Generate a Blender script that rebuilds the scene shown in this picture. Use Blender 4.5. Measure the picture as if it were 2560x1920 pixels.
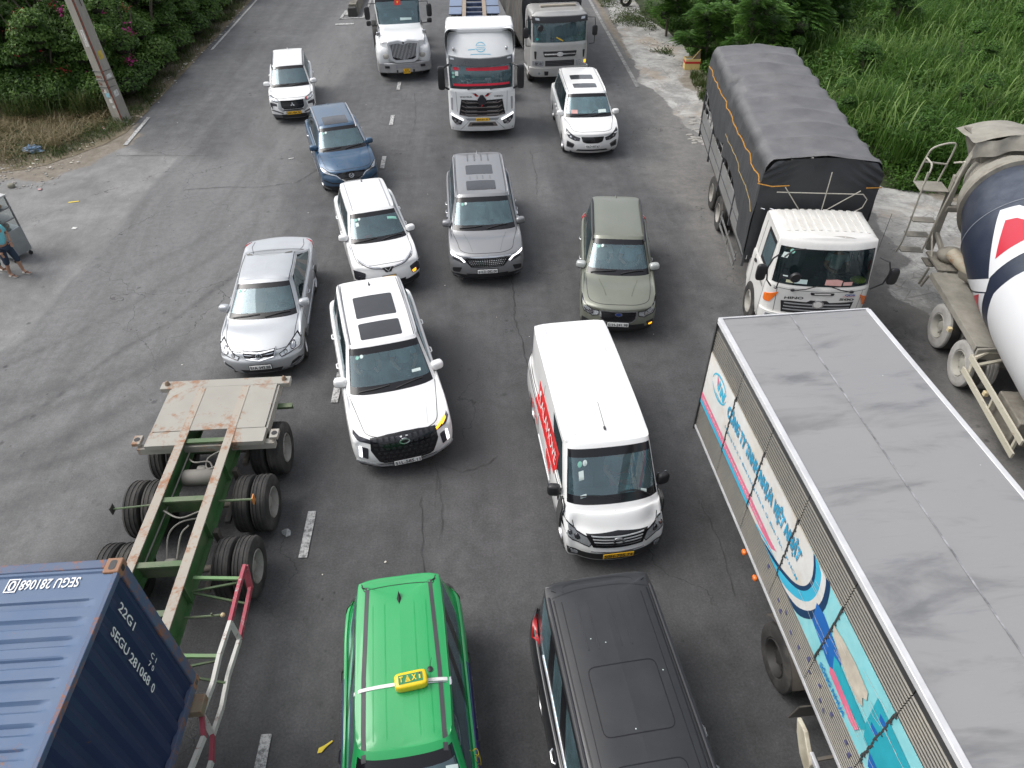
import bpy, bmesh, math, random
import numpy as np
from mathutils import Vector, Matrix
from mathutils.bvhtree import BVHTree
R = math.radians
rnd = random.Random(7)
scene = bpy.context.scene
for o in list(bpy.data.objects):
 bpy.data.objects.remove(o)
COL = scene.collection
# camera
CAM_H, CAM_PITCH, CAM_YAW, CAM_ROLL, CAM_F = 10.3, R(41.12), R(2.68), R(-0.57), 1749.0
cd = bpy.data.cameras.new('camera')
cam = bpy.data.objects.new('camera', cd)
COL.objects.link(cam)
fw = Vector((math.sin(CAM_YAW) * math.cos(CAM_PITCH), math.cos(CAM_YAW) * math.cos(CAM_PITCH), -math.sin(CAM_PITCH)))
rt = Vector((math.cos(CAM_YAW), -math.sin(CAM_YAW), 0))
up = rt.cross(fw)
rt2 = rt * math.cos(CAM_ROLL) + up * math.sin(CAM_ROLL)
up2 = up * math.cos(CAM_ROLL) - rt * math.sin(CAM_ROLL)
cam.matrix_world = Matrix(((rt2.x, up2.x, -fw.x, 0), (rt2.y, up2.y, -fw.y, 0), (rt2.z, up2.z, -fw.z, CAM_H), (0, 0, 0, 1)))
cd.sensor_fit = 'HORIZONTAL'
cd.sensor_width = 36.0
cd.lens = 36.0 * CAM_F / 2560.0
cd.clip_start = 0.1
cd.clip_end = 2000
scene.camera = cam
# light
SUN_EL, SUN_AZ = R(54), R(282)      # azimuth clockwise from +Y
w = bpy.data.worlds.new('World')
scene.world = w
w.use_nodes = True
nt = w.node_tree
nt.nodes.clear()
wo = nt.nodes.new('ShaderNodeOutputWorld')
bg = nt.nodes.new('ShaderNodeBackground')
sky = nt.nodes.new('ShaderNodeTexSky')
sky.sky_type = 'NISHITA'
sky.sun_disc = False
sky.sun_elevation = SUN_EL
sky.sun_rotation = SUN_AZ
sky.air_density = 1.0
sky.dust_density = 4.0
hs = nt.nodes.new('ShaderNodeHueSaturation')
hs.inputs['Saturation'].default_value = 0.30
nt.links.new(sky.outputs[0], hs.inputs['Color'])
nt.links.new(hs.outputs[0], bg.inputs['Color'])
bg.inputs['Strength'].default_value = 0.15
nt.links.new(bg.outputs[0], wo.inputs[0])
sd = bpy.data.lights.new('sun', 'SUN')
sd.energy = .85
sd.angle = R(40)
sd.color = (1.0, 0.985, 0.96)
so = bpy.data.objects.new('sun', sd)
COL.objects.link(so)
sdir = Vector((math.sin(SUN_AZ) * math.cos(SUN_EL), math.cos(SUN_AZ) * math.cos(SUN_EL), math.sin(SUN_EL)))
so.rotation_euler = sdir.to_track_quat('Z', 'Y').to_euler()
so.location = sdir * 60
scene.view_settings.view_transform = 'Standard'
scene.view_settings.look = 'None'
scene.view_settings.gamma = 1
scene.view_settings.exposure = 0.60
scene.view_settings.use_curve_mapping = False
scene.render.engine = 'CYCLES'
scene.cycles.max_bounces = 6
scene.cycles.diffuse_bounces = 3
scene.cycles.glossy_bounces = 3
scene.cycles.transmission_bounces = 2
scene.cycles.transparent_max_bounces = 10
# materials
MATS = {}
def lin(c):
 return tuple(c) + (1.0,) if len(c) == 3 else c
class NB:
 """small node-tree helper"""
 def __init__(s, name):
  s.m = bpy.data.materials.new(name)
  s.m.use_nodes = True
  s.t = s.m.node_tree
  s.b = s.t.nodes['Principled BSDF']
  s.out = s.t.nodes['Material Output']
  s._pos = None
 def n(s, typ, **kw):
  nd = s.t.nodes.new(typ)
  for k, v in kw.items():
   setattr(nd, k, v)
  return nd
 def l(s, a, b):
  s.t.links.new(a, b)
 def coord(s, kind='Object'):
  if kind == 'World':
   return s.n('ShaderNodeNewGeometry').outputs['Position']
  return s.n('ShaderNodeTexCoord').outputs[kind]
 def mapping(s, src, scale=(1, 1, 1), rot=(0, 0, 0), loc=(0, 0, 0)):
  m = s.n('ShaderNodeMapping')
  m.inputs['Scale'].default_value = scale
  m.inputs['Rotation'].default_value = rot
  m.inputs['Location'].default_value = loc
  s.l(src, m.inputs['Vector'])
  return m.outputs[0]
 def noise(s, src, scale, detail=4, rough=.6, dist=0):
  m = s.n('ShaderNodeTexNoise')
  m.inputs['Scale'].default_value = scale
  m.inputs['Detail'].default_value = detail
  m.inputs['Roughness'].default_value = rough
  m.inputs['Distortion'].default_value = dist
  s.l(src, m.inputs['Vector'])
  return m.outputs['Fac']
 def voro(s, src, scale, feature='F1', out='Distance', rand=1):
  m = s.n('ShaderNodeTexVoronoi', feature=feature)
  m.inputs['Scale'].default_value = scale
  m.inputs['Randomness'].default_value = rand
  s.l(src, m.inputs['Vector'])
  return m.outputs[out]
 def ramp(s, src, a, b, lo=0.0, hi=1.0, smooth=False):
  m = s.n('ShaderNodeMapRange')
  if smooth:
   m.interpolation_type = 'SMOOTHSTEP'
  m.inputs['From Min'].default_value = a
  m.inputs['From Max'].default_value = b
  m.inputs['To Min'].default_value = lo
  m.inputs['To Max'].default_value = hi
  s.l(src, m.inputs['Value'])
  return m.outputs[0]
 def math(s, op, a, b=None, c=None):
  m = s.n('ShaderNodeMath', operation=op)
  for i, v in enumerate((a, b, c)):
   if v is None:
    continue
   if isinstance(v, (int, float)):
    m.inputs[i].default_value = v
   else:
    s.l(v, m.inputs[i])
  return m.outputs[0]
 def mix(s, f, a, b, mode='MIX'):
  m = s.n('ShaderNodeMix', data_type='RGBA', blend_type=mode)
  if isinstance(f, (int, float)):
   m.inputs[0].default_value = f
  else:
   s.l(f, m.inputs[0])
  for v, i in ((a, 6), (b, 7)):
   if isinstance(v, (tuple, list)):
    m.inputs[i].default_value = lin(v)
   else:
    s.l(v, m.inputs[i])
  return m.outputs[2]
 def val(s, f, col):
  """scale colour by factor socket"""
  m = s.n('ShaderNodeVectorMath', operation='SCALE')
  if isinstance(col, (tuple, list)):
   m.inputs[0].default_value = col[:3]
  else:
   s.l(col, m.inputs[0])
  s.l(f, m.inputs['Scale'])
  return m.outputs[0]
 def color(s, v):
  if isinstance(v, (tuple, list)):
   s.b.inputs['Base Color'].default_value = lin(v)
  else:
   s.l(v, s.b.inputs['Base Color'])
 def bump(s, h, strength=.3, dist=.02):
  m = s.n('ShaderNodeBump')
  m.inputs['Strength'].default_value = strength
  m.inputs['Distance'].default_value = dist
  s.l(h, m.inputs['Height'])
  s.l(m.outputs[0], s.b.inputs['Normal'])
def pm(name, col, rough=.5, metal=0.0, coat=0.0, var=.12, vscale=3.0, bump=0.0, bscale=40, spec=None, emis=None, estr=1.0,
 dirt=None, dirtamt=.5, dscale=1.5):
 """plain procedural material with some variation, wear or dirt"""
 if name in MATS:
  return MATS[name]
 b = NB(name)
 p = b.coord('Object')
 c = col
 nz = b.noise(p, vscale, 5, .65)
 if var:
  c = b.val(b.ramp(nz, .3, .7, 1 - var, 1 + var), col)
 if dirt:
  dn = b.noise(p, dscale, 6, .7, .4)
  fac = b.ramp(dn, .52 - dirtamt * .25, .72, 0, min(1, dirtamt * 1.4), True)
  c = b.mix(fac, c, dirt)
 b.color(c)
 b.l(b.ramp(nz, .3, .7, max(0.02, rough * .85), min(1, rough * 1.15)), b.b.inputs['Roughness'])
 b.b.inputs['Metallic'].default_value = metal
 b.b.inputs['Coat Weight'].default_value = coat
 b.b.inputs['Coat Roughness'].default_value = .06
 if spec is not None:
  b.b.inputs['Specular IOR Level'].default_value = spec
 if emis:
  b.b.inputs['Emission Color'].default_value = lin(emis)
  b.b.inputs['Emission Strength'].default_value = estr
 if bump:
  b.bump(b.noise(p, bscale, 3), bump, .01)
 MATS[name] = b.m
 return b.m
def paint(name, col, metal=0.0, rough=.32, dust=.10):
 """vehicle paint: clear coat, faint dust film that settles more on flat upward faces"""
 if name in MATS:
  return MATS[name]
 b = NB(name)
 p = b.coord('Object')
 n1 = b.noise(p, 2.2, 6, .7, .3)
 n2 = b.noise(p, 22, 4, .7)
 f = b.math('MULTIPLY', b.ramp(n1, .35, .75, 0, 1), b.ramp(n2, .3, .7, .5, 1.2))
 f = b.math('MULTIPLY', f, dust * 1.6)
 c = b.mix(f, col, (.30, .28, .25))
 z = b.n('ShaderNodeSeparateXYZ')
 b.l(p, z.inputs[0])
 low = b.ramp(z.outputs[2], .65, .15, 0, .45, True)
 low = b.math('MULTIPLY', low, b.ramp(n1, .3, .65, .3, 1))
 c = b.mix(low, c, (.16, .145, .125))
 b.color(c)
 b.b.inputs['Metallic'].default_value = metal
 b.l(b.ramp(n1, .3, .8, rough, rough + .15), b.b.inputs['Roughness'])
 b.b.inputs['Coat Weight'].default_value = .8
 b.b.inputs['Coat Roughness'].default_value = .07
 MATS[name] = b.m
 return b.m
def glassmat(name, tint=(.60, .70, .70), refl=.06, rough=.03, dust=.10, fm=1.7):
 """thin car glass: tinted see-through plus sky reflection and a thin film of dust with blue sky sheen painted in"""
 if name in MATS:
  return MATS[name]
 b = NB(name)
 t = b.t
 t.nodes.remove(b.b)
 tr = b.n('ShaderNodeBsdfTransparent')
 tr.inputs[0].default_value = lin(tint)
 gl = b.n('ShaderNodeBsdfGlossy')
 gl.inputs['Roughness'].default_value = rough
 gl.inputs['Color'].default_value = (.80, .94, 1, 1)
 fr = b.n('ShaderNodeFresnel')
 fr.inputs['IOR'].default_value = 1.55
 ad = b.math('ADD', b.math('MULTIPLY', fr.outputs[0], fm), refl)
 ad.node.use_clamp = True
 mx = b.n('ShaderNodeMixShader')
 b.l(ad, mx.inputs[0])
 b.l(tr.outputs[0], mx.inputs[1])
 b.l(gl.outputs[0], mx.inputs[2])
 df = b.n('ShaderNodeBsdfDiffuse')
 df.inputs[0].default_value = (.26, .42, .47, 1)  # blue film colour paints sky sheen in along with the dust
 p = b.coord('Object')
 dn = b.ramp(b.noise(p, 3, 5, .7), .3, .75, dust * .8, dust * 2.2)
 m2 = b.n('ShaderNodeMixShader')
 b.l(dn, m2.inputs[0])
 b.l(mx.outputs[0], m2.inputs[1])
 b.l(df.outputs[0], m2.inputs[2])
 b.l(m2.outputs[0], b.out.inputs[0])
 MATS[name] = b.m
 return b.m
BLACK = pm('black_plastic', (.018, .018, .02), .45, var=.2)
GLOSSBLACK = pm('gloss_black_trim', (.010, .010, .012), .15, var=0)
DARKGLASS = pm('dark_tinted_glass', (.012, .014, .016), .06, var=0, coat=.5)
ROOFGLASS = pm('sunroof_glass', (.035, .037, .042), .12, var=.1, coat=.3)
RUBBER = pm('tyre_rubber', (.028, .027, .026), .85, var=.25, bump=.3, dirt=(.13, .12, .105), dirtamt=.35)
CHROME = pm('chrome', (.62, .63, .65), .18, metal=1.0, var=.08)
SILVERRIM = pm('alloy_rim', (.48, .48, .49), .3, metal=.8, var=.15, dirt=(.12, .1, .085), dirtamt=.25)
LINING = pm('cabin_lining', (.05, .05, .05), .9, var=.1)
SEAT_D = pm('dark_seat_fabric', (.045, .045, .05), .85)
SEAT_L = pm('beige_seat_leather', (.38, .33, .26), .6)
WHITETXT = pm('white_lettering', (.75, .75, .74), .5, var=.06)
BLACKTXT = pm('black_lettering', (.02, .02, .022), .5, var=0)
PLATE_W = pm('white_number_plate', (.86, .86, .84), .45, var=.05)
PLATE_Y = pm('yellow_number_plate', (.90, .50, .02), .45, var=.05)
RED = pm('red_lamp_plastic', (.35, .012, .015), .2, coat=.5)
ORANGE = pm('orange_lamp_plastic', (.75, .16, .02), .25, coat=.5)
LAMPGLASS = pm('lamp_glass', (.42, .44, .46), .12, var=.25, vscale=30, metal=.5, coat=.6)
LAMPDARK = pm('lamp_recess', (.05, .05, .06), .2, metal=.4, coat=.6)
LAMPLIT = pm('lit_white_lamp', (.9, .9, .95), .3, emis=(.95, .95, 1.0), estr=1.3)
TURNLIT = pm('lit_turn_lamp', (.9, .4, .05), .3, emis=(1.0, .42, .02), estr=1.2)
STICK_G = pm('green_windscreen_sticker', (.25, .55, .45), .5)
STICK_W = pm('white_windscreen_sticker', (.65, .75, .72), .5)
PAPER = pm('dashboard_paper', (.55, .68, .66), .8)
# mesh helpers
class MB:
 def __init__(s):
  s.v = []
  s.f = []
 def add(s, vs, fs):
  k = len(s.v)
  s.v += [tuple(p) for p in vs]
  s.f += [tuple(i + k for i in f) for f in fs]
  return s
 def box(s, c, d, rz=0, rx=0, ry=0):
  M = Matrix.Rotation(rz, 3, 'Z') @ Matrix.Rotation(ry, 3, 'Y') @ Matrix.Rotation(rx, 3, 'X')
  h = [x / 2 for x in d]
  vs = [Vector(c) + M @ Vector((sx * h[0], sy * h[1], sz * h[2])) for sx in (-1, 1) for sy in (-1, 1) for sz in (-1, 1)]
  return s.add(vs, [(0, 1, 3, 2), (4, 6, 7, 5), (0, 4, 5, 1), (2, 3, 7, 6), (0, 2, 6, 4), (1, 5, 7, 3)])
 def b2(s, x0, x1, y0, y1, z0, z1):
  return s.box(((x0 + x1) / 2, (y0 + y1) / 2, (z0 + z1) / 2), (abs(x1 - x0), abs(y1 - y0), abs(z1 - z0)))
 def tube(s, pts, r, n=8, cap=True, rs=None):
  pts = [Vector(p) for p in pts]
  k0 = len(s.v)
  up = Vector((0, 0, 1))
  prev = None
  for i, p in enumerate(pts):
   if i == 0:
    t = pts[1] - p
   elif i == len(pts) - 1:
    t = p - pts[i - 1]
   else:
    t = (pts[i + 1] - p).normalized() + (p - pts[i - 1]).normalized()
   t = t.normalized() if t.length > 1e-9 else Vector((0, 0, 1))
   if prev is None:
    a = t.cross(up)
    if a.length < .1:
     a = t.cross(Vector((1, 0, 0)))
    a.normalize()
   else:
    a = (prev - t * prev.dot(t)).normalized()
   prev = a
   b = t.cross(a)
   rr = rs[i] if rs else r
   for j in range(n):
    q = 2 * math.pi * j / n + math.pi / n
    s.v.append(tuple(p + (a * math.cos(q) + b * math.sin(q)) * rr))
  for i in range(len(pts) - 1):
   for j in range(n):
    a0 = k0 + i * n + j
    a1 = k0 + i * n + (j + 1) % n
    s.f.append((a0, a1, a1 + n, a0 + n))
  if cap:
   s.f.append(tuple(k0 + j for j in range(n))[::-1])
   s.f.append(tuple(k0 + (len(pts) - 1) * n + j for j in range(n)))
  return s
 def bar(s, a, b, wx, wz):
  """square bar from a to b"""
  a, b = Vector(a), Vector(b)
  t = (b - a).normalized()
  u = t.cross(Vector((0, 0, 1)))
  if u.length < .05:
   u = Vector((1, 0, 0))
  u.normalize()
  v = u.cross(t)
  vs = [p + u * sx * wx / 2 + v * sz * wz / 2 for p in (a, b) for sx, sz in ((-1, -1), (1, -1), (1, 1), (-1, 1))]
  return s.add(vs, [(0, 1, 2, 3), (7, 6, 5, 4), (0, 4, 5, 1), (1, 5, 6, 2), (2, 6, 7, 3), (3, 7, 4, 0)])
 def lathe(s, prof, axis='x', c=(0, 0, 0), n=28, close=False):
  """profile list of (along, radius)"""
  k0 = len(s.v)
  c = Vector(c)
  for a, r in prof:
   for j in range(n):
    q = 2 * math.pi * j / n
    co, si = math.cos(q) * r, math.sin(q) * r
    p = {'x': (a, co, si), 'y': (co, a, si), 'z': (co, si, a)}[axis]
    s.v.append(tuple(c + Vector(p)))
  m = len(prof)
  for i in range(m - 1):
   for j in range(n):
    a0 = k0 + i * n + j
    a1 = k0 + i * n + (j + 1) % n
    s.f.append((a0, a1, a1 + n, a0 + n))
  if close:
   s.f.append(tuple(k0 + j for j in range(n))[::-1])
   s.f.append(tuple(k0 + (m - 1) * n + j for j in range(n)))
  return s
 def prism(s, poly, axis, a, b):
  """extrude 2D polygon between a and b along axis. x:(y,z) y:(x,z) z:(x,y)"""
  n = len(poly)
  def P(p, t):
   return {'x': (t, p[0], p[1]), 'y': (p[0], t, p[1]), 'z': (p[0], p[1], t)}[axis]
  vs = [P(p, a) for p in poly] + [P(p, b) for p in poly]
  fs = [tuple(range(n))[::-1], tuple(range(n, 2 * n))] + [(i, (i + 1) % n, n + (i + 1) % n, n + i) for i in range(n)]
  return s.add(vs, fs)
 def blob(s, c, r, e=.7, nu=14, nv=10, rz=0):
  """superellipsoid"""
  def pw(x, p):
   return math.copysign(abs(x) ** p, x)
  k0 = len(s.v)
  M = Matrix.Rotation(rz, 3, 'Z')
  for i in range(nv + 1):
   la = -math.pi / 2 + math.pi * i / nv
   for j in range(nu):
    lo = 2 * math.pi * j / nu
    p = Vector((r[0] * pw(math.cos(la), e) * pw(math.cos(lo), e), r[1] * pw(math.cos(la), e) * pw(math.sin(lo), e), r[2] * pw(math.sin(la), e)))
    s.v.append(tuple(Vector(c) + M @ p))
  for i in range(nv):
   for j in range(nu):
    a0 = k0 + i * nu + j
    a1 = k0 + i * nu + (j + 1) % nu
    s.f.append((a0, a1, a1 + nu, a0 + nu))
  return s
 def grid(s, fn, nu, nv):
  k0 = len(s.v)
  for i in range(nu + 1):
   for j in range(nv + 1):
    s.v.append(tuple(fn(i / nu, j / nv)))
  for i in range(nu):
   for j in range(nv):
    a = k0 + i * (nv + 1) + j
    s.f.append((a, a + nv + 1, a + nv + 2, a + 1))
  return s
 def mesh(s, name):
  me = bpy.data.meshes.new(name)
  me.from_pydata(s.v, [], s.f)
  return me
def place(name, me, mat, parent=None, smooth=True, bevel=0, label=None, kind=None, loc=None, rot=None, angle=38):
 if mat is not None:
  me.materials.append(mat)
 if smooth:
  me.polygons.foreach_set('use_smooth', [True] * len(me.polygons))
  me.set_sharp_from_angle(angle=R(angle))
 o = bpy.data.objects.new(name, me)
 COL.objects.link(o)
 if parent is not None:
  o.parent = parent
 if bevel:
  bv = o.modifiers.new('bevel', 'BEVEL')
  bv.width = bevel
  bv.segments = 2
  bv.limit_method = 'ANGLE'
  bv.angle_limit = R(40)
 if label:
  o['label'] = label
 if kind:
  o['kind'] = kind
 if loc is not None:
  o.location = loc
 if rot is not None:
  o.rotation_euler = rot
 return o
def obj(name, mb, mat, parent=None, **kw):
 return place(name, mb.mesh(name), mat, parent, **kw)
def thing(name, label, cat, loc=(0, 0, 0), rz=0, group=None):
 o = bpy.data.objects.new(name, None)
 o.empty_display_size = .3
 COL.objects.link(o)
 o.location = loc
 o.rotation_euler = (0, 0, rz)
 o['label'] = label
 o['category'] = cat
 if group:
  o['group'] = group
 return o
def tag(o, label, cat, group=None, kind=None):
 o['label'] = label
 o['category'] = cat
 if group:
  o['group'] = group
 if kind:
  o['kind'] = kind
 return o
def struct(o, kind='structure'):
 o['kind'] = kind
 return o
def textmesh(body, w=None, h=None, depth=.002, bold=0.0, spacing=1.0):
 """flat lettering in the xy plane centred on origin, scaled to width w / cap height h"""
 cu = bpy.data.curves.new('lettering', 'FONT')
 cu.body = body
 cu.size = 1
 cu.extrude = 0
 cu.offset = bold
 cu.space_character = spacing
 cu.resolution_u = 3
 to = bpy.data.objects.new('lettering', cu)
 COL.objects.link(to)
 dg = bpy.context.evaluated_depsgraph_get()
 me = bpy.data.meshes.new_from_object(to.evaluated_get(dg))
 bpy.data.objects.remove(to)
 n = len(me.vertices)
 co = np.empty(n * 3, dtype=np.float64)
 me.vertices.foreach_get('co', co)
 co = co.reshape(-1, 3)
 if n:
  mn, mx = co.min(0), co.max(0)
  co -= (mn + mx) / 2
  sx = (w / (mx[0] - mn[0])) if w else 1
  sy = (h / (mx[1] - mn[1])) if h else sx
  if not w:
   sx = sy
  co[:, 0] *= sx
  co[:, 1] *= sy
  co[:, 2] = 0
 me.vertices.foreach_set('co', co.ravel())
 me.materials.clear()
 return me
def text(name, body, mat, parent, origin, xdir, ydir, w=None, h=None, bold=0.0, off=.004, spacing=1.0, label=None):
 """lettering whose reading direction is xdir and up direction ydir"""
 me = textmesh(body, w, h, bold=bold, spacing=spacing)
 x = Vector(xdir).normalized()
 y = Vector(ydir).normalized()
 z = x.cross(y)
 M = Matrix(((x.x, y.x, z.x, origin[0]), (x.y, y.y, z.y, origin[1]), (x.z, y.z, z.z, origin[2]), (0, 0, 0, 1)))
 M = M @ Matrix.Translation((0, 0, off))
 me.transform(M)
 return place(name, me, mat, parent, smooth=False, label=label)
def rpoly(pts, r, n=4):
 """round the corners of a polygon"""
 out = []
 m = len(pts)
 for i in range(m):
  p0, p1, p2 = Vector(pts[i - 1]), Vector(pts[i]), Vector(pts[(i + 1) % m])
  a, b = (p0 - p1), (p2 - p1)
  d = min(r, a.length * .45, b.length * .45)
  q0 = p1 + a.normalized() * d
  q2 = p1 + b.normalized() * d
  for k in range(n + 1):
   t = k / n
   out.append(tuple(q0 * (1 - t) ** 2 + p1 * 2 * t * (1 - t) + q2 * t * t))
 return out
def crline(pts, n=5):
 """catmull-rom polyline through points"""
 P = [Vector(p) for p in pts]
 P = [P[0] * 2 - P[1]] + P + [P[-1] * 2 - P[-2]]
 out = []
 for i in range(1, len(P) - 2):
  for k in range(n):
   t = k / n
   out.append(.5 * ((2 * P[i]) + (P[i + 1] - P[i - 1]) * t + (2 * P[i - 1] - 5 * P[i] + 4 * P[i + 1] - P[i + 2]) * t * t
       + (3 * P[i] - P[i - 1] - 3 * P[i + 1] + P[i + 2]) * t ** 3))
 out.append(P[-2])
 return out
def circ(c, rx, ry=None, n=16, a0=0):
 ry = ry or rx
 return [(c[0] + rx * math.cos(a0 + 2 * math.pi * i / n), c[1] + ry * math.sin(a0 + 2 * math.pi * i / n)) for i in range(n)]
def ribbon(pts, w):
 """2D polyline -> polygon of width w (or list of widths)"""
 P = [Vector(p) for p in pts]
 L, Rr = [], []
 for i, p in enumerate(P):
  t = (P[min(i + 1, len(P) - 1)] - P[max(i - 1, 0)]).normalized()
  nn = Vector((-t.y, t.x))
  ww = w[i] if isinstance(w, (list, tuple)) else w
  L.append(tuple(p + nn * ww / 2))
  Rr.append(tuple(p - nn * ww / 2))
 return L + Rr[::-1]
def flatpoly(name, poly, z, mat, parent=None, thick=0, res=None, **kw):
 """horizontal sheet"""
 mb = MB()
 if thick:
  mb.prism(poly, 'z', z - thick, z)
 else:
  mb.add([(p[0], p[1], z) for p in poly], [tuple(range(len(poly)))])
 return obj(name, mb, mat, parent, smooth=False, **kw)
# vehicle shells
def cr_matrix(n_ctrl, n):
 """catmull-rom sampling matrix for n_ctrl points (ends extrapolated), n samples per cell"""
 rows = []
 for i in range(n_ctrl - 1):
  for k in range(n):
   t = k / n
   w4 = [.5 * (-t + 2 * t * t - t ** 3), .5 * (2 - 5 * t * t + 3 * t ** 3), .5 * (t + 4 * t * t - 3 * t ** 3), .5 * (-t * t + t ** 3)]
   row = np.zeros(n_ctrl)
   for q, ww in zip((i - 1, i, i + 1, i + 2), w4):
    if q < 0:
     row[0] += 2 * ww
     row[1] -= ww
    elif q >= n_ctrl:
     row[-1] += 2 * ww
     row[-2] -= ww
    else:
     row[q] += ww
   rows.append(row)
 last = np.zeros(n_ctrl)
 last[-1] = 1
 rows.append(last)
 return np.array(rows)
class Shell:
 """Smooth closed body from rings of 13 control points (front centre -> rear centre), mirrored left/right."""
 def __init__(s, rings, n=5, arches=(), arch_r=.36, wheel_z=.33, arch_xmin=.5):
  A = np.array(rings, float)                       # nr,13,3
  full = np.concatenate([A[:, :0:-1] * [-1, 1, 1], A], 1)   # cols -12..12 -> index 0..24
  ext = np.concatenate([full[:, -3:-1] , full, full[:, 1:3]], 1)  # periodic pad
  nc = ext.shape[1]
  Mc = cr_matrix(nc, n)[2 * n: 2 * n + 24 * n + 1]
  Mr = cr_matrix(A.shape[0], n)
  G = np.einsum('ar,rck,bc->abk', Mr, ext, Mc)
  s.n = n
  s.nr = A.shape[0]
  s.G = G
  zlim = 3 * n + 1
  for yc in arches:
   sub = G[:zlim]
   dy = np.abs(sub[..., 1] - yc)
   top = wheel_z + np.sqrt(np.maximum(arch_r ** 2 - dy ** 2, 0))
   m = (dy < arch_r) & (np.abs(sub[..., 0]) > arch_xmin) & (sub[..., 2] < top)
   sub[..., 2] = np.where(m, top, sub[..., 2])
  R_, C_ = G.shape[:2]
  s.verts = G.reshape(-1, 3)
  idx = np.arange(R_ * C_).reshape(R_, C_)
  q = np.stack([idx[:-1, :-1], idx[:-1, 1:], idx[1:, 1:], idx[1:, :-1]], -1)
  s.quads = q
  ri = (np.arange(R_ - 1) + .5) / n
  ci = (np.arange(C_ - 1) + .5) / n - 12
  s.rr, s.cc = np.meshgrid(ri, np.abs(ci), indexing='ij')
  s.sgn = np.sign(np.meshgrid(ri, ci, indexing='ij')[1])
  s.bvh = BVHTree.FromPolygons([Vector(v) for v in s.verts], [tuple(int(a) for a in f) for f in q.reshape(-1, 4)])
 def part(s, mask, name, mat, parent, off=0.0, **kw):
  f = s.quads[mask]
  if len(f) == 0:
   return None
  u, inv = np.unique(f.ravel(), return_inverse=True)
  V = s.verts[u]
  if off:
   N = s.normals()[u]
   V = V + N * off
  me = bpy.data.meshes.new(name)
  me.from_pydata(V.tolist(), [], inv.reshape(-1, 4).tolist())
  kw.setdefault('angle', 60)
  return place(name, me, mat, parent, **kw)
 def normals(s):
  if hasattr(s, '_N'):
   return s._N
  G = s.G
  du = np.gradient(G, axis=0)
  dv = np.gradient(G, axis=1)
  N = np.cross(dv, du).reshape(-1, 3)
  N /= np.maximum(np.linalg.norm(N, axis=1, keepdims=True), 1e-9)
  c = s.verts - np.array([0, 0, .8])
  sg = np.sign((N * c).sum(1))
  if (sg < 0).mean() > .5:
   N = -N
  s._N = N
  return N
 def hit(s, axis, a, b):
  if axis == 'top':
   o, d = Vector((a, b, 6)), Vector((0, 0, -1))
  elif axis == 'front':
   o, d = Vector((a, -15, b)), Vector((0, 1, 0))
  elif axis == 'back':
   o, d = Vector((a, 15, b)), Vector((0, -1, 0))
  elif axis == 'left':      # +x side, coords (y,z)
   o, d = Vector((6, a, b)), Vector((-1, 0, 0))
  else:
   o, d = Vector((-6, a, b)), Vector((1, 0, 0))
  p, nrm, i, dist = s.bvh.ray_cast(o, d)
  if p is None:
   p, nrm, i, dist = s.bvh.find_nearest(o + d * (6 if axis != 'front' and axis != 'back' else 12))
   nrm = -d
  if nrm.dot(d) > 0:
   nrm = -nrm
  return p, nrm
 def decal(s, name, axis, poly, mat, parent, off=.005, skirt=.012, res=.07, **kw):
  bm = bmesh.new()
  vs = [bm.verts.new((p[0], p[1], 0)) for p in poly]
  try:
   bm.faces.new(vs)
  except ValueError:
   return None
  xs = [p[0] for p in poly]
  ys = [p[1] for p in poly]
  for k, (lo, hi) in enumerate(((min(xs), max(xs)), (min(ys), max(ys)))):
   m = int((hi - lo) / res)
   for i in range(1, m + 1):
    c = lo + (hi - lo) * i / (m + 1)
    co = [0, 0, 0]
    co[k] = c
    no = [0, 0, 0]
    no[k] = 1
    bmesh.ops.bisect_plane(bm, geom=bm.verts[:] + bm.edges[:] + bm.faces[:], plane_co=co, plane_no=no)
  bound = [e for e in bm.edges if e.is_boundary]
  for v in bm.verts:
   p, nrm = s.hit(axis, v.co.x, v.co.y)
   v.co = p + nrm * off
   v.normal = nrm
  if skirt:
   r = bmesh.ops.extrude_edge_only(bm, edges=bound)
   dd = {'top': Vector((0, 0, -1)), 'front': Vector((0, 1, 0)), 'back': Vector((0, -1, 0)), 'left': Vector((-1, 0, 0)), 'right': Vector((1, 0, 0))}[axis]
   for g in r['geom']:
    if isinstance(g, bmesh.types.BMVert):
     g.co += dd * (skirt + off)
  bmesh.ops.recalc_face_normals(bm, faces=bm.faces[:])
  me = bpy.data.meshes.new(name)
  bm.to_mesh(me)
  bm.free()
  return place(name, me, mat, parent, angle=50, **kw)
 def sdecal(s, name, axis, poly, mat, parent, **kw):
  a = s.decal(name, axis, poly, mat, parent, **kw)
  b = s.decal(name, axis, [(-p[0], p[1]) for p in poly], mat, parent, **kw)
  return a, b
 def seam(s, axis, pts, parent, w=.012, mat=None, name='seam', off=.003, sym=True, smooth=True):
  q = [tuple(p) for p in (crline(pts) if smooth and len(pts) > 2 else pts)]
  mat = mat or BLACK
  s.decal(name, axis, ribbon(q, w), mat, parent, off=off, skirt=.004)
  if sym:
   s.decal(name, axis, ribbon([(-p[0], p[1]) for p in q], w), mat, parent, off=off, skirt=.004)
 def wire(s, axis, pts, r, n=6, off=0.0):
  out = []
  for a, b in pts:
   p, nrm = s.hit(axis, a, b)
   out.append(p + nrm * (r + off))
  return MB().tube(out, r, n)
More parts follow.
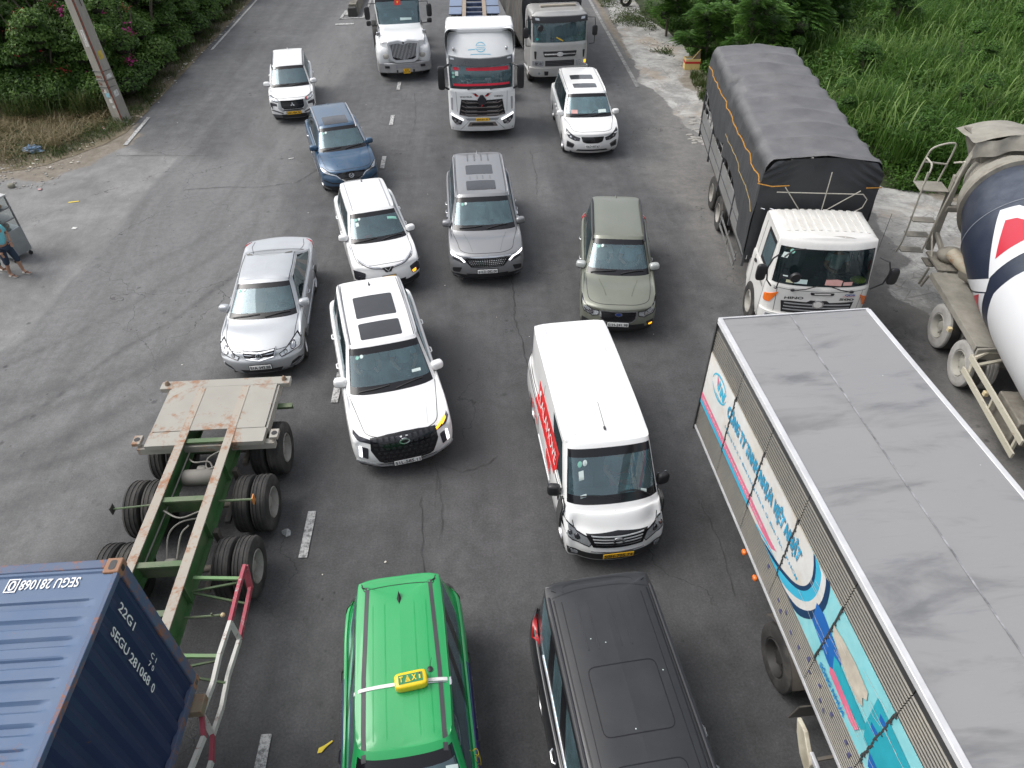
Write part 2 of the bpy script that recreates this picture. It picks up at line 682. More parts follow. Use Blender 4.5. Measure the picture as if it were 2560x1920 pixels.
def car_rings(P):
 """control rings of a passenger car. front at -y, +x = image right"""
 L, W, H = P['L'], P['W'], P['H']
 w = W / 2
 yf, yr = -L / 2, L / 2
 bow = P.get('bow', .13)
 zh, zc = P['zh'], P['zc']
 yc, yt = yf + P['cowl'], yf + P['wst']
 wr = P.get('wr', w * .70)           # half width of roof at glass top
 wb = P.get('wb', w - .09)           # half width at belt / side glass base
 wc = P.get('wc', w * .84)
 zb = P.get('zb', zc + .02)
 zbr = P.get('zbr', zb + .06)
 yrr = yr - P['roofend']             # rear end of roof
 yb = yr - P['glassend']             # rear glass base
 zd = P.get('zd', zbr)               # deck height at tail
 zg = P.get('zg', zd + .03)          # rear glass base height
 z0 = P.get('z0', .22)
 fc = P.get('fc', .34)               # front corner set back
 nose = P.get('nose', .10)           # hood edge set back from bumper
 ya = [yf, yf + .02 + bow * .2, yf + .06 + bow * .75, yf + fc, yf + .82, yc + .1, 0, 0, 0, yr - .62, yr - .2, yr - .05, yr]
 y6, y9 = yc + .25, yr - .62
 for k in range(3):
  ya[6 + k] = y6 + (y9 - y6) * (k + 1) / 4 + .1
 xa = [0, .46 * w, .78 * w, .965 * w, w, w, w, w, w, .99 * w, .93 * w, .55 * w, 0]
 belt = [zh, zh, zh - .005, zh - .02, (zh + zc) / 2 + .0, zc - .05, zb - .04, zb - .03, zb - .02, zbr - .03, (zbr + zd) / 2 - .02, zd - .04, zd - .03]
 def ring(fx, z, dy=None, fy=0):
  out = []
  for i in range(13):
   s = -1 if i > 6 else 1
   d = (dy[i] if dy else 0)
   zz = z[i] if isinstance(z, (list, tuple)) else z
   out.append((xa[i] * fx, ya[i] + d, zz))
  return out
 fr = [1, 1, 1, .6, 0, 0, 0, 0, 0, 0, -.6, -1, -1]
 rings = [
  ring(.93, z0, [f * .10 for f in fr]),
  ring(.975, z0 + .13, [f * .015 for f in fr]),
  ring(1.0, z0 + .36, [f * P.get('chin', 0.0) for f in fr]),
  ring(.995, [z - (.13 if i < 3 else .17) for i, z in enumerate(belt)], [f * .02 + (nose * .35 if i < 3 else 0) for i, f in enumerate(fr)]),
  ring(.965, [z - (.015 if i < 4 else 0) for i, z in enumerate(belt)], [f * .02 + (nose if i < 3 else (nose * .4 if i == 3 else 0)) for i, f in enumerate(fr)]),
 ]
 r5 = []
 cr = P.get('crown', .035)
 base6 = [(0, yc, zc + .02), (.48 * wc, yc + .02, zc + .018), (.80 * wc, yc + .075, zc + .01), (wc, yc + .17, zc),
   (wc + .028, yc + .26, zc + .0), (wb - .0, yc + .40, zc + .015)]
 for i in range(13):
  if i <= 3:
   a = rings[4][i]
   b = base6[i]
   t = .5
   r5.append((a[0] * (1 - t) + b[0] * t, a[1] * (1 - t) + b[1] * t, a[2] * (1 - t) + b[2] * t + cr))
  elif i == 4:
   a, b = rings[4][4], base6[4]
   r5.append((a[0] * .45 + b[0] * .55, a[1] * .5 + b[1] * .5, a[2] * .5 + b[2] * .5 + .015))
  elif i == 5:
   r5.append((wb + .025, yc + .28, zc - .01))
  elif i <= 9:
   zz = zb if i < 9 else zbr
   r5.append((wb + .02, ya[i], zz - .005))
  else:
   a = rings[4][i]
   b = {10: (.86 * wb, yb - .03, zg), 11: (.5 * wb, yb, zg + .005), 12: (0, yb, zg + .01)}[i]
   r5.append((a[0] * .5 + b[0] * .5, a[1] * .5 + b[1] * .5, a[2] * .5 + b[2] * .5 + .01))
 rings.append(r5)
 r6 = list(base6)
 for i in range(6, 10):
  zz = zb if i < 9 else zbr
  yy = ya[i]
  if i == 9:
   yy = min(ya[9], yb - P.get('dpil', .28))
  elif i == 8:
   yy = min(ya[8], yb - P.get('dpil', .28) - .5)
  r6.append((wb - (.01 if i == 9 else 0), yy, zz + .012))
 r6 += [(.87 * wb, yb - .06, zg + .0), (.5 * wb, yb - .0, zg + .01), (0, yb + .0, zg + .02)]
 rings.append(r6)
 Ht = H - P.get('drop', .05)         # glass top at windscreen
 gs = H - P.get('gside', .13)
 y5, y9b = yt + .30, yrr - P.get('dtop', .28)
 r7 = [(0, yt, Ht), (.5 * wr, yt + .012, Ht - .005), (.84 * wr, yt + .05, Ht - .02), (.985 * wr, yt + .11, Ht - .045), (wr + .02, yt + .19, Ht - .07), (wr + .035, y5, gs)]
 for k in range(1, 4):
  r7.append((wr + .045, y5 + (y9b - y5) * k / 4, gs))
 r7 += [(wr + .03, y9b, gs - .01), (.92 * wr, yrr - .03, H - P.get('rdrop', .12)), (.55 * wr, yrr, H - P.get('rdrop', .12) + .01), (0, yrr, H - P.get('rdrop', .12) + .015)]
 rings.append(r7)
 r8 = []
 for i, p in enumerate(r7):
  x, y, z = p
  if i <= 3:
   r8.append((x * .965, y + .07, z + .022))
  elif i <= 9:
   r8.append((x - .045, y + (.06 if i < 6 else 0), H - P.get('edge', .055)))
  else:
   r8.append((x * .96, y - .10, H - .055))
 rings.append(r8)
 ys = [r8[0][1] + .12]
 yend = r8[12][1] - .10
 tt = [0, .02, .05, .09, .14, .24, .40, .57, .74, .86, .94, .98, 1]
 r9 = []
 r10 = []
 for i in range(13):
  yy = ys[0] + (yend - ys[0]) * tt[i]
  fore = max(0, .25 - tt[i]) * 4
  aft = max(0, tt[i] - .75) * 4
  z = H - .035 * fore ** 2 - P.get('rfall', .03) * aft ** 2
  r10.append((0, yy, z))
  x8, y8, z8 = r8[i]
  r9.append((x8 * .60, y8 * .6 + yy * .4, (z - .012)))
 rings.append(r9)
 rings.append(r10)
 return rings
WHEELS = {}
def wheel_meshes(r, wd, spokes, style='alloy'):
 key = (round(r, 3), round(wd, 3), spokes, style)
 if key in WHEELS:
  return WHEELS[key]
 ri = r * .66
 h = wd / 2
 t = MB().lathe([(h * .75, ri * .97), (h, ri + .01), (h, r - .05), (h * .85, r - .012), (h * .5, r), (-h * .5, r), (-h * .85, r - .012), (-h, r - .05), (-h, ri), (-h * .7, ri * .95)], 'x', n=32)
 rim = MB().lathe([(h * .86, ri), (h * .95, ri - .012), (h * .55, ri - .03), (-h * .3, ri - .035)], 'x', n=32)
 rim.lathe([(h * .25, .001), (h * .3, .075), (h * .1, .09)], 'x', n=12)
 for k in range(spokes):
  a = 2 * math.pi * k / spokes
  d = Vector((0, math.cos(a), math.sin(a)))
  e = Vector((0, -math.sin(a), math.cos(a)))
  p0, p1 = d * .05, d * (ri - .025)
  w0, w1 = .032, .05
  vs = []
  for p, ww in ((p0, w0), (p1, w1)):
   for sx, se in ((h * .18, -1), (h * .18, 1), (h * .62, 1), (h * .62, -1)):
    vs.append(Vector((sx, 0, 0)) + p + e * ww * se)
  rim.add(vs, [(0, 1, 2, 3), (7, 6, 5, 4), (0, 4, 5, 1), (1, 5, 6, 2), (2, 6, 7, 3), (3, 7, 4, 0)])
 disc = MB().lathe([(-h * .25, .001), (-h * .25, ri)], 'x', n=24)
 out = (t.mesh('tyre'), rim.mesh('rim'), disc.mesh('brake_disc'))
 for me, m in zip(out, (RUBBER, SILVERRIM, BLACK)):
  me.materials.append(m)
  me.polygons.foreach_set('use_smooth', [True] * len(me.polygons))
  me.set_sharp_from_angle(angle=R(35))
 WHEELS[key] = out
 return out
def add_wheel(parent, x, y, r, wd, spokes=5, steer=0):
 t, rm, ds = wheel_meshes(r, wd, spokes)
 o = place('wheel', t, None, parent, smooth=False, loc=(x, y, r), rot=(0, 0, (math.pi if x < 0 else 0) + steer))
 place('rim', rm, None, o, smooth=False)
 place('brake_disc', ds, None, o, smooth=False)
 return o
SKIN = pm('skin', (.36, .20, .13), .55, var=.1)
HAIR = pm('black_hair', (.012, .011, .010), .6)
def skinmesh(joints, edges, sub=2):
 """joints: list of (pos, radius); continuous body via Skin modifier"""
 me = bpy.data.meshes.new('figure')
 me.from_pydata([j[0] for j in joints], edges, [])
 o = bpy.data.objects.new('figure', me)
 COL.objects.link(o)
 o.modifiers.new('skin', 'SKIN')
 lay = me.skin_vertices[0] if me.skin_vertices else None
 for i, j in enumerate(joints):
  rr = j[1] if isinstance(j[1], tuple) else (j[1], j[1])
  lay.data[i].radius = rr
  lay.data[i].use_root = (i == 0)
 if sub:
  sm = o.modifiers.new('sub', 'SUBSURF')
  sm.levels = sub
  sm.render_levels = sub
 bpy.context.view_layer.update()
 dg = bpy.context.evaluated_depsgraph_get()
 m2 = bpy.data.meshes.new_from_object(o.evaluated_get(dg))
 bpy.data.objects.remove(o)
 return m2
def seated_person(label, loc, rz, shirt, trousers=(.02, .025, .04), lap=None, hold=.40):
 """driver: facing -y local, seat surface at z=0 of the empty"""
 t = thing('person', label, 'person', loc, rz)
 sm = pm('shirt_%d' % len(MATS), shirt, .85, var=.15, vscale=25)
 tm = pm('trousers_%d' % len(MATS), trousers, .9)
 J = [((0, 0, .08), (.15, .12)), ((0, .04, .30), (.15, .11)), ((0, .05, .48), (.17, .11)), ((0, .04, .56), (.07, .06)), ((0, .02, .63), (.055, .055)),
  ((0, 0, .72), (.085, .095)), ((0, 0, .79), (.07, .08))]
 E_ = [(0, 1), (1, 2), (2, 3), (3, 4), (4, 5), (5, 6)]
 for sx in (-1, 1):
  k = len(J)
  J += [((sx * .19, .04, .50), .06), ((sx * .26, -.06, .27), .048), ((sx * .17, -.30, .27), .036), ((sx * .14, -hold, .30), .03), ((sx * .13, -hold - .07, .32), .028)]
  E_ += [(2, k), (k, k + 1), (k + 1, k + 2), (k + 2, k + 3), (k + 3, k + 4)]
  k = len(J)
  J += [((sx * .10, -.02, .06), .10), ((sx * .14, -.42, .10), .075), ((sx * .14, -.52, -.25), .05), ((sx * .14, -.62, -.36), .045)]
  E_ += [(0, k), (k, k + 1), (k + 1, k + 2), (k + 2, k + 3)]
 place('body', skinmesh(J, E_), SKIN, t)
 JS = [((0, 0, .10), (.165, .13)), ((0, .04, .30), (.165, .125)), ((0, .05, .48), (.18, .12)), ((0, .045, .53), (.10, .09))]
 ES = [(0, 1), (1, 2), (2, 3)]
 for sx in (-1, 1):
  k = len(JS)
  JS += [((sx * .19, .04, .50), .072), ((sx * .24, -.02, .34), .062)]
  ES += [(2, k), (k, k + 1)]
 place('shirt', skinmesh(JS, ES), sm, t)
 JT = [((0, 0, .06), (.17, .13))]
 ET = []
 for sx in (-1, 1):
  k = len(JT)
  JT += [((sx * .10, -.04, .07), .11), ((sx * .14, -.42, .10), .088), ((sx * .14, -.50, -.22), .065)]
  ET += [(0, k), (k, k + 1), (k + 1, k + 2)]
 place('trousers', skinmesh(JT, ET), tm, t)
 hb = MB().blob((0, .02, .775), (.088, .10, .085), .95)
 place('hair', hb.mesh('hair'), HAIR, t)
 fb = MB().blob((0, -.095, .70), (.012, .018, .02), 1).blob((-.03, -.085, .725), (.012, .008, .008), 1).blob((.03, -.085, .725), (.012, .008, .008), 1)
 place('face', fb.mesh('face'), SKIN, t)
 return t
class Car:
 def __init__(s, P, name, label, paintmat, loc, rz, cat='car', group=None, glass=None, side=None, rimspokes=5, seats=None, roofmat=None, cladding=None, cabin=True, lining=None):
  s.P = P
  L, W = P['L'], P['W']
  s.root = thing(name, label, cat, (loc[0], loc[1], 0), rz, group)
  yf = -L / 2
  r = P.get('wheel_r', .34)
  s.wy = (yf + P.get('fo', .92), yf + P.get('fo', .92) + P['wb_len'])
  s.S = Shell(P['rings'] if 'rings' in P else car_rings(P), n=5, arches=s.wy, arch_r=r + .045, wheel_z=r, arch_xmin=W * .30)
  S = s.S
  rr, cc = S.rr, S.cc
  wind = (rr > 6) & (rr < 7) & (cc < 3)
  sideg = (rr > 6) & (rr < 7) & (cc > 5) & (cc < 9)
  rear = (rr > 6) & (rr < 7) & (cc > 10) & (P.get('rearglass', 1) > 0)
  if P.get('sideend'):
   sideg = (rr > 6) & (rr < 7) & (cc > 5) & (cc < P['sideend'])
  body = ~(wind | sideg | rear)
  glass = glass or glassmat('windscreen_glass')
  side = side or glassmat('side_glass', (.20, .23, .23), .0, dust=.03, fm=.8)
  if roofmat:
   rf = body & (rr > 7)
   S.part(rf, 'roof', roofmat, s.root)
   body = body & ~rf
  if cladding:
   cl = body & (rr < 1.2)
   S.part(cl, 'cladding', cladding, s.root)
   body = body & ~cl
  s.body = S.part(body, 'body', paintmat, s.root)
  lm = lining or LINING
  S.part((rr > 8.2) | (rr < 5.6), 'lining', lm, s.root, off=-.035)
  inn = wind & (cc < 2.78) & (rr > 6.2) & (rr < 6.81)
  S.part(inn, 'windscreen', glass, s.root)
  S.part(wind & ~inn, 'windscreen_border', GLOSSBLACK, s.root)
  pil = (np.abs(cc - 7) < .11) | ((cc - 5) < .12) & (P.get('sail', 0) > 0)
  if P.get('sideend', 9) > 8:
   pil = pil | (np.abs(cc - 8) < .11)
  se = P.get('sideend', 9)
  for sgn in (-1, 1):
   for a_, b_ in ((5, 7), (7, 8), (8, 9)):
    S.part(sideg & ~pil & (S.sgn == sgn) & (cc > a_) & (cc < b_), 'side_window', side, s.root)
   for a_ in ((7, 8) if se > 8 else (7,)):
    S.part(sideg & pil & (S.sgn == sgn) & (np.abs(cc - a_) < .3), 'window_pillar', GLOSSBLACK, s.root)
  ri = rear & (cc > 10.15) & (rr > 6.1)
  S.part(ri, 'rear_window', DARKGLASS, s.root)
  S.part(rear & ~ri, 'rear_window_border', GLOSSBLACK, s.root)
  ub = MB().b2(-W / 2 + .24, W / 2 - .24, yf + .25, L / 2 - .2, .2, .62)
  obj('underbody', ub, BLACK, s.root, smooth=False)
  wx = W / 2 - .15
  for k, y in enumerate(s.wy):
   for sx in (-1, 1):
    add_wheel(s.root, sx * wx, y, r, .225, rimspokes, P.get('steer', 0) if k == 0 else 0)
  zc, yc = P['zc'], yf + P['cowl']
  if cabin:
   sm = seats or SEAT_D
   db = MB().prism([(yc + .02, zc - .06), (yc + .34, zc - .03), (yc + .50, zc - .12), (yc + .52, zc - .35), (yc + .02, zc - .35)], 'x', -W / 2 + .2, W / 2 - .2)
   db.b2(-W / 2 + .15, W / 2 - .15, yc + .4, L / 2 - .5, .40, .47)
   obj('dashboard', db, LINING if not P.get('lightdash') else sm, s.root, bevel=.02)
   tt = [(math.cos(a) * .18, math.sin(a) * .18) for a in [i * math.pi / 8 for i in range(17)]]
   sw = MB().tube([(.36 + a, yc + .66 - b * .45, zc - .10 + b * .88) for a, b in tt], .016, 6, cap=False)
   sw.box((.36, yc + .67, zc - .10), (.16, .04, .09), rx=-.4)
   obj('steering_wheel', sw, BLACK, s.root)
   zs = zc - .42
   for row in range(P.get('rows', 2)):
    yy = yc + 1.28 + row * .88
    for sx in ((-1, 1) if row == 0 else (-1, 0, 1)):
     xx = sx * (.37 if row == 0 else .40)
     st = MB().blob((xx, yy - .24, zs), (.25, .27, .10), .5)
     st.blob((xx, yy + .06, zs + .32), (.25, .10, .36), .5)
     st.blob((xx, yy + .10, zs + .72), (.14, .06, .11), .6)
     obj('seat', st, sm, s.root)
  s.L, s.W, s.yf, s.yc, s.zc = L, W, yf, yc, zc
  s.xm = W / 2
 # ---- frequently used details
 def mirrors(s, mat, y=None, z=None, tip=None, size=(.125, .085, .085), arm=BLACK, lower=None):
  y = s.yc + .42 if y is None else y
  z = s.zc + .07 if z is None else z
  tip = tip or s.W / 2 + .11
  for sx in (-1, 1):
   cx = sx * (tip - size[0])
   mb = MB().blob((cx, y, z), size, .62, 16, 10, rz=sx * .22)
   o = obj('side_mirror', mb, mat, s.root)
   if lower:
    obj('mirror_base', MB().blob((cx, y + .005, z - size[2] * .45), (size[0] * .98, size[1] * .98, size[2] * .6), .62, 16, 8, rz=sx * .22), lower, o)
   a = MB().tube([(sx * (s.W / 2 - .12), y + .06, z - .07), (cx - sx * size[0] * .3, y + .02, z - .06)], .03, 8)
   obj('mirror_arm', a, arm, o)
   g = MB().box((cx, y + size[1] * .93, z), (size[0] * 1.5, .008, size[2] * 1.3), rz=sx * .22)
   obj('mirror_glass', g, CHROME, o, smooth=False)
 def plate(s, txt, z=.50, mat=None, w=.52, h=.11, x=0, two=None, frame=True):
  p, n = s.S.hit('front', x, z)
  y = p.y - .022
  b = MB().box((x, y, z), (w, .012, h))
  o = obj('number_plate', b, mat or PLATE_W, s.root, bevel=.004)
  if frame:
   obj('plate_frame', MB().box((x, y + .010, z), (w + .03, .012, h + .03)), BLACK, s.root, bevel=.004)
  if two:
   text('lettering', two[0], BLACKTXT, o, (x, y - .006, z + h * .22), (1, 0, 0), (0, 0, 1), w * .62, h * .34, bold=.015)
   text('lettering', two[1], BLACKTXT, o, (x, y - .006, z - h * .22), (1, 0, 0), (0, 0, 1), w * .86, h * .38, bold=.015)
  else:
   text('lettering', txt, BLACKTXT, o, (x, y - .006, z), (1, 0, 0), (0, 0, 1), w * .92, h * .72, bold=.018)
  return o
 def wipers(s, pts=None):
  S = s.S
  yc, W = s.yc, s.W
  pts = pts or [[(.06, yc + .04), (.30, yc + .10), (.62, yc + .18)], [(-.66, yc + .12), (-.35, yc + .10), (-.05, yc + .12)]]
  for q in pts:
   mb = S.wire('top', [tuple(v) for v in crline([Vector(a) for a in q], 4)], .011, 5, off=.012)
   obj('wiper', mb, BLACK, s.root)
 def rails(s, mat, y0, y1, x=None, r=.017, h=.02, x1=None):
  S = s.S
  x = x or s.P.get('wr', s.W * .35) - .035
  x1 = x if x1 is None else x1
  for sx in (-1, 1):
   m = 9
   pts = []
   for i in range(m + 1):
    y = y0 + (y1 - y0) * i / m
    p, n = S.hit('top', sx * (x + (x1 - x) * i / m), y)
    e = min(1, min(i, m - i) / 1.0)
    pts.append(p + Vector((0, 0, r * .6 + h * e)))
   obj('roof_rail', MB().tube(pts, r, 8), mat, s.root)
 def fin(s, y, mat, big=1.0):
  p, n = s.S.hit('top', 0, y)
  mb = MB()
  k = len(mb.v)
  l, w_, h = .085 * big, .028 * big, .065 * big
  mb.add([(0, y - l, p.z), (w_, y, p.z - .004), (0, y + l, p.z - .004), (-w_, y, p.z - .004), (0, y + l * .75, p.z + h), (0, y + l * .1, p.z + h * .55)],
   [(0, 1, 5), (1, 4, 5), (1, 2, 4), (0, 5, 3), (3, 5, 4), (2, 3, 4)])
  obj('antenna_fin', mb, mat, s.root)
 def roofline(s, x, y0, y1, w=.012, mat=None, name='roof_seam', x1=None):
  x1 = x if x1 is None else x1
  s.S.seam('top', [(x, y0), ((x + x1) / 2, (y0 + y1) / 2), (x1, y1)], s.root, w=w, mat=mat or BLACK, name=name)
 def hoodlines(s, inner=None):
  S = s.S
  yf, yc, W = s.yf, s.yc, s.W
  S.seam('top', [(0, yf + .17), (.40, yf + .20), (.66, yf + .34), (.74, yf + .62), (W * .425, yc + .05), (W * .43, yc + .16)], s.root, name='bonnet_seam')
 def creases(s, pts, w=.03, mat=None):
  s.S.seam('top', pts, s.root, w=w, mat=mat, name='bonnet_crease', off=.002)
 def doors(s, ys, z0=.34, handles=None, hmat=None):
  S = s.S
  P = s.P
  zb = P.get('zb', P['zc'] + .02)
  for side in ('left', 'right'):
   for y in ys:
    S.seam(side, [(y, z0), (y + .01, zb - .06)], s.root, w=.014, sym=False, name='door_seam', smooth=False)
   S.seam(side, [(ys[0], z0), (ys[-1], z0)], s.root, w=.014, sym=False, name='door_seam', smooth=False)
   sx = 1 if side == 'left' else -1
   for y in (handles or []):
    p, n = S.hit(side, y, zb - .12)
    mb = MB().tube([(p.x - sx * .005, y - .09, p.z), (p.x + sx * .03, y - .06, p.z), (p.x + sx * .03, y + .06, p.z), (p.x - sx * .005, y + .09, p.z)], .016, 6)
    obj('door_handle', mb, hmat or CHROME, s.root)
 def stickers(s, x=-.52, dy=None, n=2, sq=False):
  S = s.S
  y0 = s.yf + s.P['wst'] - .12
  yy = y0
  for k in range(n):
   S.decal('inspection_sticker', 'top', circ((x + k * .085, yy), .036, .03), STICK_G if k % 2 == 0 else STICK_W, s.root, off=.006, skirt=.003)
  if sq:
   S.decal('toll_sticker', 'top', [(x - .03, yy - .16), (x + .05, yy - .16), (x + .05, yy - .07), (x - .03, yy - .07)], STICK_W, s.root, off=.006, skirt=.003)
 def worldpt(s, x, y, z):
  return s.root.matrix_basis @ Vector((x, y, z))
# setting
def jag(pts, amp, step=.5, seed=0, closed=True):
 """roughen a closed outline"""
 out = []
 from mathutils import noise as mn_
 m = len(pts)
 for i in range(m if closed else m - 1):
  a, b = Vector(pts[i]), Vector(pts[(i + 1) % m])
  d = (b - a).length
  k = max(1, int(d / step))
  if d > 30:
   k = 1
  for j in range(k):
   q = a.lerp(b, j / k)
   t = (b - a).normalized()
   nn = Vector((-t.y, t.x))
   f = mn_.noise(Vector((q.x * 1.1, q.y * 1.1, seed))) + .5 * mn_.noise(Vector((q.x * 3.1, q.y * 3.1, seed + 5)))
   q = q + nn * f * amp * (0 if d > 30 else 1)
   out.append((q.x, q.y))
 return out
def asphalt(name, dark, light, tint=(1, 1, 1), far=True, streak=(0, 0), brown=0.0, spots=1.0):
 b = NB(name)
 p = b.coord('Object')
 sp = b.n('ShaderNodeSeparateXYZ')
 b.l(p, sp.inputs[0])
 fine = b.noise(p, 26, 6, .85)
 grit = b.voro(p, 38, out='Distance')
 med = b.noise(p, 2.1, 7, .72, .3)
 big = b.noise(p, .22, 4, .6, .4)
 lanes = b.noise(b.mapping(p, (1.6, .10, 1)), 1.0, 4, .6)
 ang = b.noise(b.mapping(p, (1.0, .22, 1), rot=(0, 0, R(38))), .8, 7, .72, .8)
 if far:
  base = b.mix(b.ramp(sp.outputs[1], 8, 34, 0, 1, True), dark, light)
 else:
  base = b.mix(b.ramp(big, .3, .7), dark, light)
 f = b.ramp(big, .3, .72, .84, 1.14)
 f = b.math('MULTIPLY', f, b.ramp(med, .28, .72, .70, 1.32))
 f = b.math('MULTIPLY', f, b.ramp(fine, .25, .75, .50, 1.5))
 f = b.math('MULTIPLY', f, b.ramp(lanes, .3, .7, 1 - streak[0], 1 + streak[0]))
 f = b.math('MULTIPLY', f, b.ramp(ang, .3, .7, 1 - streak[1], 1 + streak[1] * .8))
 c = b.val(f, base)
 if far:
  def at_(n_):
   q = b.n('ShaderNodeAttribute')
   q.attribute_name = n_
   return q.outputs['Fac']
  brk = b.ramp(b.noise(p, 5, 6, .75), .3, .7, .55, 1.25)
  c = b.mix(b.math('MULTIPLY', at_('pale'), brk), c, b.val(b.math('MULTIPLY', b.ramp(fine, .2, .8, .72, 1.3), b.ramp(ang, .3, .7, .74, 1.22)), (.165, .163, .160)))
  c = b.mix(b.math('MULTIPLY', at_('dust'), brk), c, b.val(b.math('MULTIPLY', b.ramp(fine, .2, .8, .72, 1.3), b.ramp(med, .3, .7, .80, 1.2)), (.165, .158, .148)))
  grn = b.math('MULTIPLY', b.math('MULTIPLY', b.ramp(fine, .2, .8, .66, 1.34), b.ramp(med, .3, .7, .82, 1.16)), b.ramp(ang, .3, .7, .86, 1.12))
  c = b.mix(at_('apron'), c, b.val(grn, b.mix(b.ramp(b.noise(p, .5, 6, .7, .5), .4, .7), (.225, .222, .216), (.150, .147, .141))))
  n1 = b.noise(p, .55, 8, .75, .8)
  cc_ = b.mix(b.ramp(n1, .36, .62, 0, 1, True), (.46, .45, .42), (.25, .243, .228))
  cc_ = b.val(b.math('MULTIPLY', b.ramp(b.noise(p, 3, 7, .8), .25, .75, .68, 1.25), b.ramp(fine, .2, .8, .8, 1.2)), cc_)
  cc_ = b.mix(b.ramp(b.noise(p, .9, 7, .8, 1.5), .58, .70, 0, .7, True), cc_, (.11, .107, .10))
  cc_ = b.mix(b.ramp(b.noise(b.mapping(p, loc=(7, 3, 0)), .35, 5, .7), .50, .68, 0, .6, True), cc_, (.34, .265, .19))
  vd = b.n('ShaderNodeTexVoronoi', feature='DISTANCE_TO_EDGE')
  vd.inputs['Scale'].default_value = 1.7
  b.l(b.mapping(p, (1, 1.6, 1)), vd.inputs['Vector'])
  cc_ = b.mix(b.math('MULTIPLY', b.ramp(vd.outputs['Distance'], .035, .008, 0, .4), b.ramp(b.noise(p, .3, 3), .53, .60, 0, 1)), cc_, (.08, .075, .07))
  edge = b.ramp(b.math('ADD', at_('conc'), b.math('MULTIPLY', b.math('SUBTRACT', b.noise(p, 6, 6, .8), .5), .9)), .35, .65, 0, 1, True)
  c = b.mix(edge, c, cc_)
  sl = b.ramp(b.math('ADD', at_('dirt'), b.math('MULTIPLY', b.math('SUBTRACT', b.noise(p, 4, 6, .8), .5), 1.1)), .35, .75, 0, .92, True)
  c = b.mix(sl, c, b.mix(b.ramp(b.noise(p, 2.4, 7, .8), .35, .7), (.13, .11, .08), (.27, .235, .19)))
  c = b.mix(b.math('MULTIPLY', at_('damp'), b.ramp(med, .25, .6, .45, 1)), c, (.040, .040, .041))
 gs = b.math('MULTIPLY', b.ramp(grit, .12, .06, 0, 1), b.ramp(b.noise(p, 9, 3), .5, .7, 0, .35))
 c = b.mix(gs, c, (.26, .26, .25))
 dots = b.ramp(b.voro(b.mapping(p, (1, .8, 1)), 5.5), .16, .07, 0, 1)
 d2 = b.ramp(b.voro(p, 2.3), .17, .08, 0, 1)
 cl = b.ramp(b.noise(p, .55, 3), .50, .66, 0, 1)
 dd = b.math('MULTIPLY', b.math('MAXIMUM', dots, d2), cl)
 c = b.mix(b.math('MULTIPLY', dd, .62 * spots), c, (.022, .021, .021))
 if brown:
  bn = b.ramp(b.noise(p, .5, 6, .7, .5), .42, .68, 0, brown, True)
  c = b.mix(bn, c, (.19, .165, .13))
 cr = b.n('ShaderNodeTexVoronoi', feature='DISTANCE_TO_EDGE')
 cr.inputs['Scale'].default_value = .23
 wob = b.n('ShaderNodeVectorMath', operation='ADD')
 nz = b.n('ShaderNodeTexNoise')
 nz.inputs['Scale'].default_value = 1.6
 nz.inputs['Detail'].default_value = 6
 b.l(p, nz.inputs['Vector'])
 scl = b.n('ShaderNodeVectorMath', operation='SCALE')
 b.l(nz.outputs['Color'], scl.inputs[0])
 scl.inputs['Scale'].default_value = 1.1
 b.l(p, wob.inputs[0])
 b.l(scl.outputs[0], wob.inputs[1])
 b.l(wob.outputs[0], cr.inputs['Vector'])
 ck = b.math('MULTIPLY', b.ramp(cr.outputs['Distance'], .0030, .0012, 0, .6), b.ramp(b.noise(p, .16, 2), .50, .56, 0, 1))
 c = b.mix(ck, c, (.02, .02, .02))
 c = b.mix(1.0, c, tint, 'MULTIPLY')
 b.color(b.mix(1.0, c, (.99, 1.0, 1.015), 'MULTIPLY'))
 b.l(b.ramp(med, .3, .7, .74, .95), b.b.inputs['Roughness'])
 b.b.inputs['Specular IOR Level'].default_value = .35
 b.bump(b.math('ADD', fine, b.math('MULTIPLY', grit, .6)), .5, .012)
 MATS[name] = b.m
 return b.m
def npmesh(name, V, F):
 me = bpy.data.meshes.new(name)
 V = np.asarray(V, np.float32)
 F = np.asarray(F, np.int32)
 me.vertices.add(len(V))
 me.vertices.foreach_set('co', V.ravel())
 me.loops.add(F.size)
 me.loops.foreach_set('vertex_index', F.ravel())
 me.polygons.add(len(F))
 me.polygons.foreach_set('loop_start', np.arange(0, F.size, F.shape[1], dtype=np.int32))
 me.update(calc_edges=True)
 return me
SOIL = NB('dry_soil')
p_ = SOIL.coord('Object')
n_ = SOIL.noise(p_, 1.1, 8, .75, .5)
c_ = SOIL.mix(SOIL.ramp(n_, .35, .68), (.12, .095, .06), (.24, .20, .145))
c_ = SOIL.mix(SOIL.ramp(SOIL.noise(p_, 14, 5, .7), .45, .7, 0, .6), c_, (.08, .085, .035))
SOIL.color(c_)
SOIL.b.inputs['Roughness'].default_value = .95
SOIL.bump(SOIL.noise(p_, 12, 6, .7), .8, .05)
SOILM = SOIL.m
GRD = NB('weedy_ground')
p_ = GRD.coord('Object')
n_ = GRD.noise(p_, .8, 8, .75)
GRD.color(GRD.mix(GRD.ramp(n_, .35, .65), (.018, .035, .010), (.05, .06, .022)))
GRD.b.inputs['Roughness'].default_value = .95
struct(flatpoly('ground', [(-400, -300), (400, -300), (400, 700), (-400, 700)], -.06, GRD.m))
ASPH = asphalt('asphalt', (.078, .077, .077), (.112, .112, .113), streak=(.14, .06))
GX, GY = np.arange(-32, 28.01, .14), np.arange(-6, 62.01, .14)
XX, YY = np.meshgrid(GX, GY, indexing='ij')
PQ = np.stack([XX.ravel(), YY.ravel()], 1)
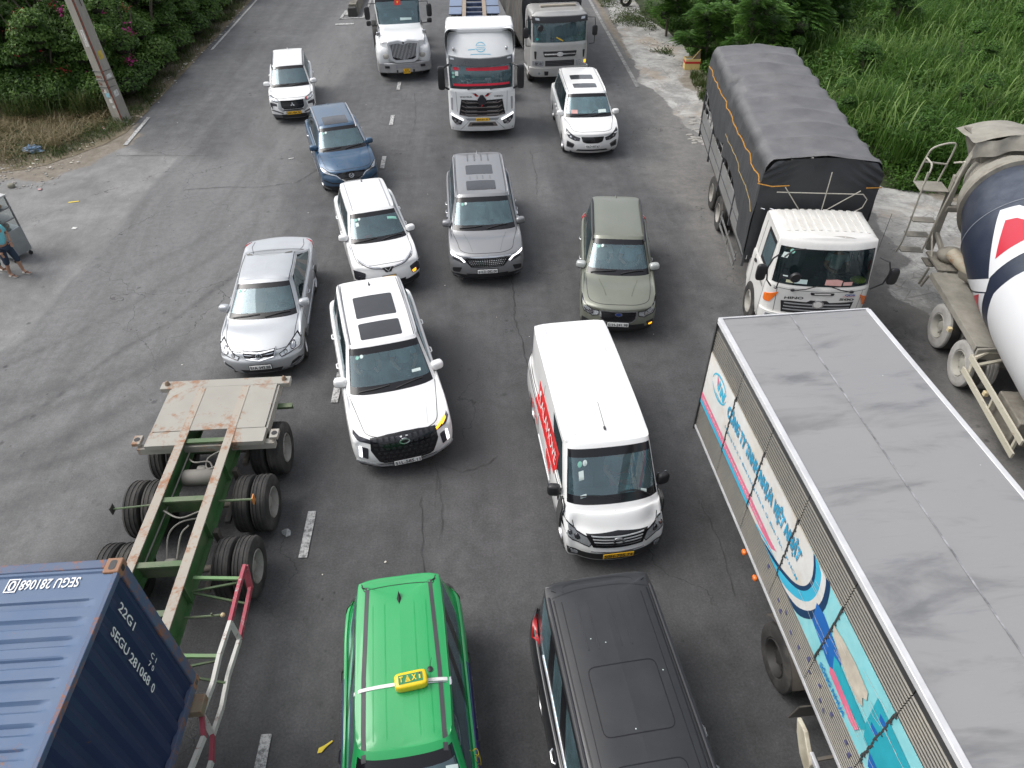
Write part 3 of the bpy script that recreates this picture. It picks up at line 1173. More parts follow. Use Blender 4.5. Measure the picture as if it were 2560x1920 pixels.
def fbm(P, s, seed=0, oct=4):
 v = np.zeros(len(P))
 r_ = np.random.default_rng(seed)
 am = 1.0
 for o in range(oct):
  for k in range(3):
   a = r_.uniform(0, 6.28)
   f = s * 2 ** o * r_.uniform(.7, 1.3)
   v += am / 3 * np.sin(f * (P[:, 0] * math.cos(a) + P[:, 1] * math.sin(a)) + r_.uniform(0, 6.28) + 1.5 * np.sin(f * .6 * (P[:, 0] * math.sin(a) - P[:, 1] * math.cos(a))))
  am *= .55
 return v
def pdist(P, pts, closed=True):
 """distance to outline, negative inside"""
 d = np.full(len(P), 1e9)
 m = len(pts)
 for i in range(m if closed else m - 1):
  a, b = np.array(pts[i], float), np.array(pts[(i + 1) % m], float)
  ab = b - a
  t = np.clip(((P - a) @ ab) / (ab @ ab), 0, 1)
  d = np.minimum(d, np.linalg.norm(P - a - t[:, None] * ab, axis=1))
 if closed:
  d = np.where(inpoly(P, pts), -d, d)
 return d
def inpoly(P, poly):
 x, y = P[:, 0], P[:, 1]
 ins = np.zeros(len(P), bool)
 m = len(poly)
 for i in range(m):
  x0, y0 = poly[i]
  x1, y1 = poly[(i + 1) % m]
  c = ((y0 > y) != (y1 > y)) & (x < (x1 - x0) * (y - y0) / (y1 - y0 + 1e-12) + x0)
  ins ^= c
 return ins
def soft(pts, w_, amp, seed=0, closed=True, half=0):
 d = pdist(PQ, pts, closed) - half + fbm(PQ, 1.3, seed) * amp
 t = np.clip(.5 - d / w_, 0, 1)
 return t * t * (3 - 2 * t)
m_pale = .9 * soft([(-10.9, 25.3), (-9.6, 24.8), (-8.6, 28), (-7.6, 45), (-5.7, 45), (-6.0, 30), (-6.2, 24), (-5.7, 19), (-6.0, 14), (-7.2, 10), (-8.4, 5), (-9, -8), (-32, -8), (-32, 22), (-13.5, 26)], 1.6, .45, 1)
m_pale = np.maximum(m_pale, .8 * soft([(-7.6, 66), (-5.6, 66), (-5.5, 42), (-6.2, 30), (-8.2, 26), (-8.8, 28), (-8.0, 34), (-7.4, 44)], .5, .12, 2))
m_pale = np.maximum(m_pale, .5 * soft([(1.2, 66), (2.2, 66), (2.2, 20), (1.2, 18)], 1.5, .3, 4))
m_dust = soft([(7.0, 66), (7.1, 34), (6.7, 28), (6.0, 22), (6.3, 16), (7.6, 9), (9.6, 3), (12, -8), (45, -8), (45, 66)], 1.3, .45, 3)
m_damp = np.zeros(len(PQ))
for k, (q_, w_) in enumerate((([(-9.9, 10.2), (-9.2, 10.5), (-8.5, 11.3), (-7.8, 11.9), (-7.4, 11.9), (-8.0, 11.2), (-8.5, 10.5), (-9.3, 9.9)], .3), ([(-7.1, 9.5), (-6.6, 10.4), (-6.0, 10.9), (-6.3, 10.1), (-6.5, 9.2)], .3), ([(-7.2, 7.0), (-6.6, 7.7), (-6.2, 8.3), (-6.3, 7.4), (-6.8, 6.7)], .3),
       ([(9.4, 14.0), (10.6, 13.9), (11.0, 12.6), (9.9, 10.6), (8.9, 12)], .8), ([(-5.6, 43.6), (-5.0, 43.9), (-4.9, 43.3), (-5.5, 43.2)], .3), ([(-1.1, 13.4), (-.45, 13), (-.4, 11.8), (-1.1, 12)], 1.2), ([(-.9, 10.6), (.2, 10.2), (.1, 9.2), (-1.0, 9.4)], 1.2))):
 m_damp = np.maximum(m_damp, (.5 if k < 3 else 1) * soft(q_, w_ * 2, .12, 20 + k))
for k, (q_, w_, f_) in enumerate((([(-5.8, 19.2), (-6.3, 17.6), (-7.1, 16.2), (-7.8, 14.8), (-8.8, 13.4), (-9.6, 11.8), (-10.3, 10.9), (-12, 9.4)], .09, .7), ([(-6.9, 19.6), (-7.6, 17.9), (-8.7, 16.2), (-9.8, 14.6), (-11.2, 13.2), (-13, 12)], .14, .4),
        ([(-7.4, 13.4), (-8.3, 12.4), (-9.6, 11.5), (-11.5, 10.6)], .25, .5), ([(-6.3, 12.2), (-7.2, 11.0), (-8.6, 10.0), (-10.5, 9.3), (-14, 8)], .2, .55), ([(-6, 15.2), (-7.4, 13.6), (-9.2, 12.4), (-12, 11.6)], .3, .35),
        ([(-8, 9.6), (-10, 8.4), (-14, 7)], .3, .4), ([(-7, 21.5), (-8.2, 19), (-9.7, 17)], .2, .3), ([(-1.3, 40), (-1.35, 6)], .5, .25), ([(1.2, 40), (1.3, 4)], .5, .22), ([(3.0, 40), (3.1, 4)], .5, .2), ([(4.9, 40), (5.0, 8)], .5, .2), ([(-2.6, 36), (-2.7, 4)], .3, .2))):
 m_damp = np.maximum(m_damp, f_ * soft([tuple(v) for v in crline([Vector(a) for a in q_], 5)], w_ * 2.2, w_ * .35, 40 + k, False, w_ * .5))
APR = [(-10.72, 24.98), (-10.95, 22.6), (-11.02, 18.4), (-11.25, 15.8), (-11.3, 14.0), (-14, 11.5), (-22, 8), (-40, 6), (-40, 26), (-16.5, 23.9), (-15.2, 24.6), (-13.6, 26.4), (-12.9, 25.9), (-11.9, 25.3)]
m_apron = soft(APR, .12, .03, 60)
CNC = [(7.9, 66), (7.7, 40.4), (7.5, 33.4), (7.7, 28.5), (8.2, 26.2), (8.6, 24.2), (9.6, 22.6), (11.0, 20.6), (12.0, 19.0), (11.6, 16.2), (10.6, 14.8), (11.4, 13.4), (13.2, 11.8), (45, 9), (45, 66)]
m_conc = soft(CNC, .45, .28, 61)
m_soil = np.maximum(soft([(-40, 22.9), (-17, 22.9), (-14.6, 23.6), (-12.9, 25.6), (-12.9, 27), (-14, 30), (-40, 30)], 1.1, .35, 62), .8 * soft([(8.6, 30.6), (9.6, 30.4), (10.8, 27), (12.6, 22.4), (15, 19.6), (24, 18), (40, 30), (10, 34)], 1.0, .5, 63))
m_soil = np.maximum(m_soil, .75 * soft([(7.2, 66), (7.2, 40), (7.35, 35), (7.6, 35), (7.7, 42), (7.9, 66)], .3, .1, 64))
nx_, ny_ = len(GX), len(GY)
ii = np.arange(nx_ * ny_).reshape(nx_, ny_)
FQ = np.stack([ii[:-1, :-1], ii[1:, :-1], ii[1:, 1:], ii[:-1, 1:]], -1).reshape(-1, 4)
cen = PQ[FQ].mean(1)
keep = inpoly(cen, [(-40, -9), (40, -9), (40, 24), (14, 24), (12.5, 30), (11.5, 70), (-14.3, 70), (-14.3, 27.2), (-17, 25.4), (-40, 25.4)])
fa, fc_ = m_apron[FQ].mean(1) > .5, m_conc[FQ].mean(1) > .5
for gn_, sel in (('road', keep & ~fa & ~fc_), ('pavement_apron', keep & fa), ('concrete_verge', keep & fc_ & ~fa)):
 u_, inv_ = np.unique(FQ[sel].ravel(), return_inverse=True)
 zz = np.where((m_conc[u_] > .5) | (m_apron[u_] > .5), .006, 0)[:, None]
 me_ = npmesh(gn_, np.concatenate([PQ[u_], zz * 0], 1), inv_.reshape(-1, 4))
 for nm_, arr in (('pale', m_pale), ('dust', m_dust), ('damp', m_damp), ('apron', m_apron), ('conc', m_conc), ('dirt', m_soil)):
  at = me_.attributes.new(nm_, 'FLOAT', 'POINT')
  at.data.foreach_set('value', arr[u_].astype(np.float32))
 struct(place(gn_, me_, ASPH, smooth=False))
struct(flatpoly('road', [(-13.3, 61.9), (8.4, 61.9), (8.4, 300), (-13.3, 300)], -.002, ASPH))
struct(flatpoly('road', [(-90, -60), (60, -60), (60, -5.9), (-90, -5.9)], -.002, ASPH))
CRACKM = pm('crack_fill', (.042, .041, .040), .9)
def crack(pts, w=.018, seed=0):
 r_ = random.Random(seed)
 q = []
 for i in range(len(pts) - 1):
  a, b = Vector(pts[i]), Vector(pts[i + 1])
  m = max(2, int((b - a).length / .12))
  for k in range(m):
   p = a.lerp(b, k / m)
   q.append((p.x + r_.uniform(-.03, .03), p.y + r_.uniform(-.02, .02)))
 q.append(pts[-1])
 ws = [w * r_.uniform(.4, 1.5) for _ in q]
 return struct(flatpoly('road_crack', ribbon(q, ws), .0205, CRACKM))
for i, pts in enumerate(([(.76, 17.2), (.76, 16.4), (.78, 15.3), (.75, 14.2), (.85, 13.5), (.9, 12.75), (1.0, 12.0)],
      [(-1.4, 9.4), (-1.1, 9.5), (-.55, 9.2), (0, 9.44), (.15, 9.61)],
      [(-1.35, 8.6), (-1.3, 8.1), (-1.27, 7.5), (-1.2, 6.9), (-1.3, 6.2)],
      [(-13.0, 25.15), (-11.5, 25.1), (-10.7, 25.0), (-9.7, 24.9)],
      [(-9.7, 22.2), (-8.4, 22.3), (-7.3, 22.2), (-6.1, 22.5), (-5.5, 23.6)],
      [(-7.6, 41), (-6.2, 41.2), (-5.0, 41.1)], [(-7.5, 36.8), (-6.3, 36.6), (-5.2, 36.9)],
      [(-2.6, 31), (-2.4, 28), (-2.5, 25.5)], [(1.9, 24.5), (1.95, 22.5), (1.85, 21)], [(3.9, 8.2), (4.0, 7.2), (3.95, 6.2)],
      [(8.6, 33.4), (8.7, 31.9), (9.6, 31.5), (10.2, 31.5)])):
 crack(pts, seed=i, w=.016 if i in (0, 3, 4) else .010)
for k in range(5):
 x_ = -1.75 + .12 * k
 crack([(x_ + .2, 12.5 - k * .8), (x_ + .35, 11.5 - k * .8), (x_ + .3, 10.8 - k * .8)], w=.009, seed=30 + k)
LINE = NB('worn_road_paint')
p_ = LINE.coord('World')
n_ = LINE.noise(p_, 14, 7, .8)
LINE.color(LINE.mix(LINE.ramp(n_, .42, .56), (.16, .16, .16), (.50, .50, .49)))
LINE.b.inputs['Roughness'].default_value = .85
LINEM = LINE.m
dash0 = None
for k in range(0, 16):
 yb = 31.39 + 12 - 4.0 * k
 if yb < -2:
  continue
 me = MB().add([(a, b, 0) for a, b in jag([(-.075, 0), (.075, 0), (.075, 1.02), (-.075, 1.02)], .012, .12, k)], [])
 pts = jag([(-.075, 0), (.075, 0), (.075, 1.02), (-.075, 1.02)], .012, .12, k)
 flat = MB().add([(a - 3.34, b + yb, .024) for a, b in pts], [tuple(range(len(pts)))])
 struct(obj('lane_dash', flat, LINEM, smooth=False))
FAINT = NB('faint_road_paint')
p_ = FAINT.coord('World')
n_ = FAINT.noise(p_, 3, 8, .8)
FAINT.color(FAINT.mix(FAINT.ramp(n_, .40, .60), (.13, .13, .13), (.33, .33, .32)))
FAINT.b.inputs['Roughness'].default_value = .9
for (y0, y1, w_) in ((26.1, 28.9, .15), (38, 70, .12)):
 pts = jag([(-13.05 - w_ / 2, y0), (-13.05 + w_ / 2, y0), (-13.12 + w_ / 2, y1), (-13.12 - w_ / 2, y1)], .012, .3, 4)
 struct(flatpoly('edge_line', pts, .024, LINEM))
struct(flatpoly('edge_line', jag([(6.95, 31), (7.12, 31), (7.18, 75), (7.04, 75)], .02, .4, 5), .024, FAINT.m))
for pts in ([(-7.5, 43.35), (-6.05, 43.5), (-6.05, 43.65), (-7.45, 43.5)], [(-6.2, 43.6), (-6.05, 43.6), (-6.0, 62), (-6.15, 62)], [(-7.45, 43.4), (-7.3, 43.4), (-7.2, 45.2), (-7.35, 45.2)],
   [(-7.5, 42.1), (-6.5, 42.15), (-6.5, 42.45), (-7.5, 42.4)], [(-7.3, 44.2), (-6.9, 44.2), (-6.7, 45), (-7.2, 45)]):
 struct(flatpoly('hatch_marking', pts, .024, LINEM))
db = thing('road_divider', 'stained concrete divider ending in a dark block between white road markings', 'divider', (-6.75, 44.0, 0))
DIVM = pm('stained_divider_concrete', (.24, .22, .18), .9, var=.25, dirt=(.06, .055, .05), dirtamt=.6)
obj('divider_wall', MB().prism([(-.28, 0), (.28, 0), (.20, .55), (-.20, .55)], 'y', .25, 30), DIVM, db)
obj('end_block', MB().prism([(-.26, 0), (.26, 0), (.22, .45), (-.22, .45)], 'y', -.15, .24), pm('dark_end_block', (.05, .048, .045), .8), db, bevel=.03)
struct(flatpoly('verge_soil', jag([(-60, 24.6), (-16.6, 24.0), (-15.2, 24.5), (-13.9, 26.2), (-13.45, 27.4), (-13.4, 30.8), (-13.35, 90), (-60, 90)], .15, seed=12), .012, SOILM))
struct(flatpoly('verge_soil', jag([(10.5, 60), (9.6, 43), (10.5, 37), (10.3, 31.5), (11.2, 27), (13.2, 20.8), (17, 19.8), (60, 17), (60, 90), (10.5, 90)], .2, seed=13), .012, GRD.m))
# foliage
def leafmat(name, cols, trans=.3):
 b = NB(name)
 g = b.n('ShaderNodeNewGeometry')
 ri = g.outputs['Random Per Island']
 p = b.coord('World')
 big = b.noise(p, .7, 3, .6)
 t = b.math('ADD', b.math('MULTIPLY', ri, .6), b.ramp(big, .3, .7, 0, .4))
 cr = b.n('ShaderNodeValToRGB')
 el = cr.color_ramp.elements
 el[0].position = 0
 el[0].color = lin(cols[0])
 el[1].position = 1
 el[1].color = lin(cols[-1])
 for i, c in enumerate(cols[1:-1]):
  e = cr.color_ramp.elements.new((i + 1) / (len(cols) - 1))
  e.color = lin(c)
 b.l(t, cr.inputs[0])
 b.l(cr.outputs[0], b.b.inputs['Base Color'])
 b.b.inputs['Roughness'].default_value = .5
 b.b.inputs['Specular IOR Level'].default_value = .3
 tl_ = b.n('ShaderNodeBsdfTranslucent')
 b.l(cr.outputs[0], tl_.inputs[0])
 mx_ = b.n('ShaderNodeMixShader')
 mx_.inputs[0].default_value = trans
 b.l(b.b.outputs[0], mx_.inputs[1])
 b.l(tl_.outputs[0], mx_.inputs[2])
 b.l(mx_.outputs[0], b.out.inputs[0])
 return b.m
def leaves(P, Nrm, size, rg, asp=.55, fold=.25):
 """one pointed leaf (2 quads folded at midrib -> 1 rhombus quad) per point"""
 n = len(P)
 d = Nrm + rg.normal(0, .55, (n, 3))
 d /= np.linalg.norm(d, axis=1, keepdims=True)
 r = rg.normal(0, 1, (n, 3))
 t = np.cross(d, r)
 t /= np.linalg.norm(t, axis=1, keepdims=True)
 b = np.cross(d, t)
 s = (size * rg.uniform(.6, 1.4, n))[:, None]
 V = np.stack([P - t * s * .5, P + b * s * asp * .5 + d * s * .08, P + t * s * .5, P - b * s * asp * .5 + d * s * .08], 1)
 F = np.arange(4 * n).reshape(n, 4)
 return V.reshape(-1, 3), F
def lumps(rg, n, R_, H_, base=.3):
 """crown made of overlapping lumps; returns centres/radii"""
 out = []
 for i in range(n):
  a = rg.uniform(0, 2 * math.pi)
  q = math.sqrt(rg.uniform(0, 1)) * R_ * .75
  z = base + rg.uniform(.1, 1) * (H_ - base)
  q *= (1 - .45 * (z / H_) ** 2)
  out.append((q * math.cos(a), q * math.sin(a), z, R_ * rg.uniform(.28, .45)))
 return out
def crown(rg, n, L_, size, sq=.8):
 P, Nn = [], []
 k = rg.integers(0, len(L_), n)
 L_ = np.array(L_)
 v = rg.normal(0, 1, (n, 3))
 v[:, 2] = np.abs(v[:, 2]) * .9 + v[:, 2] * .25
 v /= np.linalg.norm(v, axis=1, keepdims=True)
 rr_ = L_[k, 3] * rg.uniform(.55, 1.12, n) ** .7
 P = L_[k, :3] + v * rr_[:, None] * [1, 1, sq]
 P[:, 2] = np.maximum(P[:, 2], .05)
 Nn = v + [0, 0, .5]
 return leaves(P, Nn, size, rg)
rg = np.random.default_rng(5)
HEDGE = leafmat('hedge_leaf', [(.030, .065, .018), (.060, .125, .026), (.10, .19, .036), (.18, .28, .06)], .35)
BARK = pm('grey_bark', (.12, .10, .08), .9, var=.3)
FLOW = leafmat('magenta_bract', [(.22, .015, .12), (.40, .03, .22), (.45, .06, .10)], .3)
FLOWR = leafmat('red_bract', [(.35, .02, .02), (.45, .06, .06), (.5, .12, .12)], .3)
CORE = pm('dark_crown_core', (.018, .022, .010), .95)  # near-black solid lumps filling the inside of the crowns
protos = []
for v_ in range(4):
 L_ = lumps(rg, 18, 2.0, 4.3 + .3 * v_, .25) + [(1.3 * math.cos(a), 1.3 * math.sin(a), .75, .95) for a in range(6)]
 V, F = crown(rg, 21000, L_, .14)
 cm = npmesh('crown', V, F)
 cm.materials.append(HEDGE)
 co = MB()
 for (x, y, z, r_) in L_:
  co.blob((x, y, z), (r_ * .5, r_ * .5, r_ * .42), 1, 8, 6)
 com = co.mesh('crown_core')
 com.materials.append(CORE)
 tk = MB()
 for j in range(4):
  a = rg.uniform(0, 6.28)
  tk.tube([(0.1 * math.cos(a), .1 * math.sin(a), 0), (.3 * math.cos(a), .3 * math.sin(a), 1.2), (.8 * math.cos(a), .8 * math.sin(a), 2.6), (1.2 * math.cos(a), 1.2 * math.sin(a), 3.6)], .05, 6, rs=[.07, .055, .035, .012])
 tkm = tk.mesh('trunk')
 tkm.materials.append(BARK)
 bunch = []
 for j in range(13):
  x, y, z, r_ = L_[rg.integers(0, len(L_))]
  d = rg.normal(0, 1, 3)
  d[2] = abs(d[2])
  d /= np.linalg.norm(d)
  m = rg.integers(12, 60)
  bunch.append(np.array([x, y, z]) + d * r_ * 1.05 + rg.normal(0, .13, (m, 3)))
 Pb = np.concatenate(bunch)
 V, F = leaves(Pb, np.tile([0, 0, 1.0], (len(Pb), 1)), .11, rg, .8)
 fm_ = npmesh('flowers', V, F)
 fm_.materials.append(FLOW if v_ % 2 == 0 else FLOWR)
 protos.append((cm, com, tkm, fm_))
def shrub(name, label, x, y, s, rz, v_, flowers=True, group=None, cat='shrub', sz=None):
 t = thing(name, label, cat, (x, y, 0), rz, group)
 t.scale = (s, s, sz or s)
 for nm, me in zip(('crown', 'crown_core', 'trunk', 'flowers'), protos[v_]):
  if nm == 'flowers' and not flowers:
   continue
  o = bpy.data.objects.new(nm, me)
  COL.objects.link(o)
  o.parent = t
 return t
hr_ = random.Random(3)
spots = []
for i in range(13):
 spots.append((-15.3 + hr_.uniform(-.25, .2), 31.3 + i * 2.7, .86))
for i in range(4):
 spots.append((-17.6 - i * 2.6, 31.0 + hr_.uniform(-.4, .3), .92))
for r_ in range(1, 5):
 for i in range(8 if r_ < 3 else 6):
  spots.append((-15.4 - r_ * 2.5 + hr_.uniform(-.4, .4), 33.2 + i * 3.0 + hr_.uniform(-.5, .5), .98 + .05 * r_))
for i, (x, y, s) in enumerate(spots):
 front = (i in (0, 1, 13, 14, 15, 16))
 lab = {0: 'leafy bougainvillea bush right behind the leaning concrete pole', 13: 'bougainvillea bush with magenta flowers left of the concrete pole',
  14: 'bougainvillea bush over dry grass at the left edge', 1: 'green bush of the hedge just beyond the pole beside the road',
  }.get(i, 'green bougainvillea bush of the dense hedge left of the road')
 shrub('bougainvillea_shrub', lab, x, y, s, hr_.uniform(0, 6.28), i % 4, flowers=(i in (0, 1, 13, 14, 15, 16) or x < -17 or hr_.random() < .4), group='bushes of the hedge along the left side of the road')
def blades(rg, P, h, w, lean, segs=3, droop=.6, dirbias=None):
 """curved tapering blades; P n x 3 roots, h heights"""
 n = len(P)
 a = rg.uniform(0, 2 * math.pi, n)
 D = np.stack([np.cos(a), np.sin(a), np.zeros(n)], 1)
 if dirbias is not None:
  D += dirbias
  D /= np.linalg.norm(D, axis=1, keepdims=True)
 S = np.stack([-D[:, 1], D[:, 0], np.zeros(n)], 1)
 V = []
 for k in range(segs + 1):
  t = k / segs
  out = lean[:, None] * D * (t ** 1.6)
  z = h * (t - droop * t ** 3 * .5)
  c = P + out
  c = c.copy()
  c[:, 2] += z
  ww = (w * (1 - t) ** .7 * (.6 + .4 * min(1, 3 * t)))[:, None] + (.001)
  V += [c - S * ww, c + S * ww]
 V = np.stack(V, 1)
 F = []
 base = np.arange(n)[:, None] * (2 * (segs + 1))
 for k in range(segs):
  F.append(base + np.array([[2 * k, 2 * k + 1, 2 * k + 3, 2 * k + 2]]))
 F = np.stack(F, 1).reshape(-1, 4)
 return V.reshape(-1, 3), F
def scatter(rg, poly, n, clump=None, cn_=0, cr_=.5):
 xs = [p[0] for p in poly]
 ys = [p[1] for p in poly]
 out = []
 tot = 0
 if clump:
  cx = rg.uniform(min(xs), max(xs), cn_ * 3)
  cy = rg.uniform(min(ys), max(ys), cn_ * 3)
  C_ = np.stack([cx, cy], 1)
  C_ = C_[inpoly(C_, poly)][:cn_]
 while tot < n:
  m = n
  if clump:
   P = C_[rg.integers(0, len(C_), m)] + rg.normal(0, cr_, (m, 2))
  else:
   P = np.stack([rg.uniform(min(xs), max(xs), m), rg.uniform(min(ys), max(ys), m)], 1)
  P = P[inpoly(P, poly)]
  out.append(P)
  tot += len(P)
 P = np.concatenate(out)[:n]
 return np.concatenate([P, np.zeros((n, 1))], 1)
REED = leafmat('reed_blade', [(.028, .068, .014), (.058, .138, .022), (.095, .20, .032), (.17, .28, .065)], .4)
REEDD = leafmat('dry_reed_blade', [(.10, .075, .03), (.17, .12, .05), (.22, .16, .08)], .3)
GRS = leafmat('verge_grass_blade', [(.03, .06, .014), (.06, .095, .022), (.12, .12, .045)], .3)
STRAW = leafmat('straw_blade', [(.12, .095, .05), (.20, .16, .085), (.28, .23, .13)], .2)
rpoly_ = [(11.2, 29.5), (11.9, 26.0), (13.7, 21.2), (16.5, 20.2), (21, 18.6), (30, 15), (42, 15), (42, 62), (12.5, 62), (12.2, 40)]
def gz(P):
 """reeds stand on an uneven bank rising away from the road"""
 return .25 * np.sin(P[:, 0] * .9) * np.cos(P[:, 1] * .7) + .3 * np.sin(P[:, 0] * .31 + P[:, 1] * .23)
def reedset(name, poly, n, cn_, hmin, hmax, mat, label, cat='reeds', w=.016, cr_=.42, lean=(.2, .9)):
 P = scatter(rg, poly, n, True, cn_, cr_)
 hmap = .5 + .25 * np.sin(P[:, 0] * 1.3 + 1.7 * np.sin(P[:, 1] * .8)) + .35 * np.sin(P[:, 0] * .5 + 2.1 * np.sin(P[:, 1] * .4))
 h = (hmin + (hmax - hmin) * (.6 * np.clip(hmap * 1.6, 0, 1) + .4 * rg.uniform(0, 1, n)))
 z0 = rg.uniform(0, .65, n) * h
 P[:, 2] = z0
 V, F = blades(rg, P, h - z0 * .75, np.full(n, w) * rg.uniform(.6, 1.5, n), rg.uniform(lean[0], lean[1], n), 4, .9, dirbias=np.array([-.25, -.35, 0]))
 me = npmesh(name, V, F)
 o = place(name, me, mat, smooth=False)
 return tag(o, label, cat, kind='stuff')
near = [(11.2, 29.5), (11.9, 26.0), (13.7, 21.2), (16.5, 20.2), (21, 18.6), (30, 15), (34, 15), (34, 36), (11.8, 38)]
farp = [(11.8, 38), (34, 36), (42, 36), (42, 60), (12.5, 60)]
reedset('tall_reeds', near, 62000, 900, .8, 2.1, REED, 'dense tall green reeds filling the ground right of the tarpaulin truck')
reedset('tall_reeds', farp, 42000, 700, 1.0, 2.2, REED, 'far green reeds along the top right of the scene', w=.024)
dryp = [(25.5, 40), (30, 36.5), (42, 36), (42, 50), (31, 49), (25, 45)]
reedset('reed_stalks', near, 5200, 420, 1.5, 2.6, leafmat('pale_reed_blade', [(.10, .19, .04), (.17, .28, .07), (.24, .33, .11)], .4), 'pale arching reed tips standing above the green mass', w=.024)
reedset('dry_reeds', dryp, 20000, 160, 1.9, 2.9, REEDD, 'patch of dry brown reeds in the top right corner', w=.024, cr_=.5)
m = 110000
P = scatter(rg, rpoly_, m, True, 700, .5)
P[:, 2] = rg.uniform(.1, 1.0, m) ** .7 * np.clip(1.15 + .75 * np.sin(P[:, 0] * .8 + np.sin(P[:, 1])) * np.cos(P[:, 1] * .9 - P[:, 0] * .3), .3, 2)
V, F = leaves(P, np.tile([0, 0, 1.0], (m, 1)), .15, rg, .6)
tag(place('undergrowth', npmesh('undergrowth', V, F), leafmat('undergrowth_leaf', [(.022, .055, .012), (.05, .12, .02), (.10, .20, .035)], .35), smooth=False), 'broad leaved weeds growing low between the reeds', 'undergrowth', kind='stuff')
edgep = [(9.8, 44), (10.4, 37), (10.2, 32), (11.0, 28), (12.6, 21.6), (13.6, 20.5), (17.5, 19.0), (18, 20.6), (14.2, 22), (12.2, 28), (11.8, 33), (11.8, 44)]
m = 26000
P = scatter(rg, edgep, m, True, 150, .32)
P[:, 2] = rg.uniform(.03, 1, m) ** 1.3 * (.35 + .35 * np.sin(P[:, 1] * 1.7) ** 2)
V, F = leaves(P, np.tile([0, 0, 1.0], (m, 1)), .11, rg, .6)
tag(place('creeping_weeds', npmesh('creeping_weeds', V, F), leafmat('weed_leaf', [(.03, .075, .014), (.07, .155, .026), (.13, .25, .045)], .35), smooth=False), 'bright creeping weeds along the edge of the pale concrete', 'weeds', kind='stuff')
vp = [(7.9, 46), (8.0, 40.5), (8.0, 38.2), (9.0, 36.8), (9.4, 38), (9.4, 46)]
vp = [(7.4, 50), (7.6, 37), (9.6, 35), (10.2, 50)]
m = 4500
P = scatter(rg, vp, m, True, 16, .38)
P[:, 2] = rg.uniform(0, 1, m) ** 2 * .4 * (.3 + np.sin(P[:, 1] * 2.1) ** 2)
V, F = leaves(P, np.tile([0, 0, 1.0], (m, 1)), .09, rg, .5)
tag(place('creeping_weeds', npmesh('creeping_weeds', V, F), GRS, smooth=False), 'ragged green weeds around the old tyre by the road edge', 'weeds', kind='stuff')
P = scatter(rg, [(9.2, 29), (9.6, 32.2), (10.2, 33), (10.6, 30), (10.2, 27.6)], 3500, True, 9, .22)
V, F = blades(rg, P, rg.uniform(.12, .45, 3500), np.full(3500, .012), rg.uniform(.05, .25, 3500), 3)
tag(place('grass_tufts', npmesh('grass_tufts', V, F), GRS, smooth=False), 'green grass tufts beside the foam box', 'grass', kind='stuff')
vg = [(-26, 24.3), (-16.6, 24.1), (-15.2, 24.7), (-13.9, 26.4), (-13.5, 28), (-13.45, 31), (-13.5, 60), (-15.2, 60), (-15.5, 31), (-26, 30.5)]
m = 26000
P = scatter(rg, vg, m, True, 420, .30)
V, F = blades(rg, P, rg.uniform(.06, .42, m), np.full(m, .011), rg.uniform(.05, .40, m), 3)
tag(place('verge_grass', npmesh('verge_grass', V, F), GRS, smooth=False), 'patchy green grass on the verge around the concrete pole', 'grass', kind='stuff')
m = 15000
P = scatter(rg, [(-26, 24.6), (-16.6, 24.6), (-15.0, 26.0), (-14.4, 28), (-14.6, 30.5), (-26, 30.8)], m, True, 160, .40)
P[:, 2] = rg.uniform(0, .22, m)
V, F = blades(rg, P, rg.uniform(.0, .35, m), np.full(m, .010), rg.uniform(.2, .75, m), 3)
tag(place('dry_grass', npmesh('dry_grass', V, F), STRAW, smooth=False), 'flattened dry straw at the foot of the hedge', 'dry grass', kind='stuff')
m = 1200
P = scatter(rg, [(-19, 28.5), (-14.6, 28.8), (-14.4, 30.2), (-19, 30.2)], m, True, 14, .25)
V, F = blades(rg, P, rg.uniform(.7, 1.9, m), np.full(m, .014), rg.uniform(.2, .8, m), 4, .9)
tag(place('long_grass', npmesh('long_grass', V, F), GRS, smooth=False), 'long arching grass stalks left of the concrete pole', 'grass', kind='stuff')
def frond_tree(rg, H_, R_, nfr, droop=.5):
 L_ = lumps(rg, 12, R_, H_, .9)
 La = np.array(L_)
 Vs, Fs = [], []
 k = rg.integers(0, len(La), nfr)
 d = rg.normal(0, 1, (nfr, 3))
 d[:, 2] = np.abs(d[:, 2]) * .8
 d /= np.linalg.norm(d, axis=1, keepdims=True)
 root = La[k, :3] + d * La[k, 3:4] * rg.uniform(.4, 1.0, (nfr, 1))
 hd = d.copy()
 hd[:, 2] = .25
 hd += rg.normal(0, .35, (nfr, 3)) * [1, 1, .3]
 hd /= np.linalg.norm(hd, axis=1, keepdims=True)
 sd_ = np.cross(hd, [0, 0, 1.0])
 sd_ /= np.linalg.norm(sd_, axis=1, keepdims=True)
 ln = rg.uniform(.35, .70, nfr)
 nl = 7
 off = 0
 for j in range(nl):
  t = (j + .6) / nl
  c = root + hd * (ln * t)[:, None]
  c[:, 2] -= droop * ln * t * t
  for sg in (-1, 1):
   L2 = (ln * .34 * math.sin(math.pi * (.15 + .8 * t)))[:, None]
   tip = c + sd_ * sg * L2 + hd * L2 * .45
   tip[:, 2] -= L2[:, 0] * .35
   mid = (c + tip) / 2
   wv = hd * (L2 * .20)
   V = np.stack([c, mid + wv, tip, mid - wv], 1)
   Vs.append(V.reshape(-1, 3))
   Fs.append(np.arange(4 * nfr).reshape(nfr, 4) + off)
   off += 4 * nfr
 return np.concatenate(Vs), np.concatenate(Fs), L_
FR = leafmat('feathery_leaf', [(.028, .065, .018), (.055, .13, .026), (.10, .21, .038), (.18, .32, .055)], .35)
tprot = []
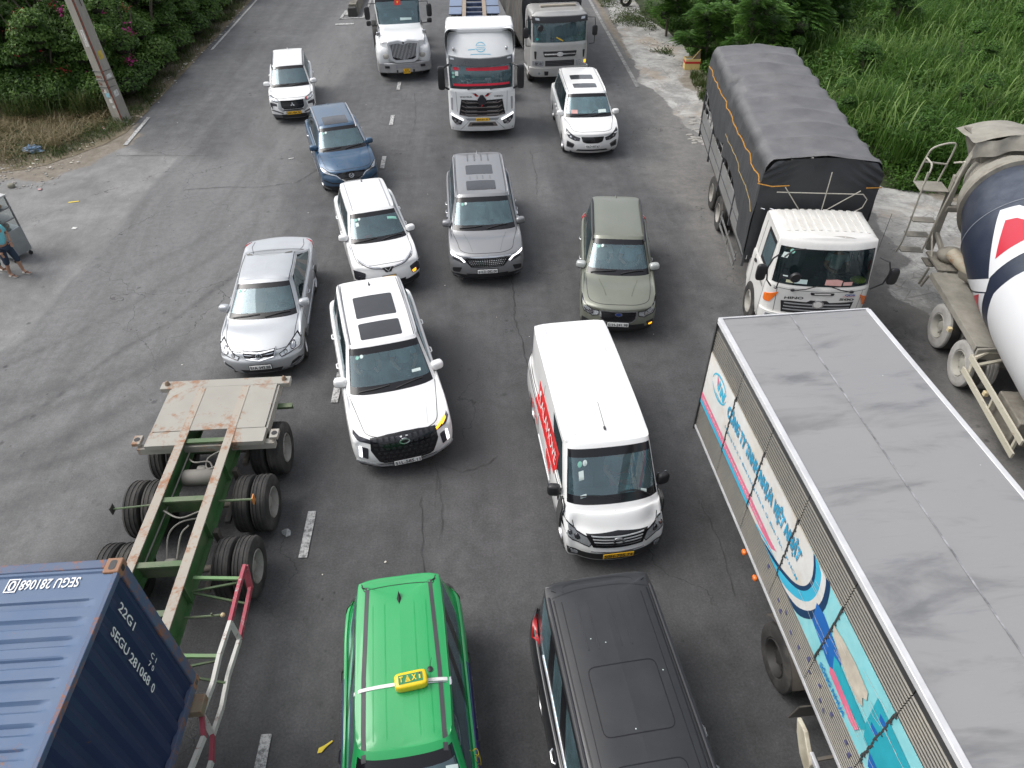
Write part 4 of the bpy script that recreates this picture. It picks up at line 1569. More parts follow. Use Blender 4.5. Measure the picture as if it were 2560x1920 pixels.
for v_ in range(3):
 V, F, L_ = frond_tree(rg, 3.4 + .5 * v_, 1.7, 1300)
 cm = npmesh('crown', V, F)
 cm.materials.append(FR)
 co = MB()
 for (x, y, z, r_) in L_:
  co.blob((x, y, z), (r_ * .5, r_ * .5, r_ * .42), 1, 8, 6)
 com = co.mesh('crown_core')
 com.materials.append(CORE)
 tk = MB()
 tk.tube([(0, 0, 0), (.05, .03, 1.0), (.0, .1, 2.0), (.1, .1, 3.2)], .05, 7, rs=[.08, .065, .045, .015])
 for (x, y, z, r_) in L_[:7]:
  tk.tube([(.03, .05, .6 + .25 * z), (x * .5, y * .5, z * .75), (x, y, z)], .03, 5, rs=[.04, .028, .01])
 tkm = tk.mesh('trunk')
 tkm.materials.append(BARK)
 tprot.append((cm, com, tkm))
for i, (x, y, s, v_, lab) in enumerate(((10.7, 33.9, .80, 0, 'feathery leaved young tree behind the yellow foam box'), (9.95, 38.6, .85, 1, 'feathery tree between the old tyre and the yellow foam box'),
          (11.9, 31.6, .85, 2, 'feathery tree overhanging the left rear corner of the grey tarpaulin'), (12.4, 36.5, 1.0, 0, 'taller feathery tree behind the foam box, in the second row'),
          (14.2, 32.6, .95, 1, 'feathery tree behind the rear of the tarpaulin truck'), (11.6, 41.8, 1.1, 2, 'feathery tree at the top edge right of the old tyre'),
          (14.9, 38.8, 1.1, 0, 'feathery tree near the top edge above the tarpaulin truck'), (16.6, 35.0, .95, 1, 'spreading feathery tree right of the tarpaulin ridge, among reeds'),
          (18.2, 40.4, 1.1, 2, 'feathery tree at the top edge among the reeds'))):
 t = thing('roadside_tree', lab, 'tree', (x, y, 0), i * 1.3, 'feathery trees on the right verge')
 t.scale = (s, s, s * .9)
 for nm, me in zip(('crown', 'crown_core', 'trunk'), tprot[v_]):
  o = bpy.data.objects.new(nm, me)
  COL.objects.link(o)
  o.parent = t
wild = []
for v_ in range(2):
 ms = [m_.copy() for m_ in protos[v_][:3]]
 ms[0].materials[0] = FR
 wild.append(ms)
for i, (x, y, s, lab) in enumerate(((12.6, 28.6, .42, 'low leafy bush beside the rear right of the grey tarpaulin'), (13.4, 25.4, .40, 'low leafy bush halfway along the right side of the tarpaulin truck'), (14.6, 22.6, .38, 'low leafy bush near the front right corner of the tarpaulin'),
         (17.6, 24.2, .50, 'rounded leafy bush standing among reeds right of the tarpaulin truck'), (16.0, 29.0, .52, 'leafy bush among reeds behind the tarpaulin truck'), (20.5, 29.5, .55, 'leafy bush in the middle of the reed bed'),
         (22.5, 24.5, .45, 'leafy bush in the reeds above the mixer truck hopper'), (25.5, 33.5, .6, 'leafy bush in the reeds near the right edge'), (20.5, 36.0, .62, 'leafy bush among the far reeds near the top'), (13.2, 31.2, .5, 'leafy bush at the foot of the feathery trees'),
         (19.0, 20.9, .36, 'small leafy bush at the front edge of the reeds by the mixer ladder'))):
 t = thing('wild_shrub', lab, 'shrub', (x, y, 0), i * 1.7, 'wild bushes among the reeds')
 t.scale = (s, s, s * .95)
 for nm, me in zip(('crown', 'crown_core', 'trunk'), wild[i % 2]):
  o = bpy.data.objects.new(nm, me)
  COL.objects.link(o)
  o.parent = t
# cars
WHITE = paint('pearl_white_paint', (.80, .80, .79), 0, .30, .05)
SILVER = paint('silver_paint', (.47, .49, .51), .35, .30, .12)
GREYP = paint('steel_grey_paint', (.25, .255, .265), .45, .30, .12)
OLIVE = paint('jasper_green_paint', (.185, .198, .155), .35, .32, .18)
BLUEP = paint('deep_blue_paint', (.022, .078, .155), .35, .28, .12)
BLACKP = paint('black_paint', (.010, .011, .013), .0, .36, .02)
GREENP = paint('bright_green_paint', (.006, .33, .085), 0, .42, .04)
RAILSIL = pm('satin_rail', (.46, .46, .48), .35, metal=.6)
GREYPL = pm('grey_plastic', (.09, .09, .095), .6)
SKID = pm('silver_skid_plate', (.42, .43, .44), .4, metal=.4)
def headlamp(c, poly, lamp=None, drl=None, lit=False, base=None):
 """poly in front (x,z) for the +x side; mirrored"""
 S = c.S
 for sx in (-1, 1):
  o = S.decal('headlight', 'front', [(sx * p[0], p[1]) for p in poly], base or LAMPGLASS, c.root, off=.006)
  pp = [(sx * p[0], p[1]) for p in poly]
  S.decal('lamp_edge', 'front', ribbon(pp + [pp[0]], .016), GLOSSBLACK, o, off=.009, skirt=.004)
  if lamp:
   for (lx, lz, lr) in lamp:
    S.decal('lamp_recess', 'front', circ((sx * lx, lz), lr * 1.35), LAMPDARK, o, off=.011, skirt=.004)
    S.decal('projector', 'front', circ((sx * lx, lz), lr), CHROME, o, off=.016, skirt=.006)
  if drl:
   S.decal('daytime_lamp', 'front', [(sx * p[0], p[1]) for p in drl], LAMPLIT if lit else CHROME, o, off=.014, skirt=.006)
def vlogo(c, z, r, kind='oval', y=None):
 S = c.S
 if kind == 'oval':
  S.decal('emblem', 'front', circ((0, z), r * 1.35, r * .9, 20), CHROME, c.root, off=.02)
  S.decal('emblem_field', 'front', circ((0, z), r * 1.1, r * .66, 20), GLOSSBLACK, c.root, off=.024)
 elif kind == 'toyo':
  for rx, rz in ((1.35, .9), (.45, .8), (.9, .42)):
   S.decal('emblem', 'front', ribbon(circ((0, z + (0 if rx > 1 else .1 * r)), r * rx, r * rz, 20) + [circ((0, z), r * rx, r * rz, 20)[0]], .012), CHROME, c.root, off=.024)
# ---- silver sedan ---------------------------------------------------------------
P = dict(L=4.82, W=1.82, H=1.47, zh=.80, zc=.965, cowl=1.11, wst=1.95, wr=.60, wb=.81, wc=.765, roofend=1.42, glassend=.72, zb=.96, zbr=1.02, zd=1.07, zg=1.05,
  wb_len=2.775, wheel_r=.33, dpil=.12, dtop=.10, nose=.14, bow=.16, fc=.40, lightdash=1, steer=.12, rdrop=.10)
c = Car(P, 'parked_sedan', 'silver four-door sedan behind the bare green chassis', SILVER, (-5.16, 14.55), R(4.5), rimspokes=10,
  glass=glassmat('clear_windscreen', (.62, .70, .68), .05, dust=.12), seats=SEAT_L,
  lining=pm('light_cabin_lining', (.22, .21, .19), .9))
c.hoodlines()
c.mirrors(SILVER, y=c.yc + .50, tip=1.03)
S = c.S
g = [(-.36, .795), (-.20, .785), (0, .78), (.20, .785), (.36, .795), (.30, .665), (.15, .64), (0, .635), (-.15, .64), (-.30, .665)]
S.decal('grille', 'front', g, GLOSSBLACK, c.root, off=.008)
for k in range(4):
 z = .765 - k * .034
 ww = .33 - k * .012
 S.decal('grille_slat', 'front', [(-ww, z + .008 + .01), (0, z), (ww, z + .018), (ww, z + .006), (0, z - .012), (-ww, z + .006)], CHROME, c.root, off=.018)
S.decal('grille_surround', 'front', ribbon([(-.365, .80), (-.305, .66), (0, .628), (.305, .66), (.365, .80)], .016), CHROME, c.root, off=.02)
vlogo(c, .71, .05, 'toyo')
headlamp(c, [(.43, .70), (.47, .64), (.66, .665), (.86, .70), (.875, .80), (.80, .86), (.72, .83), (.55, .75)], [(.72, .755, .042), (.56, .705, .03)], base=pm('clear_lamp', (.66, .68, .70), .15, metal=.3, coat=.7, var=.25, vscale=25))
S.decal('lower_intake', 'front', [(-.46, .395), (.46, .395), (.40, .30), (-.40, .30)], BLACK, c.root, off=.006)
S.decal('bumper_chrome', 'front', ribbon([(-.47, .30), (-.25, .275), (.25, .275), (.47, .30)], .03), CHROME, c.root, off=.012)
S.sdecal('fog_recess', 'front', [(.60, .36), (.84, .44), (.80, .50), (.66, .46)], BLACK, c.root, off=.006)
S.sdecal('fog_trim', 'front', ribbon([(.58, .34), (.72, .37), (.86, .44)], .028), CHROME, c.root, off=.012)
c.plate('51A 343.88', z=.485, w=.47)
c.wipers()
c.stickers(-.50)
S.decal('windscreen_tag', 'top', [(-.54, c.yc + .34), (-.44, c.yc + .34), (-.44, c.yc + .37), (-.54, c.yc + .37)], STICK_W, c.root)
c.doors([-1.02, .12, 1.28], handles=[-.05, 1.05])
S.sdecal('belt_trim', 'top', ribbon([(.58, -.35), (.60, .3), (.59, .95)], .016), BLACK, c.root, off=.002, skirt=.003)
for side in ('left', 'right'):
 S.decal('side_strip', side, ribbon([(-1.0, .52), (1.2, .55)], .025), CHROME, c.root, off=.012)
S.sdecal('tail_lamp', 'top', [(.70, 2.18), (.86, 2.05), (.885, 1.90), (.80, 2.05)], RED, c.root, off=.01)
S.decal('boot_seam', 'top', ribbon([(-.60, 1.66), (-.66, 1.9), (-.62, 2.18)], .012), BLACK, c.root, off=.003, skirt=.003)
S.decal('boot_seam', 'top', ribbon([(.60, 1.66), (.66, 1.9), (.62, 2.18)], .012), BLACK, c.root, off=.003, skirt=.003)
SEDAN = c
# ---- large white suv ------------------------------------------------------------
P = dict(L=5.0, W=1.975, H=1.75, zh=.97, zc=1.13, cowl=1.20, wst=2.02, wr=.70, wb=.885, wc=.83, roofend=.42, glassend=.16, zb=1.11, zbr=1.17, zd=1.05, zg=1.12,
  wb_len=2.9, wheel_r=.37, dpil=.22, dtop=.22, nose=.17, bow=.13, fc=.30, rows=3, sail=0, steer=.1)
c = Car(P, 'parked_suv', 'big white suv with two dark sunroof panels and one orange lamp lit', WHITE, (-2.15, 11.67), R(13.2), cladding=GREYPL, glass=glassmat('clear_teal_windscreen', (.72, .86, .86), .05, dust=.10))
S = c.S
c.hoodlines()
c.mirrors(WHITE, y=c.yc + .50, tip=1.11, size=(.135, .09, .095), lower=BLACK)
S.decal('grille', 'front', [(-.62, .925), (-.3, .955), (0, .962), (.3, .955), (.62, .925), (.64, .72), (.52, .47), (.44, .42), (-.44, .42), (-.52, .47), (-.64, .72)], GLOSSBLACK, c.root, off=.012)
hexm = pm('dark_chrome_mesh', (.055, .056, .06), .25, metal=.7)
for r_ in range(6):
 z = .90 - r_ * .082
 half = .54 - max(0, r_ - 2) * .045
 n_ = int(half * 2 / .105)
 for k in range(n_ + 1):
  x = -half + 2 * half * k / n_
  S.decal('grille_bar', 'front', [(x - .04, z), (x - .03, z + .028), (x + .03, z + .028), (x + .04, z), (x + .03, z - .012), (x - .03, z - .012)], hexm, c.root, off=.022, skirt=.008)
S.decal('emblem', 'front', circ((0, .85), .10, .05, 18), CHROME, c.root, off=.03)
S.decal('emblem_field', 'front', circ((0, .85), .075, .03, 18), GLOSSBLACK, c.root, off=.034)
for sx in (-1, 1):
 S.decal('upper_lamp', 'front', [(sx * .60, .905), (sx * .80, .935), (sx * .90, .985), (sx * .915, .955), (sx * .82, .885), (sx * .60, .84)], LAMPDARK, c.root, off=.010)
 S.decal('lamp_pocket', 'front', rpoly([(sx * .68, .76), (sx * .86, .79), (sx * .88, .58), (sx * .72, .52)], .03), LAMPDARK, c.root, off=.008)
 S.decal('daytime_lamp', 'front', rpoly([(sx * .79, .78), (sx * .85, .79), (sx * .87, .59), (sx * .81, .56)], .02), LAMPLIT, c.root, off=.018)
for x0, x1 in ((.62, .74), (.75, .84)):
 t_ = (x0 - .62) * .25
 S.decal('turn_lamp', 'front', [(x0, .90 + t_), (x1, .93 + t_), (x1 + .02, .915 + t_), (x0 + .01, .865 + t_)], TURNLIT, c.root, off=.02, label='orange turn lamp that is lit')
S.decal('skid_plate', 'front', ribbon([(-.92, .46), (-.62, .375), (-.5, .33), (.5, .33), (.62, .375), (.92, .46)], .05), SKID, c.root, off=.022)
S.decal('lower_intake', 'front', [(-.6, .30), (.6, .30), (.55, .24), (-.55, .24)], BLACK, c.root, off=.012)
S.decal('lip_trim', 'front', ribbon([(-.58, .30), (-.5, .235), (.5, .235), (.58, .30)], .014), CHROME, c.root, off=.02)
c.plate('51L-585.11', z=.40)
c.wipers()
c.stickers(-.56)
S.decal('windscreen_tag', 'top', [(.44, c.yc + .28), (.62, c.yc + .31), (.62, c.yc + .36), (.44, c.yc + .33)], STICK_W, c.root)
c.rails(RAILSIL, -.40, 1.95)
S.decal('sunroof', 'top', rpoly([(-.42, -.25), (.42, -.25), (.42, .28), (-.42, .28)], .05), ROOFGLASS, c.root, off=.006)
S.decal('sunroof', 'top', rpoly([(-.42, .48), (.42, .48), (.42, 1.28), (-.42, 1.28)], .05), ROOFGLASS, c.root, off=.006)
c.fin(1.72, LAMPDARK)
c.doors([-1.0, .18, 1.25], handles=[0.0, 1.05], hmat=WHITE)
S.seam('top', [(.64, -.35), (.65, .8), (.62, 1.95)], c.root, w=.014, name='roof_seam')
c.creases([(.50, c.yf + .30), (.56, c.yf + .8), (.62, c.yc - .05)], w=.012, mat=pm('shade_line', (.55, .55, .56), .4))
SUV = c
p = c.worldpt(.38, c.yc + 1.15, 0)
seated_person('driver in pale checked shirt inside the big white suv', (p.x, p.y, .74), R(13.2), (.30, .46, .50))
p = c.worldpt(-.38, c.yc + 1.15, 0)
seated_person('passenger in grey top inside the big white suv', (p.x, p.y, .74), R(13.2), (.30, .30, .26), hold=.2)
# ---- grey people carrier ---------------------------------------------------------
P = dict(L=5.15, W=1.99, H=1.77, zh=.93, zc=1.10, cowl=1.03, wst=1.80, wr=.70, wb=.89, wc=.84, roofend=.38, glassend=.14, zb=1.08, zbr=1.12, zd=1.05, zg=1.10,
  wb_len=3.09, wheel_r=.35, dpil=.22, dtop=.2, nose=.10, bow=.12, fc=.30, rows=3)
c = Car(P, 'parked_minivan', 'steel grey minivan with two sunroof panels and ribbed roof in the middle lane', GREYP, (.04, 18.30), R(2.0), cladding=BLACK,
  glass=glassmat('teal_windscreen', (.42, .58, .58), .05, dust=.14))
S = c.S
c.hoodlines()
c.mirrors(GREYP, tip=1.12, lower=BLACK)
S.decal('grille', 'front', [(-.50, .845), (.50, .845), (.60, .80), (.42, .62), (-.42, .62), (-.60, .80)], GLOSSBLACK, c.root, off=.010)
for r_ in range(5):
 z = .825 - r_ * .044
 half = .50 - r_ * .028
 for k in range(17):
  x = -half + 2 * half * k / 16
  S.decal('grille_bar', 'front', [(x - .018, z + .009), (x + .018, z + .009), (x + .014, z - .009), (x - .014, z - .009)], CHROME, c.root, off=.018, skirt=.006, res=1)
headlamp(c, [(.60, .79), (.70, .86), (.93, .915), (.93, .86), (.80, .77), (.62, .72)], None, [(.56, .75), (.66, .845), (.93, .915), (.92, .885), (.70, .81), (.60, .73)], True, base=LAMPDARK)
S.decal('chrome_brow', 'front', ribbon([(-.62, .865), (0, .875), (.62, .865)], .016), CHROME, c.root, off=.016)
text('emblem', 'KIA', CHROME, c.root, (0, c.yf + .13, .905), (1, 0, 0), (0, .35, 1), .15, .035, off=.03)
S.decal('lower_intake', 'front', [(-.55, .43), (.55, .43), (.48, .30), (-.48, .30)], BLACK, c.root, off=.008)
S.decal('skid_plate', 'front', ribbon([(-.88, .36), (-.6, .27), (-.3, .25), (.3, .25), (.6, .27), (.88, .36)], .03), CHROME, c.root, off=.02)
S.sdecal('fog_recess', 'front', rpoly([(.66, .60), (.90, .56), (.90, .44), (.72, .45)], .03), BLACK, c.root, off=.008)
c.plate('61LD-082.00', z=.51)
c.wipers()
c.stickers(-.54)
c.rails(RAILSIL, -.62, 2.15, x=.72, r=.02)
S.decal('sunroof', 'top', rpoly([(-.40, -.42), (.40, -.42), (.40, .12), (-.40, .12)], .05), ROOFGLASS, c.root, off=.006)
S.decal('sunroof', 'top', rpoly([(-.38, .55), (.38, .55), (.38, 1.15), (-.38, 1.15)], .05), ROOFGLASS, c.root, off=.006)
for x in (-.30, -.10, .10, .30):
 S.decal('roof_rib', 'top', rpoly([(x - .02, 1.45), (x + .02, 1.45), (x + .02, 2.05), (x - .02, 2.05)], .015), pm('rib_grey', (.15, .155, .165), .4, metal=.3), c.root, off=.008)
for x in (-.28, -.08, .08, .28):
 S.decal('roof_rib', 'top', rpoly([(x - .012, .22), (x + .012, .22), (x + .012, .44), (x - .012, .44)], .01), pm('rib_grey', (.15, .155, .165), .4, metal=.3), c.root, off=.006)
c.fin(2.08, GREYP)
c.doors([-1.05, .15, 1.35], handles=[-.05, .45])
for side in ('left', 'right'):
 for yy in (-.72, -.42):
  S.decal('handle_chrome', side, ribbon([(yy - .09, 1.0), (yy + .09, 1.0)], .05), CHROME, c.root, off=.03)
S.seam('top', [(.66, -.62), (.67, .6), (.66, 2.1)], c.root, w=.012, name='roof_seam')
c.creases([(.36, c.yf + .25), (.46, c.yf + .65), (.56, c.yc - .05)], w=.012, mat=pm('rib_grey', (.15, .155, .165), .4))
VAN2 = c
# ---- olive green crossover ---------------------------------------------------------
P = dict(L=4.62, W=1.815, H=1.72, zh=.92, zc=1.08, cowl=1.16, wst=1.92, wr=.62, wb=.80, wc=.76, roofend=.34, glassend=.12, zb=1.05, zbr=1.10, zd=1.05, zg=1.08,
  wb_len=2.67, wheel_r=.35, dpil=.2, dtop=.2, nose=.08, bow=.12, fc=.30, lightdash=0)
c = Car(P, 'parked_crossover', 'olive green crossover with two people in light shirts behind the windscreen', OLIVE, (3.42, 15.49), R(-7.3), cladding=BLACK,
  glass=glassmat('clear_teal_windscreen', (.72, .86, .86), .05, dust=.10), seats=pm('grey_seat', (.10, .11, .12), .8))
S = c.S
c.hoodlines()
c.mirrors(WHITE if False else pm('pale_mirror', (.50, .52, .50), .3, metal=.3), tip=1.02, lower=BLACK)
S.decal('grille', 'front', rpoly([(-.42, .82), (.42, .82), (.40, .63), (.32, .56), (-.32, .56), (-.40, .63)], .03), GLOSSBLACK, c.root, off=.010)
gs = [(-.42, .82), (.42, .82), (.40, .63), (.32, .56), (-.32, .56), (-.40, .63), (-.42, .82), (0, .82)]
S.decal('grille_surround', 'front', ribbon(rpoly(gs[:6], .03) + [rpoly(gs[:6], .03)[0]], .026), CHROME, c.root, off=.02)
for k in range(7):
 z = .79 - k * .032
 S.decal('grille_slat', 'front', [(-.37, z + .004), (.37, z + .004), (.37, z - .004), (-.37, z - .004)], hexm, c.root, off=.016, skirt=.005, res=.2)
S.decal('emblem', 'front', circ((0, .75), .085, .042, 18), CHROME, c.root, off=.028)
S.decal('emblem_field', 'front', circ((0, .75), .07, .03, 18), pm('emblem_blue', (.02, .04, .15), .2), c.root, off=.032)
headlamp(c, [(.46, .80), (.60, .80), (.82, .90), (.86, .96), (.86, .83), (.80, .72), (.60, .66), (.47, .70)], [(.64, .745, .04)], [(.60, .71), (.78, .74), (.83, .83), (.80, .83), (.74, .77), (.60, .735)])
S.decal('lower_intake', 'front', rpoly([(-.62, .48), (.62, .48), (.66, .34), (-.66, .34)], .03), BLACK, c.root, off=.008)
S.sdecal('fog_recess', 'front', rpoly([(.66, .52), (.84, .56), (.85, .42), (.72, .40)], .02), BLACK, c.root, off=.008)
S.decal('fog_lamp', 'front', rpoly([(.72, .46), (.81, .48), (.80, .43), (.73, .42)], .015), TURNLIT, c.root, off=.016, label='lit orange fog lamp')
c.plate('51H-241.98', z=.50, w=.50)
c.wipers()
c.stickers(-.48)
c.rails(pm('black_rail', (.03, .03, .035), .4), -.32, 1.75, x=.63, r=.022, h=.03)
c.fin(1.80, OLIVE)
c.doors([-.95, .12, 1.15], handles=[-.05, .95])
c.creases([(.30, c.yf + .45), (.36, c.yf + .7), (.46, c.yc - .08)], w=.022, mat=pm('olive_shade', (.11, .12, .09), .4))
S.sdecal('tail_lamp', 'top', [(.78, 2.05), (.86, 1.85), (.875, 1.70), (.80, 1.85)], RED, c.root, off=.012)
p = c.worldpt(.36, c.yc + 1.12, 0)
seated_person('driver in pale blue shirt inside the olive green crossover', (p.x, p.y, .70), R(-7.3), (.36, .52, .62))
p = c.worldpt(-.37, c.yc + 1.12, 0)
seated_person('passenger in cream top with a seat belt inside the olive green crossover', (p.x, p.y, .70), R(-7.3), (.62, .66, .58), hold=.22)
CROSS = c
# ---- small white suv at the far left ------------------------------------------------
P = dict(L=4.50, W=1.75, H=1.72, zh=.95, zc=1.10, cowl=.95, wst=1.78, wr=.60, wb=.775, wc=.74, roofend=.34, glassend=.12, zb=1.06, zbr=1.12, zd=1.05, zg=1.10,
  wb_len=2.775, wheel_r=.34, dpil=.2, dtop=.2, nose=.08, bow=.14, fc=.30, rows=3)
c = Car(P, 'parked_suv', 'small white suv with black roof rails and yellow plate, nearest the hedge', WHITE, (-7.46, 29.97), R(10.5), cladding=GREYPL)
S = c.S
c.hoodlines()
c.mirrors(WHITE, tip=1.02, lower=BLACK)
S.decal('grille', 'front', [(-.44, .90), (.44, .90), (.42, .66), (.34, .60), (-.34, .60), (-.42, .66)], GLOSSBLACK, c.root, off=.010)
for z in (.84, .74, .68):
 S.decal('grille_slat', 'front', [(-.40, z), (.40, z), (.38, z - .03), (-.38, z - .03)], hexm, c.root, off=.018, skirt=.006, res=.2)
for a in (90, 210, 330):
 q = Vector((0, .76))
 d = Vector((math.cos(R(a)), math.sin(R(a))))
 e = Vector((-d.y, d.x))
 S.decal('emblem', 'front', [tuple(q), tuple(q + d * .045 + e * .028), tuple(q + d * .09), tuple(q + d * .045 - e * .028)], CHROME, c.root, off=.026)
S.sdecal('chrome_shield', 'front', [(.42, .88), (.50, .90), (.56, .62), (.40, .50), (.34, .53), (.44, .66)], SKID, c.root, off=.016)
headlamp(c, [(.50, .92), (.80, 1.0), (.84, .95), (.60, .84), (.50, .84)], None, None, False)
S.sdecal('lamp_cluster', 'front', [(.58, .78), (.82, .82), (.84, .60), (.76, .60), (.75, .70), (.58, .70)], LAMPDARK, c.root, off=.010)
S.sdecal('lower_trim', 'front', ribbon([(.40, .44), (.60, .50), (.84, .56)], .05), GREYPL, c.root, off=.008)
S.decal('lower_intake', 'front', [(-.48, .40), (.48, .40), (.44, .28), (-.44, .28)], BLACK, c.root, off=.010)
S.decal('intake_slot', 'front', [(-.42, .585), (.42, .585), (.40, .54), (-.40, .54)], BLACK, c.root, off=.010)
S.decal('skid_plate', 'front', ribbon([(-.46, .30), (-.4, .25), (.4, .25), (.46, .30)], .03), CHROME, c.root, off=.02)
S.decal('turn_lamp', 'front', [(.52, .93), (.58, .94), (.56, .87), (.51, .86)], RED, c.root, off=.014, label='small red glow beside the headlight')
c.plate('50H-484.76', z=.46, mat=PLATE_Y)
c.wipers()
S.decal('toll_sticker', 'top', [(-.55, -.30), (-.28, -.35), (-.28, -.40), (-.55, -.35)], STICK_G, c.root)
S.decal('inspection_sticker', 'top', [(-.56, -.40), (-.47, -.41), (-.47, -.50), (-.56, -.49)], STICK_W, c.root)
c.rails(pm('black_rail', (.03, .03, .035), .4), -.40, 1.6, x=.60, r=.022, h=.035)
c.fin(1.75, WHITE)
for x in (-.2, .0, .2):
 S.decal('roof_rib', 'top', ribbon([(x, -.2), (x, 1.5)], .018), pm('rib_white', (.66, .66, .67), .4), c.root, off=.004)
c.doors([-.95, .15, 1.2], handles=[0, 1.0], hmat=WHITE)
# ---- blue crossover ------------------------------------------------------------------
P = dict(L=4.55, W=1.84, H=1.66, zh=.88, zc=1.08, cowl=1.14, wst=1.90, wr=.61, wb=.80, wc=.77, roofend=.36, glassend=.14, zb=1.06, zbr=1.13, zd=1.05, zg=1.10,
  wb_len=2.70, wheel_r=.35, dpil=.2, dtop=.2, nose=.12, bow=.17, fc=.36, crown=.05, steer=.08)
c = Car(P, 'parked_crossover', 'deep blue crossover with silver roof rails and tinted sunroof', BLUEP, (-4.68, 23.5), R(16.6), cladding=BLACK,
  glass=glassmat('teal_windscreen', (.42, .58, .58), .05, dust=.14), seats=pm('grey_seat', (.10, .11, .12), .8))
S = c.S
c.hoodlines()
c.mirrors(BLUEP, tip=1.04, lower=BLACK)
gp = [(-.46, .80), (0, .83), (.46, .80), (.42, .68), (.26, .60), (0, .575), (-.26, .60), (-.42, .68)]
S.decal('grille', 'front', gp, GLOSSBLACK, c.root, off=.010)
S.decal('grille_surround', 'front', ribbon([tuple(v) for v in crline([(-.62, .76), (-.46, .73), (-.30, .615), (0, .565), (.30, .615), (.46, .73), (.62, .76)])], .024), CHROME, c.root, off=.022)
S.decal('emblem', 'front', ribbon(circ((0, .72), .075, .058, 20) + [(.075, .72)], .016), CHROME, c.root, off=.03)
S.decal('emblem', 'front', ribbon([(-.06, .745), (0, .70), (.06, .745)], .016), CHROME, c.root, off=.03)
headlamp(c, [(.48, .77), (.60, .80), (.84, .90), (.88, .88), (.80, .78), (.62, .735), (.50, .73)], [(.66, .785, .03)], [(.50, .755), (.70, .79), (.86, .89), (.86, .875), (.74, .775), (.52, .74)])
S.sdecal('bumper_slot', 'front', ribbon([(.40, .50), (.62, .50), (.86, .58)], .035), BLACK, c.root, off=.010)
S.decal('lower_intake', 'front', [(-.55, .40), (.55, .40), (.5, .28), (-.5, .28)], BLACK, c.root, off=.008)
S.decal('lip_trim', 'front', ribbon([(-.86, .34), (-.6, .26), (.6, .26), (.86, .34)], .022), CHROME, c.root, off=.02)
c.plate('30H-124.06', z=.52)
c.wipers()
c.stickers(-.50)
c.rails(RAILSIL, -.36, 1.7, x=.61, r=.022, h=.03)
S.decal('sunroof', 'top', rpoly([(-.40, -.18), (.40, -.18), (.40, .48), (-.40, .48)], .05), ROOFGLASS, c.root, off=.006)
c.fin(1.72, BLUEP)
c.doors([-.92, .12, 1.15], handles=[0, 1.0])
c.creases([(.34, c.yf + .30), (.42, c.yf + .7), (.56, c.yc - .03)], w=.02, mat=pm('blue_shade', (.03, .09, .17), .3, metal=.3))
for side in ('left', 'right'):
 S.decal('sill_trim', side, ribbon([(-.9, .33), (1.0, .33)], .03), CHROME, c.root, off=.02)
 S.decal('window_chrome', side, ribbon([(-.95, 1.075), (0, 1.085), (1.2, 1.12)], .018), CHROME, c.root, off=.012)
# ---- white electric hatchback ------------------------------------------------------
P = dict(L=4.28, W=1.77, H=1.60, zh=.92, zc=1.04, cowl=1.06, wst=1.84, wr=.60, wb=.78, wc=.74, roofend=.34, glassend=.14, zb=1.04, zbr=1.10, zd=1.04, zg=1.08,
  wb_len=2.61, wheel_r=.33, dpil=.2, dtop=.2, nose=.12, bow=.15, fc=.34)
c = Car(P, 'parked_hatchback', 'white hatchback with a black v emblem and one headlamp glowing orange', WHITE, (-2.94, 17.5), R(15), cladding=GREYPL)
S = c.S
c.hoodlines()
c.mirrors(WHITE, tip=1.02, lower=BLACK)
S.decal('chrome_wing', 'front', ribbon([tuple(v) for v in crline([(-.70, .955), (-.42, .885), (-.16, .855), (0, .78), (.16, .855), (.42, .885), (.70, .955)])], .012), CHROME, c.root, off=.012)
S.decal('wing_shade', 'front', ribbon([tuple(v) for v in crline([(-.68, .935), (-.42, .865), (-.16, .83), (0, .76), (.16, .83), (.42, .865), (.68, .935)])], .012), GREYPL, c.root, off=.008)
S.decal('emblem_field', 'front', [(-.15, .86), (.15, .86), (.07, .745), (-.07, .745)], GLOSSBLACK, c.root, off=.014)
S.decal('emblem', 'front', ribbon([(-.075, .85), (0, .765), (.075, .85)], .02), CHROME, c.root, off=.022)
S.sdecal('headlight', 'front', rpoly([(.56, .74), (.84, .80), (.84, .56), (.62, .54)], .03), LAMPDARK, c.root, off=.010)
S.sdecal('projector', 'front', rpoly([(.60, .64), (.74, .66), (.74, .57), (.62, .57)], .02), CHROME, c.root, off=.018)
S.decal('turn_lamp', 'front', rpoly([(.61, .63), (.72, .65), (.72, .58), (.63, .57)], .02), TURNLIT, c.root, off=.024, label='glowing orange turn lamp')
S.decal('lower_intake', 'front', rpoly([(-.86, .50), (-.50, .44), (.50, .44), (.86, .50), (.82, .30), (-.82, .30)], .04), BLACK, c.root, off=.010)
S.decal('lower_grille', 'front', [(-.42, .50), (.42, .50), (.40, .42), (-.40, .42)], GLOSSBLACK, c.root, off=.014)
c.plate('', z=.585, mat=PLATE_Y, w=.33, h=.165, two=('35H', '018.50'))
c.wipers()
c.stickers(-.48, sq=True)
S.decal('toll_sticker', 'top', [(.34, c.yf + 1.68), (.58, c.yf + 1.69), (.58, c.yf + 1.63), (.34, c.yf + 1.62)], STICK_G, c.root)
S.sdecal('roof_strip', 'top', ribbon([(.50, -.12), (.50, 1.6)], .03), RAILSIL, c.root, off=.008)
c.fin(1.55, LAMPDARK)
c.doors([-.90, .12, 1.05], handles=[0, .92], hmat=WHITE)
db = MB().box((-.25, c.yc + .42, c.zc + .0), (.16, .10, .02), rz=.3)
tag(obj('red_packet', db, pm('red_packet', (.55, .05, .05), .6), None, loc=None), 'small red packet lying on the dashboard of the white hatchback', 'packet')
bpy.data.objects['red_packet'].matrix_world = c.root.matrix_basis.copy()
